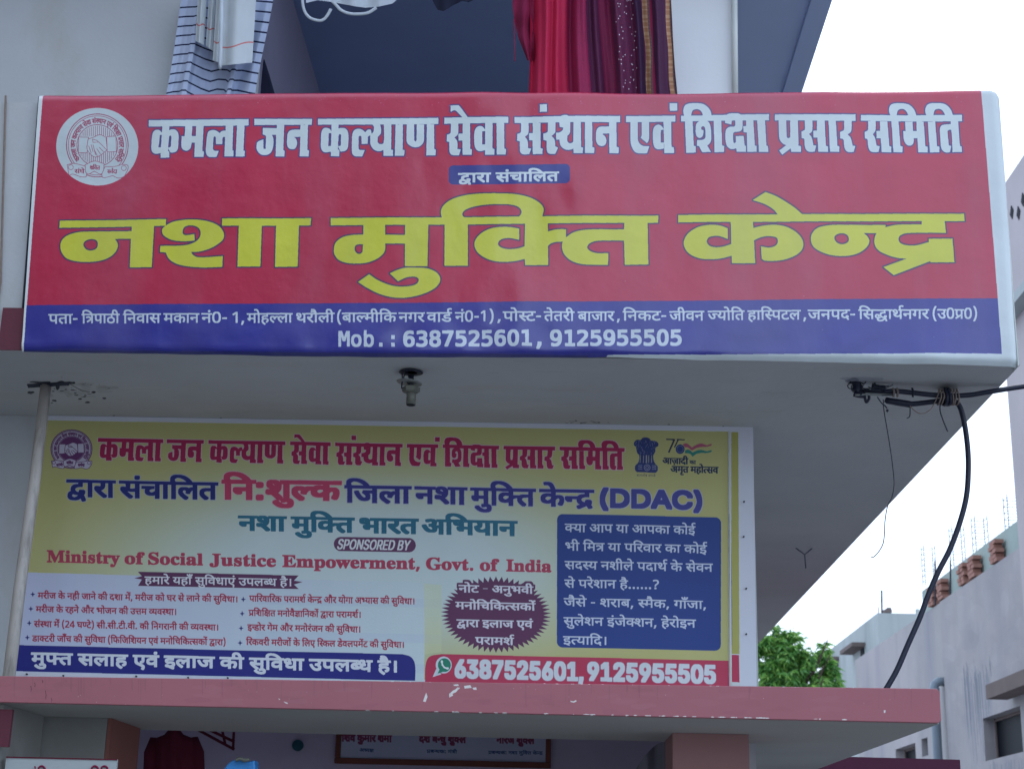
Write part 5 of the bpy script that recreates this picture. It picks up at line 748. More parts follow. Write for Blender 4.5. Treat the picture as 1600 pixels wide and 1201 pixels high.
S.text('i:(DDAC)', 939, 1095, 791.4, 794.6, 26, '4a4c9c', bold=2.2, line=('c3c6dc', 1.1))
def b3(x): return 828.4+(x-373)*.0196
for t, a, b in (('नशा', 374, 447), ('मुक्ति', 456.5, 553), ('भारत', 563.5, 653), ('अभियान', 661, 807)):
    S.text('d:'+t, a, b, b3(a), b3(b), 23.0, '2a7590', bold=2.0, xy=.55)
S.rrect(522, 838.8, 650, 861, 11, '6c3f66', sl=.018)
S.text('i:SPONSORED BY', 527, 639, 857.8, 860, 15.2, 'eceff2', bold=.5, shear=.22)
def b4(x): return 877.9+(x-74)*.0197
for t, a, b in (('Ministry', 74.5, 187), ('of', 195.5, 226), ('Social', 232.5, 317), ('Justice', 328.5, 431), ('Empowerment,', 442, 655.5), ('Govt.', 666.5, 739), ('of', 750.5, 779.5), ('India', 791.5, 861)):
    S.text('s:'+t, a, b, b4(a), b4(b), 18.6, 'bf4562', bold=.62)
S.poly('216,893 467,899 459.5,907 473,909 459.5,913 467,920 216,915 222,905 210,903 222,900', '67385f')
S.text('d:हमारे यहाँ सुविधाएं उपलब्ध है।', 226.5, 455, 911.6, 915.6, 11.6, 'e8ebf2', bold=.45)
C_ = 'b43a56'
for t, a, b, y0, y1 in (('मरीज के नही जाने की दशा में, मरीज को घर से लाने की सुविधा।', 60, 371, 934.8, 940.6), ('मरीज के रहने और भोजन की उत्तम व्यवस्था।', 57, 275.5, 956.2, 960.4),
                        ('संस्था में (24 घण्टे) सी.सी.टी.वी. की निगरानी की व्यवस्था।', 54, 341, 979.2, 984.7), ('डाक्टरी जाँच की सुविधा (फिजिशियन एवं मनोचिकित्सकों द्वारा)', 51, 352.5, 1001.6, 1007.6),
                        ('पारिवारिक परामर्श केन्द्र और योगा अभ्यास की सुविधा।', 390, 647.5, 939.2, 944.2), ('प्रशिक्षित मनोवैज्ञानिकों द्वारा परामर्श।', 389, 563.5, 961.4, 965),
                        ('इन्डोर गेम और मनोरंजन की सुविधा।', 387, 563, 984.2, 987.8), ('रिकवरी मरीजों के लिए स्किल डेवलपमेंट की सुविधा।', 385, 631, 1006.9, 1011.9)):
    S.text('d:'+t, a, b, y0, y1, 9.3, C_, bold=.36)
for x, y in ((52, 928.3), (49, 951), (46.5, 973.3), (43.5, 995.8), (380.5, 936.2), (378.7, 958.4), (377, 981.2), (375.4, 1004)):
    S.poly('%f,%f %f,%f %f,%f %f,%f %f,%f %f,%f %f,%f %f,%f' % (x-4, y, x-1.1, y-1.1, x, y-4.4, x+1.1, y-1.1, x+4, y, x+1.1, y+1.1, x, y+4.4, x-1.1, y+1.1), '2b2f7c')
S.poly('27.5,1007.5 629,1021.8 642,1026* 648.5,1037* 648.8,1063.3 22.5,1048', '272c88')
S.text('d:मुफ्त सलाह एवं इलाज की सुविधा उपलब्ध है।', 50, 619.5, 1036.6, 1049.6, 17.6, 'e6ebf4', bold=.95)
S.poly('664.3,1065.5 665,1040* 671,1026* 690,1021.6 1138.5,1032 1139,1072.5', 'c83e5e')
S.ell(693.5, 1038.6, 12.6, 13.2, 'dbe4ec'); S.poly('682,1044 676,1057.5 690,1053', 'dbe4ec')
S.ell(694.5, 1038.8, 10, 10.6, '2b8c72'); S.poly('687,1045 684,1052 692,1049.5', '2b8c72')
S.stroke([(690.5, 1034), (691.5, 1038.5), (694.5, 1042.5), (699, 1044)], 2.6, 'eef4f4'); S.ell(690.6, 1033.6, 1.9, 2.4, 'eef4f4'); S.ell(699.4, 1043.8, 2.2, 1.9, 'eef4f4')
S.text('i:6387525601,', 712.5, 910, 1057.4, 1062.2, 26.4, 'e4e8ef', bold=2.0, xy=.8, line=('b98aa4', .7))
S.text('i:9125955505', 919.5, 1116.5, 1061.8, 1066.4, 26.4, 'e4e8ef', bold=2.0, xy=.8, line=('b98aa4', .7))
S.rrect(870.5, 803, 1126.5, 1011, 9, '2a4692', sl=.0205, lean=.002)
for t, a, b, y0, y1 in (('क्या आप या आपका कोई', 882.5, 1086.5, 830.8, 834.5), ('भी मित्र या परिवार का कोई', 883.5, 1104.5, 859.8, 864.3), ('सदस्य नशीले पदार्थ के सेवन', 882.5, 1113.5, 888.8, 893),
                        ('से परेशान है......?', 882, 1029, 917.6, 920.2), ('जैसे - शराब, स्मैक, गाँजा,', 881, 1102.5, 946.6, 950.8), ('सुलेशन इंजेक्शन, हेरोइन', 880.5, 1087, 976.2, 980.2), ('इत्यादि।', 880, 947, 1006, 1007.4)):
    S.text('d:'+t, a, b, y0, y1, 12.8, 'd5ddf0', bold=.4)
P = []
for i in range(116):
    t = 2*math.pi*i/116; r = 1.0 if i % 2 else .86
    P.append((775+86*r*math.cos(t), 960+59.5*r*math.sin(t)+.01*86*math.cos(t)))
S.pts(P, '69385f')
S.text('d:नोट', 717, 748.3, 925.4, 925.8, 11.6, '69385f', bold=3.4); S.text('d:अनुभवी', 769.5, 833, 926.2, 927.4, 11.6, '69385f', bold=3.4)
for t, a, b, y0, y1 in (('नोट', 717, 748.3, 925.2, 925.8), ('अनुभवी', 769.5, 833, 926.2, 927.4), ('मनोचिकित्सकों', 712, 836.5, 951.4, 953.6), ('द्वारा इलाज एवं', 714, 832.5, 979, 981), ('परामर्श', 743, 803, 1006.2, 1007.4)):
    S.text('d:'+t, a, b, y0, y1, 11.6, 'e4e4ee', bold=.5)
S.stroke([(755, 919.6), (762, 919.8)], 1, 'c9c4d6')
# lion capital crest
N_ = '33407e'; Pp = '8d94b4'
S.poly('991,692* 995,688* 1001,688* 1004,685* 1009,684* 1014,685.5* 1017,689* 1023,689.5* 1028,693* 1027.5,697* 1024,699* 1023.5,705* 1021,710* 1020,712 1021,720* 1024,726 1027,729* 1027,735* 1024,738.5 995,737.5 992.5,734* 993,728* 997,724* 999,717* 999,711 996,708* 994.5,702* 994,698 991,696*', N_, grow=1)
rnd = random.Random(4)
for i in range(70):
    x = rnd.uniform(992, 1027); y = rnd.uniform(687, 709)
    if abs(x-1009.5) < 17-.35*abs(y-694): S.stroke([(x, y), (x+rnd.uniform(-.6, .6), y+rnd.uniform(1.2, 3))], .45, Pp)
for x in (1000.5, 1005.5, 1010, 1013.5, 1018): S.stroke([(x, 712), (x-.3+(x-1009)*.03, 723)], 1.1 if x != 1010 else 2, 'a3a79a')
S.ring(1011, 730.8, 4.6, 4.6, .8, 'a9aec6'); S.ring(1011, 730.8, 2.2, 2.2, .8, 'a9aec6')
for a in (-1, 1):
    for j in range(3): S.stroke([(1011+a*8, 727.5+j*3), (1011+a*14, 728+j*2.6)], .8, 'a3a8c2')
S.text('d:सत्यमेव जयते', 994.5, 1024, 744.6, 745.2, 3.6, '4d5268', bold=.1)
# 75 mark with tricolour ribbon
D_ = '2a3358'
S.stroke([(1041.5, 686.6), (1052, 686.9)], 2.2, D_); S.stroke([(1053.5, 687), (1045, 706.5)], 2.6, D_); S.stroke([(1059.5, 687.5), (1054, 698.5)], 2, D_); S.stroke([(1058, 686.9), (1069, 687.3)], 1.9, D_)
S.ell(1062.6, 701.8, 7, 7.4, '2e4280'); S.ring(1062.6, 701.8, 4.8, 5, .5, '8d94b4')
S.poly('1066.5,694 1073,693* 1081,699 1088,695* 1096,693* 1104,695.5* 1112,694.5* 1104,698* 1096,698.5* 1088,700 1081,704 1074,699* 1070,699', 'b85a78')
S.poly('1070.5,703.5 1076,702.5* 1082,707 1089,703.8* 1096,703* 1104,705* 1112,704.3* 1104,707.8* 1096,707.6* 1088,709 1082,713.5 1078,709* 1070,708', '2f8a80')
S.text('d:आज़ादी', 1035.5, 1075, 724.4, 725.3, 9.4, '2b3a5c', bold=.5)
S.text('d:का', 1077.5, 1087, 724.8, 725, 5.6, '2b3a5c', bold=.3)
S.text('d:अमृत महोत्सव', 1048, 1122, 737.8, 739.4, 10, '2b3a5c', bold=.5)
# second sheet edge at the right: stripe, blue rule, red block, blank margin
S.poly('1139,674 1153.5,676 1156.5,1073.5 1141.5,1073.2', 'd9dde0')
S.poly('1142.5,675 1153.2,675.4 1155,1021.5 1142.5,1021', 'b9b463')
S.poly('1138.8,803* 1141.2,806* 1143.6,1006* 1141,1013', '3c4a92')
S.poly('1141.3,1022.5 1154.4,1023 1155.2,1065.5 1141.8,1065', 'c43a5c')

# ------------------------------------------------------------------ name board print (inside, in the shade)
NY = 10.2
n0, n1 = at(515, 1215, NY), at(870, 1110, NY)
name_sheet = Sheet('Y', NY, (n0.x, n0.z), (n1.x, n1.z), 1400, 400, 'c4cbe0')
S = name_sheet
for t, a, b, y0 in (('शिव कुमार शर्मा', 534, 612, 1157), ('देश बन्धु शुक्ल', 655, 728, 1158.5), ('नीरज शुक्ल', 776, 835, 1160)):
    S.text('d:'+t, a, b, y0, y0+1, 10.5, '8e3c60', bold=.75)
for t, a, b, y0 in (('अध्यक्ष', 562, 584, 1173), ('प्रबन्धक: मंत्री', 667, 714, 1175), ('प्रबन्धक: नशा मुक्ति केन्द्र', 763, 848, 1177)):
    S.text('d:'+t, a, b, y0, y0+1, 4.8, '3a5a90', bold=.3)

# ------------------------------------------------------------------ awning fascia paint with chipped plaster
AZ0, AZ1 = at(735, 1113, 6.8).z, 2.40
awn_sheet = Sheet('Y', 6.8, (-2.8, AZ0-.03), (1.75, AZ1), 4096, 168, 'b06f77')
S = awn_sheet
rnd = random.Random(11)
CH = 'e8e6e2'
for t in ('715,1073 719,1074 712,1081 707,1083 708,1086 702,1089 702,1083 708,1078 712,1076', '725,1071 735,1069.5 737,1074 726,1075', '738,1074 744,1073 745,1077 740,1077',
          '664,1086 666,1081 668,1088 665,1096 661,1095', '708,1069 716,1068 717,1071 710,1071', '435,1090 438,1092 436,1093', '443,1095 449,1097 450,1099 446,1098',
          '891,1094 896,1095 900,1093 901,1095 897,1097 892,1096', '1381,1109 1384,1109 1383,1113 1381,1113'):
    S.poly(t, CH)
def chip(x, y, a, b):
    S.pts([(x+a*rnd.uniform(.6, 1)*math.cos(q), y+b*rnd.uniform(.5, 1)*math.sin(q)) for q in [i*.785 for i in range(8)]], CH)
for i in range(44): 
    x = rnd.choice((rnd.uniform(890, 1200), rnd.uniform(560, 1450))); chip(x, 1110+(x-735)*.0193+2.2, rnd.uniform(1.5, 6), rnd.uniform(.6, 1.5))
for i in range(26):
    x = rnd.uniform(600, 1440); chip(x, 1065+(x-735)*.0135, rnd.uniform(1.5, 5), rnd.uniform(.5, 1.2))
for i in range(30): chip(rnd.uniform(30, 1400), rnd.uniform(1070, 1110), .5, .5)
for x, y, l in ((48, 1071, 9), (54, 1066, 6), (71, 1078, 14), (66, 1062, 4), (80, 1090, 6)):
    S.stroke([(x, y), (x+1, y+l*.5), (x+.5, y+l)], .7, '4a3540')

for i in range(60):     # grime runs and rubbed patches
    x = rnd.uniform(0, 1460); y = 1056+x*.0135; l_ = rnd.uniform(6, 40)
    S.put(raster([S.tex([(x, y), (x+rnd.uniform(1, 3), y), (x+rnd.uniform(.5, 2), y+l_), (x, y+l_*.8)])], S.W, S.H), '7c525c', rnd.uniform(.06, .22))
for i in range(40):
    x = rnd.uniform(0, 1460); y = 1082+x*.016+rnd.uniform(-16, 16)
    S.put(raster([S.tex(smooth([(x+rnd.uniform(8, 30)*math.cos(q), y+rnd.uniform(2, 7)*math.sin(q), 1) for q in [j*.785 for j in range(8)]]))], S.W, S.H), rnd.choice(('c08890', '965c68')), rnd.uniform(.06, .16))

# ------------------------------------------------------------------ stained plaster of the building along the lane
XW = 6.97
wy1, wy0 = atx(1465, 1000, XW).y+.3, atx(1577, 600, XW).y-.3
wall_sheet = Sheet('X', XW, (wy0, 0.0), (wy1, 7.5), 1500, 1600, 'a09c9d')
S = wall_sheet; rw = random.Random(9)
def smear(x, y, a, b, col, al):
    P_ = [(x+a*rw.uniform(.6, 1)*math.cos(q), y+b*rw.uniform(.6, 1)*math.sin(q), 1) for q in [j*.7 for j in range(9)]]
    S.put(raster([S.tex(smooth(P_))], S.W, S.H), col, al)
for i in range(160): smear(rw.uniform(1462, 1620), rw.uniform(860, 1230), rw.uniform(4, 22), rw.uniform(8, 40), rw.choice(('b4aeb0', '8e8b90', 'a9a0a2', '96949a')), rw.uniform(.08, .22))
for i in range(120):
    x = rw.uniform(1500, 1548) if i % 3 else rw.uniform(1472, 1602); y0 = rw.gauss(1052, 10) if x < 1545 else rw.gauss(1030, 9); y1 = y0+rw.uniform(20, 150) if x < 1545 else y0+rw.uniform(8, 40); ww = rw.uniform(.5, 1.7); dx = (y1-y0)*.075
    S.put(raster([S.tex([(x, y0), (x+ww, y0+3), (x+ww*.8+dx, y1), (x+dx, y1-4)])], S.W, S.H), rw.choice(('5d6370', '6b7180', '747684')), rw.uniform(.15, .6) if i % 3 else rw.uniform(.05, .2))
for i in range(26):
    x = rw.uniform(1545, 1605); y0 = rw.uniform(1185, 1200); S.put(raster([S.tex([(x, y0), (x+1.2, y0), (x+3, y0+60), (x+2, y0+60)])], S.W, S.H), '6b7180', .35)

# ------------------------------------------------------------------ soffit paint with scorched and broken plaster
SZ = EYE+2.2584
sof_sheet = Sheet('Z', SZ, (-3.2, 6.7), (2.25, 8.1), 3400, 900, 'c2c3c3')
S = sof_sheet
def blot(x, y, a, b, col, al, n=9):
    P = [(x+a*rnd.uniform(.55, 1)*math.cos(2*math.pi*i/n), y+b*rnd.uniform(.5, 1)*math.sin(2*math.pi*i/n), 1) for i in range(n)]
    S.put(raster([S.tex(smooth(P))], S.W, S.H), col, al)
for i in range(26): blot(rnd.gauss(118, 26), rnd.gauss(609, 6), rnd.uniform(6, 16), rnd.uniform(2, 5), '9a9a98', .25)
for i in range(22): blot(rnd.gauss(112, 30), rnd.gauss(609, 7), rnd.uniform(1, 5), rnd.uniform(.5, 1.6), '3c3d42', .6)
for a in ((62, 597, 18, 2.2), (95, 598, 9, 4), (90, 603, 4, 8), (112, 598, 7, 3), (137, 628.5, 5, 2), (85, 625.5, 5, 2.2), (125, 623, 4, 1.5), (146, 612.5, 4, 2), (48, 613, 6, 3), (163, 622, 4, 2)):
    blot(*a, '23262e', .85)
S.stroke([(110, 600), (120, 606), (128, 610), (140, 612)], .8, '2c2e35')
for i in range(90):     # trowel marks and patched paint
    x, y = rnd.uniform(0, 1560), rnd.uniform(556, 668); blot(x, y, rnd.uniform(20, 90), rnd.uniform(2, 9), rnd.choice(('cfcfcd', 'b4b2ae', 'bdb9b2')), rnd.uniform(.07, .2))
for i in range(14):
    x, y = rnd.uniform(100, 1500), rnd.uniform(560, 655); S.stroke([(x+k_*9, y+rnd.uniform(-1, 1)) for k_ in range(rnd.randint(3, 9))], .28, 'a19e9b')
for x, y in ((178, 649), (189, 653), (81, 629), (345, 653), (477, 665), (900, 657), (908, 661), (936, 660), (1045, 663), (1130, 666)): blot(x, y, 2.5, 1, '3a3a40', .7)
for i in range(12): blot(rnd.uniform(880, 960), 659+rnd.uniform(-2, 2), rnd.uniform(2, 6), .8, '6a666a', .5)
blot(1345, 592, 40, 5, '8f93a0', .5); blot(1332, 594, 14, 5, '5a5f70', .5)

# ================================================================== building helpers
COL = scene.collection
def hexc(h, a=1.0):
    out = []
    for i in (0, 2, 4):
        v = int(h[i:i+2], 16)/255; out.append(v/12.92 if v <= .04045 else ((v+.055)/1.055)**2.4)
    return (*out, a)

def mat(name, col, rough=.8, noise_amt=.12, noise_scale=3.0, bump=.15, bump_scale=60, dirt_sheen=None, dirt_sheen_scale=(1, 1, 1), dirt_sheen_lo=.5, dirt_sheen_hi=.75,
        spec=.4, coat=0.0, metal=0.0, image=None, streak=None, transl=0.0):
    m_ = bpy.data.materials.new(name); m_.use_nodes = True
    n = m_.node_tree.nodes; l = m_.node_tree.links.new
    b = n['Principled BSDF']; b.inputs['Roughness'].default_value = rough
    b.inputs['Specular IOR Level'].default_value = spec; b.inputs['Metallic'].default_value = metal
    b.inputs['Coat Weight'].default_value = coat; b.inputs['Coat Roughness'].default_value = .12
    co = n.new('ShaderNodeTexCoord')
    if image:
        im = n.new('ShaderNodeTexImage'); im.image = image; im.interpolation = 'Linear'; im.extension = 'EXTEND'; l(co.outputs['UV'], im.inputs['Vector']); base = im.outputs['Color']
    else:
        rg = n.new('ShaderNodeRGB'); rg.outputs[0].default_value = col if not isinstance(col, str) else hexc(col); base = rg.outputs[0]
    nz_ = n.new('ShaderNodeTexNoise'); nz_.inputs['Scale'].default_value = noise_scale; nz_.inputs['Detail'].default_value = 6; nz_.inputs['Roughness'].default_value = .6
    l(co.outputs['Object'], nz_.inputs['Vector'])
    mr = n.new('ShaderNodeMapRange'); mr.inputs[1].default_value = .25; mr.inputs[2].default_value = .75; mr.inputs[3].default_value = 1-noise_amt; mr.inputs[4].default_value = 1+noise_amt*.6
    l(nz_.outputs['Fac'], mr.inputs[0])
    hs = n.new('ShaderNodeVectorMath'); hs.operation = 'SCALE'; l(base, hs.inputs[0]); l(mr.outputs[0], hs.inputs['Scale']); out = hs.outputs[0]
    for spec_ in ([(dirt_sheen, dirt_sheen_scale, dirt_sheen_lo, dirt_sheen_hi)] if dirt_sheen else []) + (streak or []):
        dc, ds, lo, hi = spec_
        mp = n.new('ShaderNodeMapping'); mp.inputs['Scale'].default_value = ds; l(co.outputs['Object'], mp.inputs['Vector'])
        d = n.new('ShaderNodeTexNoise'); d.inputs['Scale'].default_value = 1; d.inputs['Detail'].default_value = 7; d.inputs['Roughness'].default_value = .65; l(mp.outputs[0], d.inputs['Vector'])
        r = n.new('ShaderNodeMapRange'); r.inputs[1].default_value = lo; r.inputs[2].default_value = hi; l(d.outputs['Fac'], r.inputs[0])
        mx_ = n.new('ShaderNodeMix'); mx_.data_type = 'RGBA'; l(r.outputs[0], mx_.inputs[0]); l(out, mx_.inputs[6]); mx_.inputs[7].default_value = hexc(dc); out = mx_.outputs[2]
    l(out, b.inputs['Base Color'])
    if bump:
        bz = n.new('ShaderNodeTexNoise'); bz.inputs['Scale'].default_value = bump_scale; bz.inputs['Detail'].default_value = 5; l(co.outputs['Object'], bz.inputs['Vector'])
        bp = n.new('ShaderNodeBump'); bp.inputs['Strength'].default_value = bump; bp.inputs['Distance'].default_value = .01; l(bz.outputs['Fac'], bp.inputs['Height']); l(bp.outputs[0], b.inputs['Normal'])
    if transl: b.inputs['Transmission Weight'].default_value = 0
    return m_

class MB:
    def __init__(s): s.v = []; s.f = []; s.uv = {}
    def quad(s, *p):
        i = len(s.v); s.v += [tuple(q) for q in p]; s.f.append(tuple(range(i, i+len(p)))); return s
    def box(s, x0, x1, y0, y1, z0, z1):
        i = len(s.v)
        s.v += [(x, y, z) for z in (z0, z1) for y in (y0, y1) for x in (x0, x1)]
        for q in ((0, 2, 3, 1), (4, 5, 7, 6), (0, 1, 5, 4), (2, 6, 7, 3), (0, 4, 6, 2), (1, 3, 7, 5)): s.f.append(tuple(i+k for k in q))
        return s
    def prism(s, P, d):
        """outline P (3-D points) pushed along d"""
        i = len(s.v); n = len(P); d = Vector(d)
        s.v += [tuple(Vector(p)) for p in P]+[tuple(Vector(p)+d) for p in P]
        s.f.append(tuple(range(i, i+n))); s.f.append(tuple(reversed(range(i+n, i+2*n))))
        for k in range(n): s.f.append((i+k, i+n+k, i+n+(k+1) % n, i+(k+1) % n))
        return s
    def tube(s, P, r, seg=8, cap=True):
        P = [Vector(p) for p in P]; n = len(P); R = r if isinstance(r, (list, tuple)) else [r]*n
        up = None; i0 = len(s.v)
        for k, p in enumerate(P):
            t = (P[min(k+1, n-1)]-P[max(k-1, 0)]).normalized()
            if up is None: up = t.orthogonal().normalized()
            up = (up-t*up.dot(t)).normalized(); bn = t.cross(up)
            for j in range(seg):
                a = 2*math.pi*j/seg; s.v.append(tuple(p+(up*math.cos(a)+bn*math.sin(a))*R[k]))
        for k in range(n-1):
            for j in range(seg):
                a = i0+k*seg+j; b = i0+k*seg+(j+1) % seg; s.f.append((a, b, b+seg, a+seg))
        if cap: s.f.append(tuple(reversed(range(i0, i0+seg)))); s.f.append(tuple(range(i0+(n-1)*seg, i0+n*seg)))
        return s
    def lathe(s, c, prof, seg=24):
        """prof: (radius, z) list round the vertical through c"""
        i0 = len(s.v); c = Vector(c)
        for r, z in prof:
            for j in range(seg):
                a = 2*math.pi*j/seg; s.v.append((c.x+r*math.cos(a), c.y+r*math.sin(a), c.z+z))
        for k in range(len(prof)-1):
            for j in range(seg):
                a = i0+k*seg+j; b = i0+k*seg+(j+1) % seg; s.f.append((a, b, b+seg, a+seg))
        s.f.append(tuple(range(i0, i0+seg))); s.f.append(tuple(reversed(range(i0+(len(prof)-1)*seg, i0+len(prof)*seg))))
        return s
    def build(s, name, material, parent=None, smooth_=False, bevel=0.0, uvfn=None, loc=None):
        me = bpy.data.meshes.new(name)
        off = Vector(loc) if loc is not None else (Vector(parent.location) if parent is not None and parent.parent is None else Vector((0, 0, 0)))
        if parent is not None and parent.parent is not None: off = Vector(parent.parent.location)
        me.from_pydata([tuple(Vector(v)-off) for v in s.v], [], s.f); me.materials.append(material)
        if uvfn:
            ul = me.uv_layers.new(name='print')
            for lp in me.loops: ul.data[lp.index].uv = uvfn(lp.vertex_index, Vector(s.v[lp.vertex_index]))
        if smooth_:
            for p in me.polygons: p.use_smooth = True
        me.update()
        o = bpy.data.objects.new(name, me); COL.objects.link(o)
        if parent is not None: o.parent = parent
        elif loc is not None: o.location = off
        if bevel:
            b = o.modifiers.new('bevel', 'BEVEL'); b.width = bevel; b.segments = 2; b.limit_method = 'ANGLE'
        return o

def tag(o, label, cat, group=None, kind=None):
    if label: o['label'] = label
    if cat: o['category'] = cat
    if group: o['group'] = group
    if kind: o['kind'] = kind
    return o
def thing(name, loc, label, cat, group=None):
    o = bpy.data.objects.new(name, None); o.location = loc; o.empty_display_size = .2; COL.objects.link(o)
    return tag(o, label, cat, group)
def copy_thing(src, loc, label=None):
    r = src.copy(); COL.objects.link(r); r.location = loc
    if label: r['label'] = label
    for ch in list(src.children):
        c = ch.copy(); COL.objects.link(c); c.parent = r
    return r
def spline(P, n=6):
    P = [Vector(p) for p in P]; out = []
    for i in range(len(P)-1):
        a, b = P[i], P[i+1]; p0 = P[i-1] if i else a*2-b; p3 = P[i+2] if i+2 < len(P) else b*2-a
        for k in range(n):
            t = k/n
            out.append(.5*((2*a)+(b-p0)*t+(2*p0-5*a+4*b-p3)*t*t+(3*a-p0-3*b+p3)*t**3))
    out.append(P[-1]); return out
def grid(nu, nv, fn):
    mb = MB()
    for j in range(nv+1):
        for i in range(nu+1): mb.v.append(tuple(fn(i/nu, j/nv)))
    for j in range(nv):
        for i in range(nu):
            a = j*(nu+1)+i; mb.f.append((a, a+nu+1, a+nu+2, a+1))
    return mb
def lerp_list(L_, x):
    for (a, b), (c, d) in zip(L_, L_[1:]):
        if x <= c: return b+(d-b)*(x-a)/(c-a)
    return L_[-1][1]

# ================================================================== materials
M = {}
M['white_wall'] = mat('white_limewash', 'c3c7cb', .85, .07, 1.6, .12, 45, dirt_sheen='b3aea6', dirt_sheen_scale=(1.6, 1.6, .8), dirt_sheen_lo=.55, dirt_sheen_hi=.9)
M['column'] = mat('lit_white_paint', 'f0f2f6', .8, .04, 1.6, .08, 45)  # white made lighter: the stronger light at the right put into the colour
M['grimy_wall'] = mat('grimy_limewash', '9c9c98', .9, .15, 2.5, .15, 45, dirt_sheen='6a6a6a', dirt_sheen_scale=(2.5, 2.5, 2), dirt_sheen_lo=.5, dirt_sheen_hi=.8)
M['soffit'] = mat('soffit_paint', 'c2c3c3', .85, .09, 1.4, .22, 22, image=sof_sheet.image('soffit_marks'))
M['awning'] = mat('pink_fascia_paint', 'a0606c', .8, .08, 2.5, .05, 40, image=awn_sheet.image('fascia_marks'), dirt_sheen='845a60', dirt_sheen_scale=(1.5, 1, 6), dirt_sheen_lo=.55, dirt_sheen_hi=.95)
M['awning_under'] = mat('grey_distemper', 'b2b2ad', .9, .08, 1.5, .12, 50)
M['mauve_pillar'] = mat('faded_mauve_pillar', 'b28784', .85, .08, 2, .15, 60)
M['terracotta'] = mat('terracotta_paint', '9c655b', .8, .1, 3, .15, 60, dirt_sheen='6e4a44', dirt_sheen_scale=(3, 3, 3), dirt_sheen_lo=.55, dirt_sheen_hi=.85)
M['maroon'] = mat('maroon_paint', '6a3543', .75, .1, 3, .15, 60)
M['blue_room'] = mat('blue_room_paint', '8394b8', .85, .08, 1.5, .1, 40)
M['mauve_room'] = mat('mauve_room_paint', '8e8ba2', .85, .1, 1.5, .1, 40)
M['dim_room'] = mat('lilac_room_paint', 'cdc4da', .85, .1, 1.5, .1, 40)
M['blue_slab'] = mat('blue_grey_slab_paint', 'b4c4e4', .85, .06, 1.3, .1, 50)
M['flex'] = mat('glossy_flex_print', 'ffffff', .34, .11, 2.2, .8, 5, dirt_sheen='9a92a6', dirt_sheen_scale=(1.3, 1, .3), dirt_sheen_lo=.46, dirt_sheen_hi=2.2, spec=.5, coat=.7, image=main_sheet.image('main_sign_print'))  # overlay and mottling put uneven sheen and reflected bands into the sheet colour
M['flex2'] = mat('matt_flex_print', 'ffffff', .5, .05, 1.0, .1, 130, spec=.4, image=low_sheet.image('lower_sign_print'))
M['name'] = mat('name_board_print', 'ffffff', .5, .05, 2, .05, 60, image=name_sheet.image('name_board_print'))
M['pvc_white'] = mat('white_pvc', 'd8dcd8', .45, .05, 3, .03, 50)
M['cable'] = mat('black_cable_sheath', '20263a', .45, .1, 6, .1, 80)
M['wire'] = mat('thin_dark_wire', '2a3040', .5, .1, 6, 0)
M['hook_wire'] = mat('painted_over_wire', '5a5e70', .7, .1, 6, 0)
M['tie'] = mat('jute_tie', '8e8078', .9, .2, 30, .3, 200)
M['steel'] = mat('galvanised_steel', '8e9290', .45, .15, 20, .1, 90, metal=.5)
M['brass'] = mat('dull_fitting', '74766c', .5, .2, 20, .15, 90, metal=.3)
M['dark_metal'] = mat('dark_metal', '2b3040', .6, .15, 15, .1, 90)
M['pole'] = mat('weathered_pvc_pole', 'bcb6b0', .6, .2, 4, .12, 60, dirt_sheen='6a6560', dirt_sheen_scale=(20, 20, 2), dirt_sheen_lo=.5, dirt_sheen_hi=.8)
M['plaster'] = mat('pinkish_plaster', 'a3a0a0', .92, .10, 1.2, .25, 18, streak=[('8c8a94', (.9, .9, .06), .48, .72), ('b8aeb2', (.25, .25, .1), .5, .8)])
M['plaster_stained'] = mat('stained_plaster', 'ffffff', .92, .1, 1.2, .25, 18, image=wall_sheet.image('wall_stains'), streak=[('8c8a94', (.9, .9, .06), .5, 1.1)])
M['cement'] = mat('bare_cement', 'a9b0b0', .92, .1, .6, .2, 10, streak=[('8e9696', (.8, .8, .08), .5, .75)])
M['cement_dark'] = mat('weathered_cement', '6e625f', .92, .15, 3, .3, 20)
M['green_panel'] = mat('green_grey_cement', '9aa8a2', .9, .12, 2, .2, 20)
M['brick'] = mat('raw_brick', 'a07468', .9, .2, 9, .3, 50)
M['rebar'] = mat('rusty_rebar', '8d8c92', .7, .2, 20, .1, 60)
M['dark_glass'] = mat('dark_glass', '0b1018', .5, .1, 2, 0, spec=.07)
M['dark_in'] = mat('dark_interior', '20222a', .9, .1, 2, 0)
M['wood'] = mat('brown_frame_wood', '7a4438', .6, .2, 8, .15, 60)
M['pipe_grey'] = mat('grey_pvc_pipe', '78848f', .4, .08, 3, .03, 50)
M['cloth_maroon'] = mat('maroon_cloth', '6a2034', .9, .15, 12, .3, 300)
M['cloth_dark'] = mat('dark_cloth', '20243c', .9, .15, 12, .3, 300)
M['cloth_white'] = mat('white_cotton', 'c9d2dc', .9, .08, 10, .35, 260)
M['cloth_red'] = mat('crimson_cloth', '8c1c48', .85, .15, 12, .3, 300)
M['blue_plastic'] = mat('bright_blue_plastic', '3c8fd8', .35, .15, 14, .3, 40)
M['asphalt'] = mat('asphalt', '56575a', .9, .2, 4, .4, 60)
M['dust'] = mat('dusty_ground', '8c8c8e', .95, .15, .4, .3, 12)
M['shade_block'] = mat('shade_block_ochre', '8d8474', .9, .12, .8, .2, 20)  # used only on the added light-blocking houses out of view
M['leaf'] = None

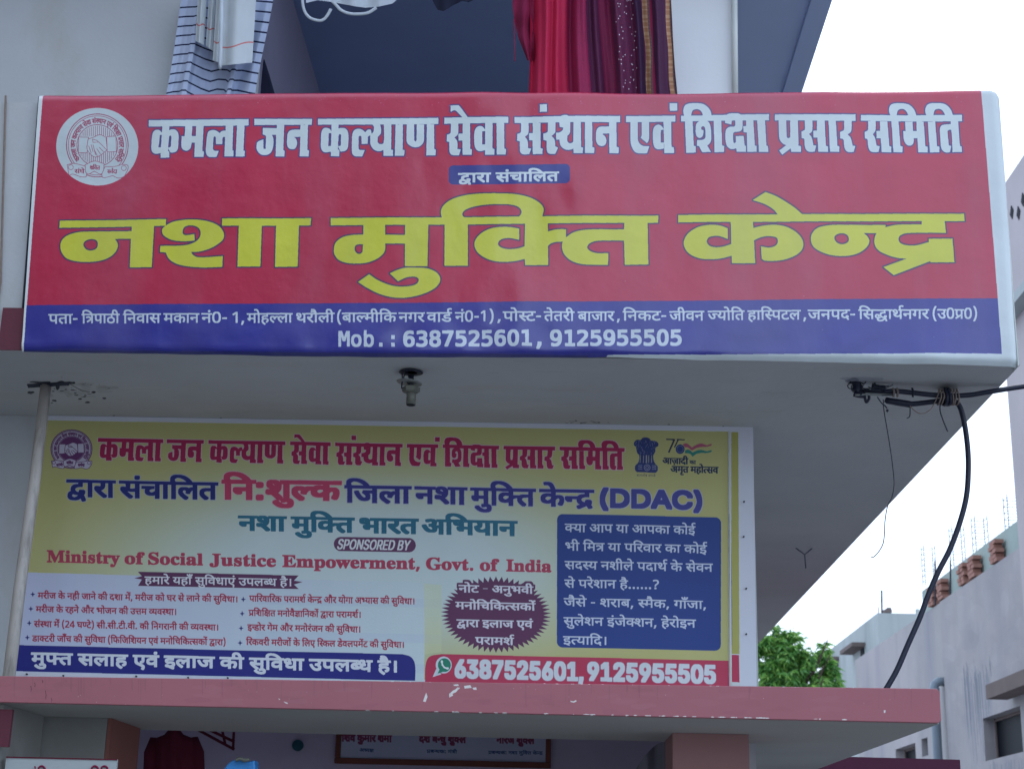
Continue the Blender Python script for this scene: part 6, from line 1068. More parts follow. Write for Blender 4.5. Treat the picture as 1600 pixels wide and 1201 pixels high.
def striped(name, base, line, duty, rough=.9):
    m_ = mat(name, base, rough, .06, 10, .35, 260); n = m_.node_tree.nodes; l = m_.node_tree.links.new
    b = n['Principled BSDF']; src = b.inputs['Base Color'].links[0].from_socket
    uv = n.new('ShaderNodeUVMap'); sp = n.new('ShaderNodeSeparateXYZ'); l(uv.outputs[0], sp.inputs[0])
    fr = n.new('ShaderNodeMath'); fr.operation = 'FRACT'; l(sp.outputs[1], fr.inputs[0])
    lt = n.new('ShaderNodeMath'); lt.operation = 'LESS_THAN'; lt.inputs[1].default_value = duty; l(fr.outputs[0], lt.inputs[0])
    mx_ = n.new('ShaderNodeMix'); mx_.data_type = 'RGBA'; l(lt.outputs[0], mx_.inputs[0]); l(src, mx_.inputs[6]); mx_.inputs[7].default_value = hexc(line); l(mx_.outputs[2], b.inputs['Base Color'])
    return m_
M['striped'] = striped('blue_striped_cotton', 'b9c4de', '18224a', .165)
M['lined'] = striped('white_towel_orange_line', 'ccd3d8', 'cf7a78', .011)

# ================================================================== ground
tag(MB().quad((-150, -60, 0), (150, -60, 0), (150, 200, 0), (-150, 200, 0)).build('ground', M['dust']), None, None, kind='structure')
tag(MB().quad((-150, -4.5, .004), (150, -4.5, .004), (150, 4.2, .004), (-150, 4.2, .004)).build('road', M['asphalt']), None, None, kind='structure')
tag(MB().box(-60, 60, 4.2, 6.0, 0, .12).build('pavement', M['dust']), None, None, kind='structure')

# ================================================================== the clinic building
YW = 7.945
bld = thing('clinic_building', (0, 7.5, 0), 'white two storey clinic building with projecting balcony slab and pink awning', 'building')
XR = 2.137
def suv(i, v): return sof_sheet.uv(v.x, v.y)
slab = MB().box(-7, XR, 6.815, 18.5, SZ, 3.985).build('balcony_slab', M['soffit'], bld, uvfn=suv)
MB().box(-7, 2.12, 6.825, 6.94, 3.985, 5.135).build('parapet', M['white_wall'], bld)
MB().box(2.0, 2.118, 6.94, 18.4, 3.985, 5.1).build('side_parapet', M['white_wall'], bld)
# painted base band and raised strip on the parapet left of the sign
a0, a1 = at(5, 481, 6.81), at(35, 546, 6.81)
MB().box(a0.x, a1.x, 6.806, 6.8135, a1.z-.004, a0.z).build('painted_band', M['maroon'], bld)
st = thing('conduit_strip', at(4, 300, 6.81), 'thin orange-brown conduit strip running down the white parapet left of the red sign', 'conduit')
pA, pB = at(9, 150, 6.81), at(1, 440, 6.81)
MB().tube([pA, pB, pB+Vector((0, 0, -.3))], .006, 6).build('conduit', M['tie'], st)

# upper floor
ZU = EYE+5.06
XJ = atz(460, 0, ZU).x
MB().box(-7, XJ, 7.4, 7.55, 3.985, ZU).build('upper_wall', M['white_wall'], bld)
MB().box(XJ-.14, XJ-.002, 7.55, 10.9, 3.985, ZU).build('jamb_wall', M['mauve_room'], bld)
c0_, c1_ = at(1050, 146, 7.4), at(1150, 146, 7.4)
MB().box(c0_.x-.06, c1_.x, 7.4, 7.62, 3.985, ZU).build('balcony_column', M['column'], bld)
MB().box(XJ, 1.05, 10.75, 10.9, 3.985, ZU).build('back_wall', M['blue_room'], bld)
XRR = 1.644
MB().box(-7, XRR, 6.7, 18.5, ZU, ZU+.14).build('roof_slab', M['blue_slab'], bld)
MB().box(-3.2, 1.04, 7.63, 10.74, ZU-.02, ZU-.003).build('room_ceiling', M['blue_room'], bld)
xl = atz(1218, 143, ZU).x
MB().box(1.515, XRR-.004, 6.75, 18.4, ZU-.03, ZU-.002).build('slab_lip', M['blue_slab'], bld)
# brown panel standing in the room
bp = MB().prism([at(716, 150, 9.6), at(800, 104, 9.6), at(836, 90, 9.6), at(842, 165, 9.6), at(716, 175, 9.6)], (0, .05, 0)).build('leaning_board', mat('brown_board', '5b4b4c', .7, .15, 4, .1, 40), loc=at(780, 150, 9.6))
tag(bp, 'dark brown board leaning in the dim blue upper room beside the red sari', 'board')

# lower floor
MB().box(-7, 1.06, YW, YW+.15, EYE+.6393, SZ-.001).build('lower_wall', M['white_wall'], bld)
MB().box(.91, 1.058, YW+.15, 18.4, 0, SZ-.001).build('side_wall', M['white_wall'], bld)
# awning: fascia + underside
z0a, z1a = at(735, 1113, 6.8).z, None
zl, zr = at(0, 1056, 6.8).z, at(1470, 1075.5, 6.8).z
xl_, xr_ = -2.62, 1.682
AZ = AZ0
fa = MB(); fa.quad((xl_, 6.8, AZ), (xr_, 6.8, AZ), (xr_, 6.8, zr), (xl_, 6.8, zl))
fa = MB().prism([(xl_, 6.8, AZ+.001), (xr_-.012, 6.8, AZ+.001), (xr_, 6.8, AZ+.013), (xr_, 6.8, zr-.012), (xr_-.012, 6.8, zr), (xl_, 6.8, zl)], (0, .03, 0))
fa.build('awning_fascia', M['awning'], bld, bevel=.003, uvfn=lambda i, v: awn_sheet.uv(v.x, v.z))
MB().box(xl_, xr_-.003, 6.83, YW+.145, AZ, min(zl, zr)-.004).build('awning_slab', M['awning_under'], bld)
MB().box(1.061, xr_-.003, YW+.145, 18.4, AZ, zr-.006).build('side_awning_slab', M['awning_under'], bld)
# pillars below
pl = at(1051, 1150, 7.56); pr = at(1170, 1150, 7.56)
MB().box(pl.x, pr.x, 7.56, YW+.1, 0, AZ-.001).build('pillar', M['mauve_pillar'], bld)
XL = atz(68, 1118, AZ).x
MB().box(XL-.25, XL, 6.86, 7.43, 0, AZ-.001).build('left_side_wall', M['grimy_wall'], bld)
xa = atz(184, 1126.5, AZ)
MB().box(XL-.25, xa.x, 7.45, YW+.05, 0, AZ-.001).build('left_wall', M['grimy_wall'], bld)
MB().box(xa.x+.002, xa.x+.02, 7.452, YW+.05, 0, AZ-.001).build('left_jamb', M['terracotta'], bld)
lo = MB()
lp_ = at(0, 1107, 6.83); lq = at(12, 1166, 6.83)
lo.box(lp_.x-.2, lq.x, 6.835, 6.858, lq.z, lp_.z).build('painted_corner', M['maroon'], bld)
# ground floor room
MB().box(-3.4, .9, 10.2+.03, 10.4, 0, 3.6).build('room_back_wall', M['dim_room'], bld)
MB().box(-3.5, -3.4, YW+.16, 10.4, 0, 3.6).build('room_left_wall', M['dim_room'], bld)
MB().box(-3.4, .9, YW+.16, 10.2, 3.1, 3.2).build('room_ceiling', M['dim_room'], bld)
MB().box(-3.4, .9, 6.5, 10.2, 0.0, .15).build('room_floor', M['awning_under'], bld)
# pale drain pipe on the column
t = thing('drain_pipe', at(1147, 100, 7.4), 'pale cream drain pipe running up the right edge of the balcony column', 'pipe')
MB().tube([at(1148.5, 170, 7.37), at(1147, -60, 7.37)], .017, 12).build('pipe', M['pvc_white'], t, True)

# ================================================================== main signboard
TOP = [(62, 148.6), (250, 147), (430, 145), (600, 142.8), (750, 142), (900, 143.2), (1060, 145), (1200, 144), (1330, 142), (1450, 140), (1533, 138.6), (1550, 138.4), (1558, 141), (1562, 146)]
BOT = [(33, 547.5), (250, 550.5), (420, 553.5), (600, 555.5), (800, 556.5), (950, 556), (1000, 558), (1100, 560), (1250, 563), (1400, 566.5), (1594, 570.5)]
def wr(x, z):
    v = Vector((x, 0, z))
    g_ = math.exp(-((x+.15)/.45)**2)     # slacker around the middle
    a = noise.noise(Vector((x*1.3, 3.1, z*.9)))*.012+noise.noise(Vector((x*3.4+5, 7.7, z*1.5)))*(.005+.005*g_)+noise.noise(Vector((x*8+z*3, 2.7, z*4-x*2)))*.003*g_
    b = noise.noise(Vector((x*9, 1.7, z*5)))*.0008
    e = max(0, .25-(z-3.86))/.25      # slacker along the lower edge
    return a+b+e*noise.noise(Vector((x*6, 9.2, z*9)))*.010
def sign(u, v):
    xt = 62+(1562-62)*u; xb = 33+(1594-33)*u
    p = at(xt, lerp_list(TOP, xt), BY); q = at(xb, lerp_list(BOT, xb), BY)
    # straight hang, slightly bunched at the lower edge
    r = p.lerp(q, v); r.y = BY-.004+wr(r.x, r.z)
    edge = max(0, v-.975)/.025; r.y += edge*edge*.022
    te = max(0, .012-v)/.012; r.y += te*.018
    re = max(0, u-.993)/.007; r.y += re*.02
    return r
sg = thing('main_signboard', at(800, 350, BY), 'large red and blue Hindi clinic signboard with yellow lettering across the balcony parapet', 'signboard')
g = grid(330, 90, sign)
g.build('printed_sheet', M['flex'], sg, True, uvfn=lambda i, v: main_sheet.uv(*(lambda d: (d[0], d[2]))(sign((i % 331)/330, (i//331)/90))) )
# end return of the frame
e0, e1 = at(1562, 146, BY), at(1594, 570, BY)
MB().prism([(e0.x-.006, BY+.012, e0.z-.02), (e0.x-.003, 6.9, e0.z-.05), (e1.x-.003, 6.9, e1.z), (e1.x-.006, BY+.012, e1.z)], (.004, 0, 0)).build('end_flap', M['pvc_white'], sg)
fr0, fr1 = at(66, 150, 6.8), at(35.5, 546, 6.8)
MB().tube([fr0+Vector((-.018, .012, 0)), fr1+Vector((-.018, .012, 0))], .006, 6).build('edge_shadow', M['dark_metal'], sg)  # thin dark rod standing in for the shadow line along the sheet edge

# ================================================================== lower signboard
def wr2(x, z): return noise.noise(Vector((x*1.8, 13.1, z*.8)))*.008+noise.noise(Vector((x*5+5, 17.7, z*1.2)))*.002
def low(u, v):
    xt = 67+(1176.5-67)*u; xb = 14+(1182-14)*u
    p = at(xt, 649.5+(xt-75)*.0165, WY); q = at(xb, 1056+(xb-22)*.0152, WY)
    r = p.lerp(q, v); r.y = WY-.008+wr2(r.x, r.z)*min(1, min(u, 1-u)*12, min(v, 1-v)*12); return r
sg2 = thing('lower_signboard', at(600, 860, WY), 'yellow and pale blue Hindi information board fixed to the wall under the balcony', 'signboard')
g2 = grid(200, 60, low)
_lp = [Vector(v) for v in g2.v]
g2.build('printed_sheet', M['flex2'], sg2, True, uvfn=lambda i, v: low_sheet.uv(*at_plane(v)) if False else low_sheet.uv(v.x, v.z))
for x, y in ((1162.5, 783.5), (1162, 838), (1166, 919), (1166, 990), (42, 1052.5), (99, 1055), (213, 1056), (294, 1058), (356, 1058.5)):
    p = at(x, y, WY-.012); k = MB(); k.tube([p+Vector((0, -.008, 0)), p+Vector((0, .01, 0))], [.004, .005], 8); k.build('nail', M['dark_metal'], sg2)
# sheet edge strip lying over the first sheet
s0, s1, s2, s3 = at(1139, 673, WY-.02), at(1141.4, 673, WY-.02), at(1143.6, 1073, WY-.02), at(1141, 1073, WY-.02)
MB().prism([s0, s1, s2, s3], (0, .004, 0)).build('seam_edge', M['pvc_white'], sg2)

# ================================================================== leaning pole
pt = atz(72, 601, SZ); pb = at(13.5, 1062, 7.15)
pole = thing('leaning_pole', pb, 'weathered grey pipe leaning beside the lower board up to the broken soffit patch', 'pole')
dirv = (pb-pt).normalized()
MB().tube([pt+Vector((0, 0, .0)), pt.lerp(pb, .35)+Vector((.004, 0, 0)), pt.lerp(pb, .7)+Vector((-.003, 0, 0)), pb+dirv*.1], [.0275, .028, .0285, .029], 18).build('pipe', M['pole'], pole, True)
MB().prism([atz(42, 601, SZ-.004), atz(110, 597, SZ-.004), atz(108, 602, SZ-.012), atz(44, 606, SZ-.012)], (0, 0, .004)).build('top_plate', M['dark_metal'], pole)

# ================================================================== ceiling fitting
cf = atz(641, 580, SZ)
fit = thing('ceiling_fitting', cf, 'small hanging pipe nipple with a round washer and hex nut under the balcony slab', 'fitting')
MB().lathe(cf+Vector((0.004, 0, -.006)), [(.05, .006), (.058, .0), (.03, -.002)], 28).build('ceiling_hole_plate', M['dark_metal'], fit, True)
for a, b in (((-.038, 0), (-.034, -.055)), ((-.018, 0), (-.03, -.03)), ((-.03, -.03), (-.012, -.05)), ((-.014, 0), (.004, -.05)), ((-.036, -.05), (-.036, -.085))):
    MB().tube([cf+Vector((a[0], -.01, a[1]-.006)), cf+Vector((b[0], -.012, b[1]-.006))], .0032, 6).build('wire', M['dark_metal'], fit)
w0 = MB(); w0.lathe(cf+Vector((.004, 0, -.055)), [(.012, .004), (.062, .0), (.06, -.004), (.012, -.006)], 30)
o = w0.build('washer', M['steel'], fit, True)
o.rotation_euler = (0, R_(6), 0); o.location = Vector((0, 0, 0))
MB().tube([cf+Vector((.006, 0, -.02)), cf+Vector((.006, 0, -.09))], .013, 10).build('stem', M['dark_metal'], fit, True)
MB().lathe(cf+Vector((.008, 0, -.075)), [(.03, .0), (.043, -.006), (.043, -.026), (.032, -.034)], 6).build('hex_nut', M['brass'], fit)
MB().lathe(cf+Vector((.01, 0, -.105)), [(.0225, .0), (.023, -.03), (.0225, -.062)], 24).build('nipple', M['brass'], fit, True)
MB().lathe(cf+Vector((.01, 0, -.168)), [(.0205, .003), (.0205, -.001)], 24).build('nipple_mouth', M['dark_in'], fit)

hk = atz(1257, 856, SZ)
h = thing('ceiling_hook', hk, 'small wire ceiling hook under the far side of the balcony slab', 'hook')
k = hk.y/FPX
MB().tube([hk+Vector((-14*k, 0, 0)), hk+Vector((-7*k, 0, -5*k)), hk+Vector((0, 0, -10*k)), hk+Vector((6*k, 0, -5*k)), hk+Vector((12*k, 0, 0))], 1.0*k, 6).build('bent_wire', M['hook_wire'], h)
MB().tube([hk+Vector((0, 0, -10*k)), hk+Vector((1*k, 0, -32*k))], 1.0*k, 6).build('drop_wire', M['hook_wire'], h)

# ================================================================== cables under the slab corner
def cab(name, P, r, Y, mat_, parent, seg=10):
    pts = spline([at(p[0], p[1], p[2] if len(p) > 2 else Y) for p in P], 6)
    return MB().tube(pts, r, seg).build(name, mat_, parent, True)
CY = 7.12
br = thing('cable_anchor', at(1345, 606, CY), 'tangled anchor of wires and insulators screwed to the soffit near the slab corner', 'cable anchor')
rnd = random.Random(7)
cab('spool', [(1334, 592), (1338, 598), (1339, 606), (1336, 612)], .022, CY, M['cable'], br)
cab('spool', [(1334, 615), (1342, 617), (1352, 618)], .014, CY, M['cable'], br)
cab('clamp', [(1362, 604), (1372, 606), (1383, 607)], .016, CY, M['cable'], br)
cab('clamp', [(1366, 594), (1367, 600), (1367, 606)], .004, CY, M['dark_metal'], br)
cab('bracket_bar', [(1334, 609), (1360, 611), (1395, 612)], .009, CY+.01, M['dark_metal'], br)
cab('bracket_bar', [(1336, 617), (1360, 616), (1396, 617)], .006, CY-.01, M['steel'], br)
cab('bracket_bar', [(1350, 612), (1352, 624), (1354, 628), (1358, 622), (1357, 615)], .007, CY, M['cable'], br)
for i in range(16):
    x, y = rnd.uniform(1326, 1352), rnd.uniform(592, 614); a = rnd.uniform(0, 6.28); r_ = rnd.uniform(3, 7)
    cab('wire', [(x+r_*math.cos(a+t_), y+r_*.8*math.sin(a+t_), CY+rnd.uniform(-.02, .02)) for t_ in (0, 1, 2, 3, 4)], .0026, CY, M['wire'], br, 6)
for i in range(8):
    x, y = rnd.uniform(1345, 1380), rnd.uniform(600, 618)
    cab('wire', [(x, y), (x+rnd.uniform(6, 14), y+rnd.uniform(-5, 5)), (x+rnd.uniform(16, 26), y+rnd.uniform(-3, 4))], .0024, CY-.02, M['wire'], br, 6)
cab('wire', [(1371, 620), (1377, 629), (1383, 634), (1386, 638)], .0028, CY, M['wire'], br, 6)
MB().lathe(at(1386.5, 641, CY), [(.002, .006), (.006, .003), (.006, -.004), (.002, -.008)], 8).build('wire_end', M['dark_metal'], br, True)
cab('wire', [(1422, 634), (1422, 645), (1421, 651), (1417, 653)], .0026, CY, M['wire'], br, 6)

c1 = thing('service_cable', at(1460, 615, CY), 'black service cable running right from the anchor towards the far pink building', 'cable')
cab('cable', [(1380, 612), (1400, 611), (1430, 614), (1460, 617), (1490, 618), (1515, 617), (1540, 613), (1570, 608), (1600, 603.5), (1700, 590)], .0125, CY, M['cable'], c1)
for x in (1396, 1402, 1426): cab('clip', [(x-1, 606), (x+1, 612), (x, 620)], .005, CY-.012, M['tie'] if x != 1426 else M['cable'], c1, 6)
c2 = thing('hanging_cable', at(1510, 800, CY+.1), 'thick black cable curving down from the tied joint and behind the pink awning', 'cable')
cab('cable', [(1383, 624), (1395, 628), (1420, 631), (1445, 629), (1470, 626), (1490, 626), (1500, 636), (1507, 662), (1512, 700), (1513, 735), (1510, 775), (1500, 815), (1484, 858), (1466, 893), (1450, 930), (1437, 965), (1418, 1008), (1402, 1045), (1385, 1075), (1368, 1100)], .0125, CY+.06, M['cable'], c2, 12)
MB().tube(spline([at(1383, 625, CY+.06), at(1400, 628, CY+.06), at(1425, 632, CY+.06)]), [.01]+[.016]*5+[.017]*6+[.013], 10).build('taped_splice', M['cable'], c2, True)
tj = thing('cable_tie', at(1480, 620, CY), 'loops of pale jute string binding the two cables together', 'string')
for i in range(7):
    x = 1468+i*4.6
    cab('loop', [(x, 609, CY-.02), (x+3, 618, CY-.035), (x+1+rnd.uniform(-3, 3), 630, CY-.02), (x-3, 632, CY+.05), (x-3, 620, CY+.1), (x-1, 609, CY+.07), (x, 608, CY)], .0035 if i not in (2, 3) else .008, CY, M['tie'] if i not in (2, 3) else M['cable'], tj, 6)
cab('string_end', [(1422, 634), (1430, 642), (1440, 646), (1452, 641), (1460, 630), (1466, 616), (1470, 608)], .0026, CY-.03, M['tie'], tj, 6)
cab('string_end', [(1469, 630), (1469, 642), (1473, 655), (1479, 670), (1481, 674)], .003, CY-.02, M['wire'], tj, 6)
dw = thing('dangling_wire', at(1390, 740, CY), 'thin dark wire dangling from the cable anchor across the bright sky', 'wire')
cab('wire', [(1380, 624), (1381, 640), (1386, 670), (1391, 700), (1395, 730), (1397, 755), (1394, 775), (1387, 790), (1383, 812), (1382, 832), (1380, 848), (1374, 860), (1366, 869), (1361, 870.5)], .0024, CY, M['wire'], dw, 6)

# ================================================================== laundry
def drape(name, mat_, parent, fn, nu, nv, uvf=None):
    gg = grid(nu, nv, fn)
    o = gg.build(name, mat_, parent, True, uvfn=(lambda i, v: uvf((i % (nu+1))/nu, (i//(nu+1))/nv)) if uvf else None)
    return o
lw = thing('striped_cloth', at(340, 60, 7.2), 'pale blue cotton sheet with thin navy stripes hanging beside the upper wall', 'cloth')
FU = [(0, 0), (.07, .012), (.13, .0), (.19, -.035), (.24, -.03), (.28, .012), (.42, .035), (.52, .03), (.62, .0), (.66, -.028), (.71, -.028), (.745, .008), (.86, .0), (.93, -.014), (1, .0)]
WU = [(0, 2.5), (.08, 0), (.17, -1), (.175, -3), (.235, -3), (.24, -1), (.30, 4), (.38, 11), (.46, 16), (.54, 12), (.62, 13), (.66, 17), (.665, 12), (.715, 12), (.72, 14), (.8, 14), (.9, 17), (1, 20)]
def sc_fn(u, v):
    py = -25+v*200; xl__ = 283-(py/148)*24; xr__ = 427-(py/148)*27
    xx = xl__+(xr__-xl__)*u+3*math.sin(u*9+py*.02)*v
    f = lerp_list(FU, u)*(.7+.5*v)+.006*math.sin(u*31+v*3)
    return at(xx, py, 7.22+f*1.2)
drape('sheet', M['striped'], lw, sc_fn, 110, 40, lambda u, v: (u, ((-25+v*200)-lerp_list(WU, u)*(.25+.75*v))/14.7+.3))
tw = thing('white_towel', at(350, 50, 7.15), 'white cotton towel with a thin orange line hanging over the striped sheet', 'towel')
def lobe(xa_, xb_, ya, yb, Y, ln, sk=0):
    def f_(u, v):
        bot = ya+(yb-ya)*u; py = -25+v*(bot+25); xx = xa_+(xb_-xa_)*u+(6-py*.06)+sk*py/100
        return at(xx, py, Y+.022*math.cos(u*math.pi*2)+.006*math.sin(u*13))
    def uvf(u, v):
        bot = ya+(yb-ya)*u; py = -25+v*(bot+25); l0 = ln[0]+(ln[1]-ln[0])*u+2*math.sin(u*6)
        return (u, (py-l0)/200.0)
    return f_, uvf
for (xa_, xb_, ya, yb, Y, ln) in ((303, 317, 64, 71, 7.15, (36, 40)), (320, 334, 72, 82, 7.16, (42, 47)), (332, 346, 95, 99, 7.12, (63, 68)), (344, 394, 103, 98, 7.09, (73, 66))):
    f_, uvf = lobe(xa_, xb_, ya, yb, Y, ln); drape('towel_fold', M['lined'], tw, f_, 20, 40, uvf)
MB().tube([at(347, -20, 7.06), at(345.5, 60, 7.06), at(344, 100, 7.06), at(344, 108, 7.06)], [.01, .01, .009, .007], 8).build('twisted_edge', M['cloth_white'], tw, True)
dc = thing('navy_bag', at(415, 135, 7.7), 'dark navy cloth bundle behind the striped sheet at the room jamb', 'cloth')
MB().prism([at(401, 148, 7.62), at(407, 110, 7.62), at(412, 90, 7.62), at(418, 108, 7.62), at(430, 150, 7.62), at(430, 175, 7.62), at(400, 175, 7.62)], (0, .06, 0)).build('cloth', M['cloth_dark'], dc, bevel=.01)

gm = thing('white_garment', at(545, 10, 7.2), 'white undergarment with looped straps hanging at the top of the balcony opening', 'garment')
def gfn(u, v):
    bot = lerp_list([(0, 5), (.12, 1), (.25, 3), (.5, 10), (.62, 12.5), (.75, 11), (.9, 6), (1, -6)], u)
    return at(478+u*150, -20+v*(bot+20), 7.2+.015*math.sin(u*22)+.01*math.sin(u*7+v))
drape('cloth', M['cloth_white'], gm, gfn, 50, 8)
def ribbon(P, wd, Y, mat_, parent, name='strap'):
    pts = spline([at(p[0], p[1], Y+(p[2] if len(p) > 2 else 0)) for p in P], 5); mb = MB(); n_ = len(pts)
    for i, p in enumerate(pts):
        t_ = (pts[min(i+1, n_-1)]-pts[max(i-1, 0)]).normalized(); s_ = t_.cross(Vector((0, 1, 0))).normalized()*wd
        for q in (p+s_, p+s_+Vector((0, .004, 0)), p-s_+Vector((0, .006, 0)), p-s_): mb.v.append(tuple(q))
    for i in range(n_-1):
        for j in range(4): a = i*4+j; b = i*4+(j+1) % 4; mb.f.append((a, b, b+4, a+4))
    return mb.build(name, mat_, parent, True)
ribbon([(472, -8), (473, 6), (476, 18), (483, 27), (492, 31), (502, 32), (510, 26), (517, 14)], .0075, 7.17, M['cloth_white'], gm)
ribbon([(519, 2), (526, 9), (533, 16), (545, 21), (560, 22), (575, 20), (588, 12)], .008, 7.16, M['cloth_white'], gm)
dg = thing('dark_garment', at(705, 5, 7.2), 'dark navy garment edge hanging at the top of the opening', 'garment')
def dfn(u, v):
    bot = lerp_list([(0, 0), (.12, 16), (.25, 18), (.45, 9), (.65, 2), (.8, 4), (1, -3)], u)
    return at(675+u*72, -20+v*(bot+20), 7.2+.014*math.sin(u*16))
drape('cloth', M['cloth_dark'], dg, dfn, 24, 6)
rs = thing('red_scarf', at(815, 40, 7.15), 'small crimson scarf end with a thread hanging left of the red sari', 'scarf')
def rfn(u, v):
    py = -20+v*115; l_ = lerp_list([(-20, 801), (10, 801), (30, 803), (60, 810), (95, 824)], py); r_2 = 834
    return at(l_+(r_2-l_)*u, py, 7.17+.025*math.sin(u*7+v*3)+.01*math.sin(v*14))
drape('cloth', M['cloth_red'], rs, rfn, 16, 24)
cab('thread', [(803, 30), (803.5, 60), (804, 92), (804.5, 96)], .003, 7.12, M['cloth_red'], rs, 6)

# sari: own printed cloth
sari_sheet = Sheet('Y', 7.0, (0, 0), (1, 1), 1100, 900, '96204e'); SS = sari_sheet.a
yy, xx = np.mgrid[0:900, 0:1100].astype(np.float32); uu = xx/1100; vv = yy/900
def band(a, b, col, wob=0.0):
    mk = (uu > a+wob*np.sin(vv*9)) & (uu < b+wob*np.sin(vv*9+.5)); SS[mk] = rgb(col)
band(0, .27, 'c4204e'); band(.27, .41, '9c1c50'); band(.41, .5, '5a1c46'); band(.5, .58, '82184a'); band(.58, .74, '5d1c46'); band(.74, .79, '3c1a44'); band(.855, 1, '4c1a44', .004)
rs_ = np.random.RandomState(3)
for i in range(5200):   # woven motifs of the second and fourth panels
    u = rs_.uniform(.255, .42) if i % 2 else rs_.uniform(.53, .73); v = rs_.uniform(0, 1); x_ = int(u*1100); y_ = int(v*900)
    a_ = rs_.randint(2, 7); SS[y_:y_+2, x_:x_+a_] = rgb('5c1c46') if rs_.rand() < .5 else rgb('a01c4c')
for a, b in ((.79, .825), (.955, .985)):
    mk = (uu > a+.004*np.sin(vv*14)) & (uu < b+.004*np.sin(vv*14)); SS[mk] = rgb('b07c5c')
    for j in range(0, 900, 40):
        ww = (yy > j) & (yy < j+16+8*math.sin(j)) & mk; SS[ww] = rgb('c49a78')
    mk = (uu > b+.004*np.sin(vv*14)) & (uu < b+.014+.004*np.sin(vv*14)); SS[mk] = rgb('4a3a4e'); SS[mk & ((yy.astype(int)//5) % 2 == 0)] = rgb('8a6a62')
for i in range(70):
    u = rs_.uniform(.6, .73); v = rs_.uniform(0, 1); x_ = int(u*1100); y_ = int(v*900); SS[y_:y_+7, x_:x_+6] = rgb('f2eef2')
M['sari'] = mat('crimson_sari_print', 'ffffff', .7, .08, 8, .35, 220, image=sari_sheet.image('sari_print'))
sr = thing('red_sari', at(940, 70, 7.15), 'crimson sari with sequins and gold borders hanging over the balcony beside the column', 'sari')
def sfn(u, v):
    py = -30+v*200; xl2 = 826+(py/145)*(1 if py > 0 else 0); xr2 = 1047+max(py, -30)/145*13+(2.5 if py > 60 else 0)*0
    f = .03*math.sin(u*26+.6+v*.6)+.022*math.sin(u*47+v*1.1)+.012*math.sin(u*90)
    return at(xl2+(xr2-xl2)*u+2*math.sin(v*4+u*8), py, 7.14+f)
drape('cloth', M['sari'], sr, sfn, 160, 30, lambda u, v: (u, 1-v))
# laundry lines
cl = thing('clothes_line', at(700, -18, 7.2), 'thin clothes line stretched across the balcony opening above the laundry', 'rope')
cab('rope', [(200, -24), (500, -16), (800, -14), (1060, -24)], .004, 7.2, M['tie'], cl, 6)

# ================================================================== things in the ground floor porch
nb = thing('name_board', at(690, 1165, NY), 'wooden framed pale board with painted names on the dim back wall', 'name board')
f0, f1 = at(523, 1192, NY), at(862, 1100, NY)
MB().box(f0.x+.02, f1.x-.02, NY, NY+.02, f0.z+.02, f1.z).build('printed_panel', M['name'], nb, uvfn=lambda i, v: name_sheet.uv(v.x, v.z))
MB().box(f0.x, f1.x, NY-.02, NY+.015, f0.z, f0.z+.036).build('frame_rail', M['wood'], nb, bevel=.004)
for x in (f0.x, f1.x-.034): MB().box(x, x+.034, NY-.019, NY+.014, f0.z+.037, f1.z).build('frame_stile', M['wood'], nb, bevel=.004)
sk_ = at(465, 1163.5, 10.2)
stk = thing('round_sticker', sk_, 'round teal sticker on the dim wall left of the framed name board', 'sticker')
MB().tube([sk_+Vector((0, 0, 0)), sk_+Vector((0, .02, 0))], .036, 28).build('disc', mat('teal_print', '1d5a6c', .4, .3, 30, 0), stk)
# stair rail lattice
rl = thing('stair_rail', at(335, 1150, 9.6), 'maroon lattice panel of a stair rail seen high in the dim porch', 'railing')
for a, b in (((303, 1136), (366, 1170)), ((320, 1136), (366, 1158)), ((366, 1130), (364, 1171)), ((305, 1139), (368, 1139)), ((345, 1130), (352, 1162))):
    cab('bar', [a, ((a[0]+b[0])/2, (a[1]+b[1])/2), b], .009, 9.6, M['cloth_maroon'], rl, 6)
# hanging shirt
sh = thing('maroon_shirt', at(272, 1170, 9.0), 'dark maroon long shirt hanging in the dim porch doorway', 'shirt')
def shf(side):
    def f_(u, v):
        # silhouette: neck, shoulders, body
        w_ = lerp_list([(0, 9), (.1, 10), (.125, 15), (.145, 26), (.17, 31), (.3, 34), (.6, 35), (1, 37)], v); py = 1128+v*150
        return at(272+(u*2-1)*w_, py, 9.0+side*(.09*math.sqrt(max(0, 1-(u*2-1)**2)))+.012*math.sin(u*25)*v)
    return f_
drape('front', M['cloth_maroon'], sh, shf(-1), 30, 24); drape('back', M['cloth_maroon'], sh, shf(1), 30, 24)
for s_ in (-1, 1):
    MB().tube([at(272+s_*29, 1152, 9.0), at(272+s_*33, 1175, 9.0), at(272+s_*35, 1215, 9.0), at(272+s_*36, 1260, 9.0)], [.03, .05, .048, .045], 12).build('sleeve', M['cloth_maroon'], sh, True)
cab('hanger', [(256, 1134), (272, 1128), (288, 1134)], .006, 9.0, M['dark_metal'], sh, 6)
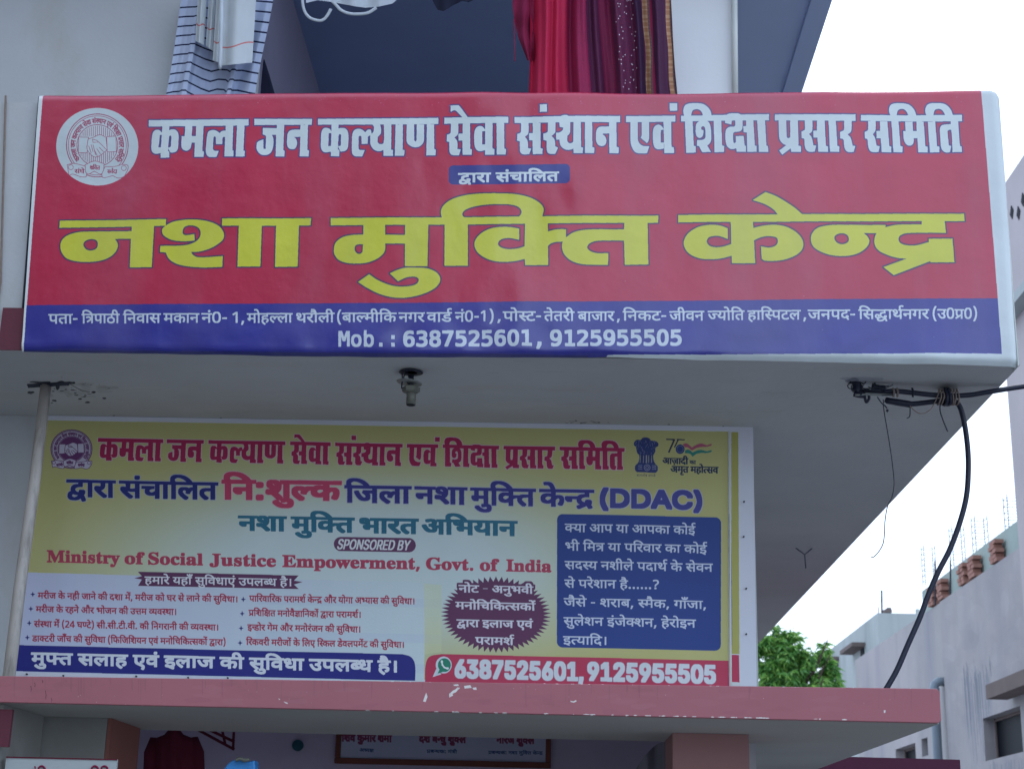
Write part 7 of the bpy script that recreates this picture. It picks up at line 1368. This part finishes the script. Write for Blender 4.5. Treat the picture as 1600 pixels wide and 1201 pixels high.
# blue plastic bundle
bb = thing('blue_plastic_bag', at(376, 1200, 7.0), 'bright blue plastic bundle poking up at the bottom of the view', 'bag')
mb = MB()
for k_, (dx, dz) in enumerate([(0, 0)]):
    P = [at(347, 1204, 7.0), at(354, 1194, 7.0), at(362, 1187, 7.0), at(371, 1185.5, 7.0), at(381, 1187, 7.0), at(392, 1188.5, 7.0), at(398, 1186, 7.0), at(399, 1204, 7.0), at(402, 1240, 7.0), at(345, 1240, 7.0)]
    mb.prism(P, (0, .1, 0))
mb.build('sheet', M['blue_plastic'], bb, bevel=.008)
cab('knot', [(368, 1187), (375, 1184.5), (382, 1187), (390, 1186)], .008, 6.98, M['brass'], bb, 8)
# notice board at lower left, top edge and tops of red numerals only are in view
wb = thing('white_notice_board', at(95, 1200, 6.9), 'white notice board with maroon border line at the lower left corner', 'notice board')
w0_, w1_ = at(3, 1240, 6.9), at(183.5, 1184, 6.9)
MB().box(w0_.x, w1_.x, 6.9, 6.915, w0_.z, w1_.z-.004).build('panel', mat('white_enamel', 'b9c2c4', .4, .06, 3, .05, 30), wb)
MB().box(w0_.x, w1_.x, 6.896, 6.899, w1_.z-.0085, w1_.z-.003).build('border_line', M['cloth_maroon'], wb)
for x in (54.5,): cab('numeral', [(x, 1196), (x+.6, 1200)], .003, 6.894, M['cloth_red'], wb, 6)
for x in (65, 148, 163): cab('numeral', [(x-5, 1206), (x-4.6, 1199), (x, 1196), (x+4.6, 1199), (x+5, 1206)], .0042, 6.894, M['cloth_red'], wb, 6)
# pale curved cloth by the pillar
cv = thing('pale_curtain', at(1020, 1190, 8.6), 'pale grey curtain swept in a curve beside the terracotta pillar', 'curtain')
def cfn(u, v):
    x = 990+u*62; top = 1205-46*math.sin(min(1, u*1.25)*math.pi/2)*1.02-(6 if u > .8 else 0); return at(x, top+v*120, 8.6+.02*math.sin(u*14))
drape('cloth', mat('pale_grey_cloth', '9a98a4', .9, .08, 5, .2, 150), cv, cfn, 24, 10)

# ================================================================== buildings along the lane
def px_wall(P, X): return [atx(x, y, X) for x, y in P]
XA = 7.0
A = thing('plastered_building', (XA, 28, 0), 'long unfinished lilac-grey plastered building with raw brick parapet piers along the lane', 'building')
yc_ = atx(1577, 600, XA).y; ye = atx(1336, 1030, XA).y; yn = atx(1577, 600, XA).y
zA = atx(1336, 1022, XA).z; zB = atx(1577, 882, XA).z; zT = (zA+zB)/2
def boxwall(name, y0, y1, z0, z1, X, mt, th=.25, holes=()):
    """wall facing -X between y0..y1 with rectangular openings (ya, yb, za, zb)"""
    mb = MB(); ys = sorted({y0, y1, *[h_[0] for h_ in holes], *[h_[1] for h_ in holes]}); zs = sorted({z0, z1, *[h_[2] for h_ in holes], *[h_[3] for h_ in holes]})
    for a, b in zip(ys, ys[1:]):
        for c, d in zip(zs, zs[1:]):
            cy, cz = (a+b)/2, (c+d)/2
            if any(h_[0] < cy < h_[1] and h_[2] < cz < h_[3] for h_ in holes): continue
            mb.quad((X, b, c), (X, a, c), (X, a, d), (X, b, d))
    for ya, yb, za, zb in holes:
        mb.quad((X, ya, za), (X+th, ya, za), (X+th, yb, za), (X, yb, za)); mb.quad((X, ya, zb), (X, yb, zb), (X+th, yb, zb), (X+th, ya, zb))
        mb.quad((X, yb, za), (X+th, yb, za), (X+th, yb, zb), (X, yb, zb)); mb.quad((X, ya, za), (X, ya, zb), (X+th, ya, zb), (X+th, ya, za))
    mb.quad((X, y1, z0), (X+4, y1, z0), (X+4, y1, z1), (X, y1, z1)); mb.quad((X, y0, z1), (X, y1, z1), (X+4, y1, z1), (X+4, y0, z1))
    return mb.build(name, mt, A, uvfn=lambda i, v: wall_sheet.uv(v.y, v.z))
def hole(x0, x1, y0, y1):
    p, q = atx(x1, y0, XA), atx(x0, y1, XA)      # right px = nearer
    zt = (atx(x0, y0+(x1-x0)*.31, XA).z+atx(x1, y0, XA).z)/2; zb = (atx(x0, y1, XA).z+atx(x1, y1-(x1-x0)*.31, XA).z)/2
    return (p.y, q.y, zb, zt)
H1 = hole(1543, 1597, 1103, 1190); H2 = hole(1400, 1430, 1160, 1190); H3 = hole(1441, 1449, 1151, 1182)
H2 = (H2[0], H2[1], H2[2]-.4, H2[3])
yj = atx(1474, 1000, XA).y
boxwall('far_wall', yj, ye, 0, zT, XA+.0, M['plaster'], holes=[H2, H3] if H2[0] > yj and H3[0] > yj else [H2])
boxwall('near_wall', yn-.2, yj-.01, 0, zT, XA-.03, M['plaster_stained'], holes=[H1])
def win(H, X, shade=True, bars=0):
    w_ = MB(); t_ = .05; ya, yb, za, zb = H
    x = X+.18
    w_.box(x, x+.05, ya, ya+t_, za, zb).box(x, x+.05, yb-t_, yb, za, zb).box(x, x+.05, ya+t_, yb-t_, za, za+t_).box(x, x+.05, ya+t_, yb-t_, zb-t_, zb)
    f_ = w_.build('window', M['cement_dark'], A)
    gmb = MB().box(x+.02, x+.03, ya+t_, yb-t_, za+t_, zb-t_); g_ = gmb.build('pane', M['dark_glass'], f_)
    return f_
win(H1, XA-.03); win(H2, XA)
if H3[0] > yj: win(H3, XA)
# sunshade over the near window
ss_ = atx(1541, 1092, XA-.42)
zs_ = ss_.z
MB().prism([(XA-.42, ss_.y-3, zs_), (XA-.101, ss_.y-3, zs_), (XA-.101, ss_.y, zs_), (XA-.42, ss_.y, zs_)], (0, 0, .21)).build('sunshade', M['cement_dark'], A)
# parapet: green-grey panels, brick piers with separate bricks
pz = zT
ps = [(1448, 1461), (1462, 1478), (1499, 1511), (1515, 1528), (1549, 1566)]
MB().box(XA+.12, XA+.22, yn+.1, ye-6.2, pz+.002, pz+.52).build('parapet_panel', M['green_panel'], A)
bm = MB().box(-.07, .07, -.085, .085, -.03, .03).build('brick', M['brick']); bm.parent = A
first = True
for k_, (xa1, xb1) in enumerate(ps):
    yc = (atx(xa1, 900, XA).y+atx(xb1, 900, XA).y)/2; wide = 2
    for row in range(5):
        for j in range(wide):
            o = bm if first else bm.copy()
            if not first: COL.objects.link(o); o.parent = A
            first = False
            o.location = Vector((XA+.02+rnd.uniform(-.012, .012), yc+(j-.5)*.185+(.035 if row % 2 else -.035), pz+.06+row*.071))-Vector(A.location)
            o.rotation_euler = (0, 0, rnd.uniform(-.03, .03))
# down pipe
dpp = atx(1466, 1066, XA-.1)
dp = thing('grey_downpipe', dpp, 'grey plastic downpipe with an elbow on the plastered wall beyond the pink awning', 'pipe')
r_p = .075
MB().tube([(XA+.02, dpp.y+.0, dpp.z+.02), (XA-.1, dpp.y, dpp.z+.02), (XA-.16, dpp.y, dpp.z-.03), (XA-.18, dpp.y, dpp.z-.12), (XA-.18, dpp.y, .2)], [r_p*1.05]*3+[r_p*1.1, r_p], 16).build('pipe', M['pipe_grey'], dp, True)
MB().tube([(XA-.18, dpp.y, dpp.z-.10), (XA-.18, dpp.y, dpp.z-.22)], r_p*1.25, 16).build('socket', M['pipe_grey'], dp, True)
# rebar starter cages on the roof
cage = None
for k_, (x, yb, yt) in enumerate(((1453, 915, 850), (1498, 890, 822), (1534, 877, 795), (1586, 850, 765))):
    p0, p1 = atx(x, yb, XA+.5), atx(x, yt, XA+.5)
    if cage is None:
        cage = thing('rebar_cage', p0, '', 'rebar', 'rebar cages on the unfinished roof'); hgt = p1.z-p0.z
        for dx, dy in ((-.11, -.11), (.11, -.11), (-.11, .11), (.11, .11)):
            MB().tube([p0+Vector((dx, dy, 0)), p0+Vector((dx, dy, hgt))], .008, 5).build('bar', M['rebar'], cage)
        for i in range(7):
            z = .1+i*hgt/7.4
            MB().tube([p0+Vector(q) for q in ((-.11, -.11, z), (.11, -.11, z), (.11, .11, z), (-.11, .11, z), (-.11, -.11, z))], .005, 4).build('stirrup', M['rebar'], cage)
        c_ = cage
    else: c_ = copy_thing(cage, p0)
    c_['label'] = ('faint rebar cage behind the thick cable above the leftmost brick pier', 'faint rebar cage above the gap between the cable and the middle brick piers',
                   'rebar cage above the brick piers at the middle of the roof edge', 'rebar cage nearest the tall pink building on the right')[k_]
for k_, (x, yb, yt, lab) in enumerate(((1461, 944, 875, 'single dark iron rod standing just right of the thick cable'), (1485, 930, 875, 'single dark iron rod standing between two brick piers'))):
    p0, p1 = atx(x, yb, XA-.02), atx(x, yt, XA-.02)
    o = MB().tube([p0, p1], .014, 6).build('iron_rod', M['wire'], loc=p0); tag(o, lab, 'rod', 'iron rods on the brick parapet')

# tall pink building at the right edge
C_b = thing('tall_pink_building', (XA, 18, 0), 'taller pale pink building at the right edge, half hidden behind the sign', 'building')
zC = atx(1578, 290, XA).z
MB().box(XA-.1, XA+5, 7.5, yn-.21, 0, zC).build('wall', mat('pale_pink_plaster', 'b3aaac', .9, .08, 1, .15, 20, streak=[('9d98a6', (.8, .8, .08), .5, .8)]), C_b)
for (x, y) in ((1581.5, 332), (1592, 333), (1599, 312), (1606, 336)):
    p = atx(x, y, XA-.1); s_ = .09
    MB().prism([(XA-.112, p.y, p.z+s_*1.25), (XA-.112, p.y+s_, p.z), (XA-.112, p.y, p.z-s_*1.25), (XA-.112, p.y-s_, p.z)], (.02, 0, 0)).build('diamond_vent', M['dark_in'], C_b)
p = atx(1592, 455, XA-.1)
MB().box(XA-.32, XA-.101, 8, yn-.5, p.z-.35, p.z-.2).build('ledge', M['cement'], C_b)
# grey building in the distance
XB = None
cb = at(1371, 957, 50); XB = cb.x
B = thing('grey_cement_building', (cb.x, 50, 0), 'distant bare grey cement building with two small sunshades left of the plastered wall', 'building')
yb_far = atx(1289, 1010, XB).y
MB().box(XB, XB+9, 50, yb_far, 0, cb.z).build('wall', M['cement'], B)
for (x0, x1, y0, y1) in ((1323, 1352, 1003, 1012), (1292, 1311, 1025, 1033)):
    pa, pb_ = atx(x1, y0, XB), atx(x0, y0, XB)
    MB().box(XB-.45, XB-.001, pa.y, min(pb_.y, pa.y+2.2), pa.z-.13, pa.z).build('sunshade', M['cement_dark'], B)
    MB().box(XB-.02, XB-.001, pa.y+.2, pa.y+.8, pa.z-1.3, pa.z-.14).build('window', M['dark_in'], B)
for x, y0, y1, r in ((1378, 948, 922, .03), (1373, 957, 948, .015)):
    MB().tube([at(x, y0+9, 50.3), at(x-.5, y1, 50.3)], r, 6).build('roof_rod', M['dark_metal'], B)
q_ = at(1387, 957, 50.4); MB().box(q_.x-.12, q_.x+.12, 50.3, 50.6, q_.z, q_.z+.1).box(q_.x-.02, q_.x+.1, 50.3, 50.6, q_.z+.1, q_.z+.16).build('roof_debris', M['cement_dark'], B)
q_ = at(1434, 960, 50.4); MB().tube([q_+Vector((0, 0, -.3)), q_+Vector((0, 0, .18))], .07, 8).build('roof_stub', M['cement'], B)

# maroon canopy beyond the awning
k0, k1 = at(1280, 1180, 11.5), at(1500, 1186, 11.5)
cn = thing('maroon_canopy', (k1.x, 11.5, k1.z), 'dark maroon concrete canopy edge under the right end of the pink awning', 'canopy')
MB().prism([(k0.x-.3, 11.5, k0.z), (k1.x, 11.5, k1.z), (k1.x, 11.5, k1.z-.4), (k0.x-.3, 11.5, k0.z-.4)], (0, 2.0, 0)).build('slab', mat('deep_maroon_paint', '5a2340', .7, .1, 3, .2, 40), cn)
MB().box(k1.x-.25, k1.x-.02, 11.7, 11.95, 0, k1.z-.41).build('post', M['maroon'], cn)
MB().box(k0.x-.2, k0.x+.02, 11.7, 11.95, 0, k1.z-.41).build('post', M['maroon'], cn)

# ================================================================== mango tree
lm = bpy.data.materials.new('mango_leaf'); lm.use_nodes = True
n = lm.node_tree.nodes; l = lm.node_tree.links.new; b = n['Principled BSDF']
oi = n.new('ShaderNodeNewGeometry'); rr = n.new('ShaderNodeValToRGB')
rr.color_ramp.elements[0].color = (.05, .17, .04, 1); rr.color_ramp.elements[1].color = (.34, .56, .12, 1); rr.color_ramp.elements.new(.55).color = (.13, .34, .07, 1)
l(oi.outputs['Random Per Island'], rr.inputs['Fac']); l(rr.outputs['Color'], b.inputs['Base Color']); b.inputs['Roughness'].default_value = .45
tr = n.new('ShaderNodeBsdfTranslucent'); l(rr.outputs['Color'], tr.inputs['Color']); ms = n.new('ShaderNodeMixShader'); ms.inputs[0].default_value = .35
l(b.outputs[0], ms.inputs[1]); l(tr.outputs[0], ms.inputs[2]); l(ms.outputs[0], n['Material Output'].inputs['Surface'])
TY = 42.0
tb = at(1235, 1150, TY)
tree = thing('mango_tree', (tb.x, TY, 0), 'leafy green mango tree rising behind the awning in the gap before the grey building', 'tree')
pxm = TY/FPX
rt = random.Random(21)
lv = []; lf = []
def leaf(c, d, L_, wd):
    d = d.normalized(); s_ = d.cross(Vector((rt.uniform(-1, 1), rt.uniform(-1, 1), rt.uniform(-1, 1)))).normalized()*wd
    nrm = d.cross(s_).normalized()*wd*.35; i = len(lv)
    lv.extend([tuple(c), tuple(c+d*L_*.5+s_+nrm), tuple(c+d*L_+Vector((0, 0, -L_*.18))), tuple(c+d*L_*.5-s_+nrm), tuple(c+d*L_*.5)])
    lf.extend([(i, i+1, i+4), (i+1, i+2, i+4), (i, i+4, i+3), (i+4, i+2, i+3)])
def whorl(c, up, n_=9, L_=.22):
    for j in range(n_):
        a = 2*math.pi*j/n_+rt.uniform(-.4, .4); dd_ = Vector((math.cos(a), math.sin(a), rt.uniform(-1.3, .1)))+up*.45
        leaf(c+Vector((rt.uniform(-.03, .03),)*3), dd_, L_*rt.uniform(.7, 1.15), L_*.13)
blobs = [(1232, 1085, 62, 85, 700), (1205, 1028, 34, 42, 260), (1238, 1038, 36, 42, 280), (1268, 1062, 34, 32, 220), (1212, 1000, 15, 18, 60), (1238, 1000, 12, 14, 40), (1226, 996, 8, 10, 16), (1291, 1052, 16, 26, 110), (1302, 1066, 14, 16, 80), (1284, 1020, 8, 9, 18), (1203, 986, 6, 8, 10), (1250, 1012, 10, 12, 30), (1190, 1010, 24, 40, 120), (1262, 1030, 12, 16, 36), (1208, 984, 5, 9, 9), (1232, 988, 6, 8, 9), (1250, 1003, 5, 8, 8), (1287, 1012, 5, 10, 10), (1220, 992, 4, 6, 6), (1310, 1048, 6, 9, 12)]
for (bx, by2, rx, ry, nw) in blobs:
    c = at(bx, by2, TY); rx_, ry_ = rx*pxm, ry*pxm
    for i in range(nw):
        while True:
            v = Vector((rt.uniform(-1, 1), rt.uniform(-1, 1), rt.uniform(-1, 1)))
            if .35 < v.length < 1: break
        v = v*(.75+.25*rt.random())
        pos = c+Vector((v.x*rx_, v.y*rx_*1.1, v.z*ry_)); k_ = .6+.4*noise.noise(pos*1.6)
        if noise.noise(pos*2.6+Vector((4, 4, 4))) < -.02-.12*(v.z < -.2): continue
        whorl(pos, v.normalized(), rt.randint(6, 10), .25)
me = MB(); me.v = lv; me.f = lf
tag(me.build('crown', lm, tree), None, None, kind='stuff')
bark = mat('bark', '4a3f36', .95, .3, 8, .5, 20)
MB().tube(spline([(tb.x, TY, 0), (tb.x+.1, TY, 2.2), (tb.x-.05, TY+.1, 3.8), (tb.x+.05, TY, 5.6)], 4), [.28-.016*i for i in range(13)], 10).build('trunk', bark, tree, True)
for i in range(9):
    a = rt.uniform(0, 6.28); z = 3.4+i*.35; e = Vector((tb.x+1.1*math.cos(a), TY+1.1*math.sin(a), z+1.4))
    MB().tube(spline([(tb.x, TY, z), ((tb.x+e.x)/2+.1, (TY+e.y)/2, z+.55), e], 3), [.07, .06, .055, .045, .035, .025, .015], 6).build('limb', bark, tree, True)

# ================================================================== unseen blocks added to darken the left side and its reflections
op = thing('rear_shade_block', (-9, -9, 0), 'unseen plain house block added behind the viewer to darken the left side', 'building')
MB().box(-24, -1.6, -16, -9, 0, 14.5).build('wall', M['shade_block'], op)
for i in range(6):
    for j in range(4):
        MB().box(-23+i*3.4, -21.6+i*3.4, -9.0, -8.96, 1.0+j*3.3, 2.4+j*3.3).build('window', M['dark_glass'], op)
ne = thing('side_shade_block', (-9, 2, 0), 'unseen plain house block added on the left to hold back light, outside the view', 'building')  # added out of view to take light from the left of the facade
MB().box(-14, -5.2, -2.0, 6.4, 0, 8.5).build('wall', M['shade_block'], ne)
for j in range(2): MB().box(-5.199, -5.16, 1.0, 2.4, 1.0+j*3.4, 2.4+j*3.4).build('window', M['dark_glass'], ne)
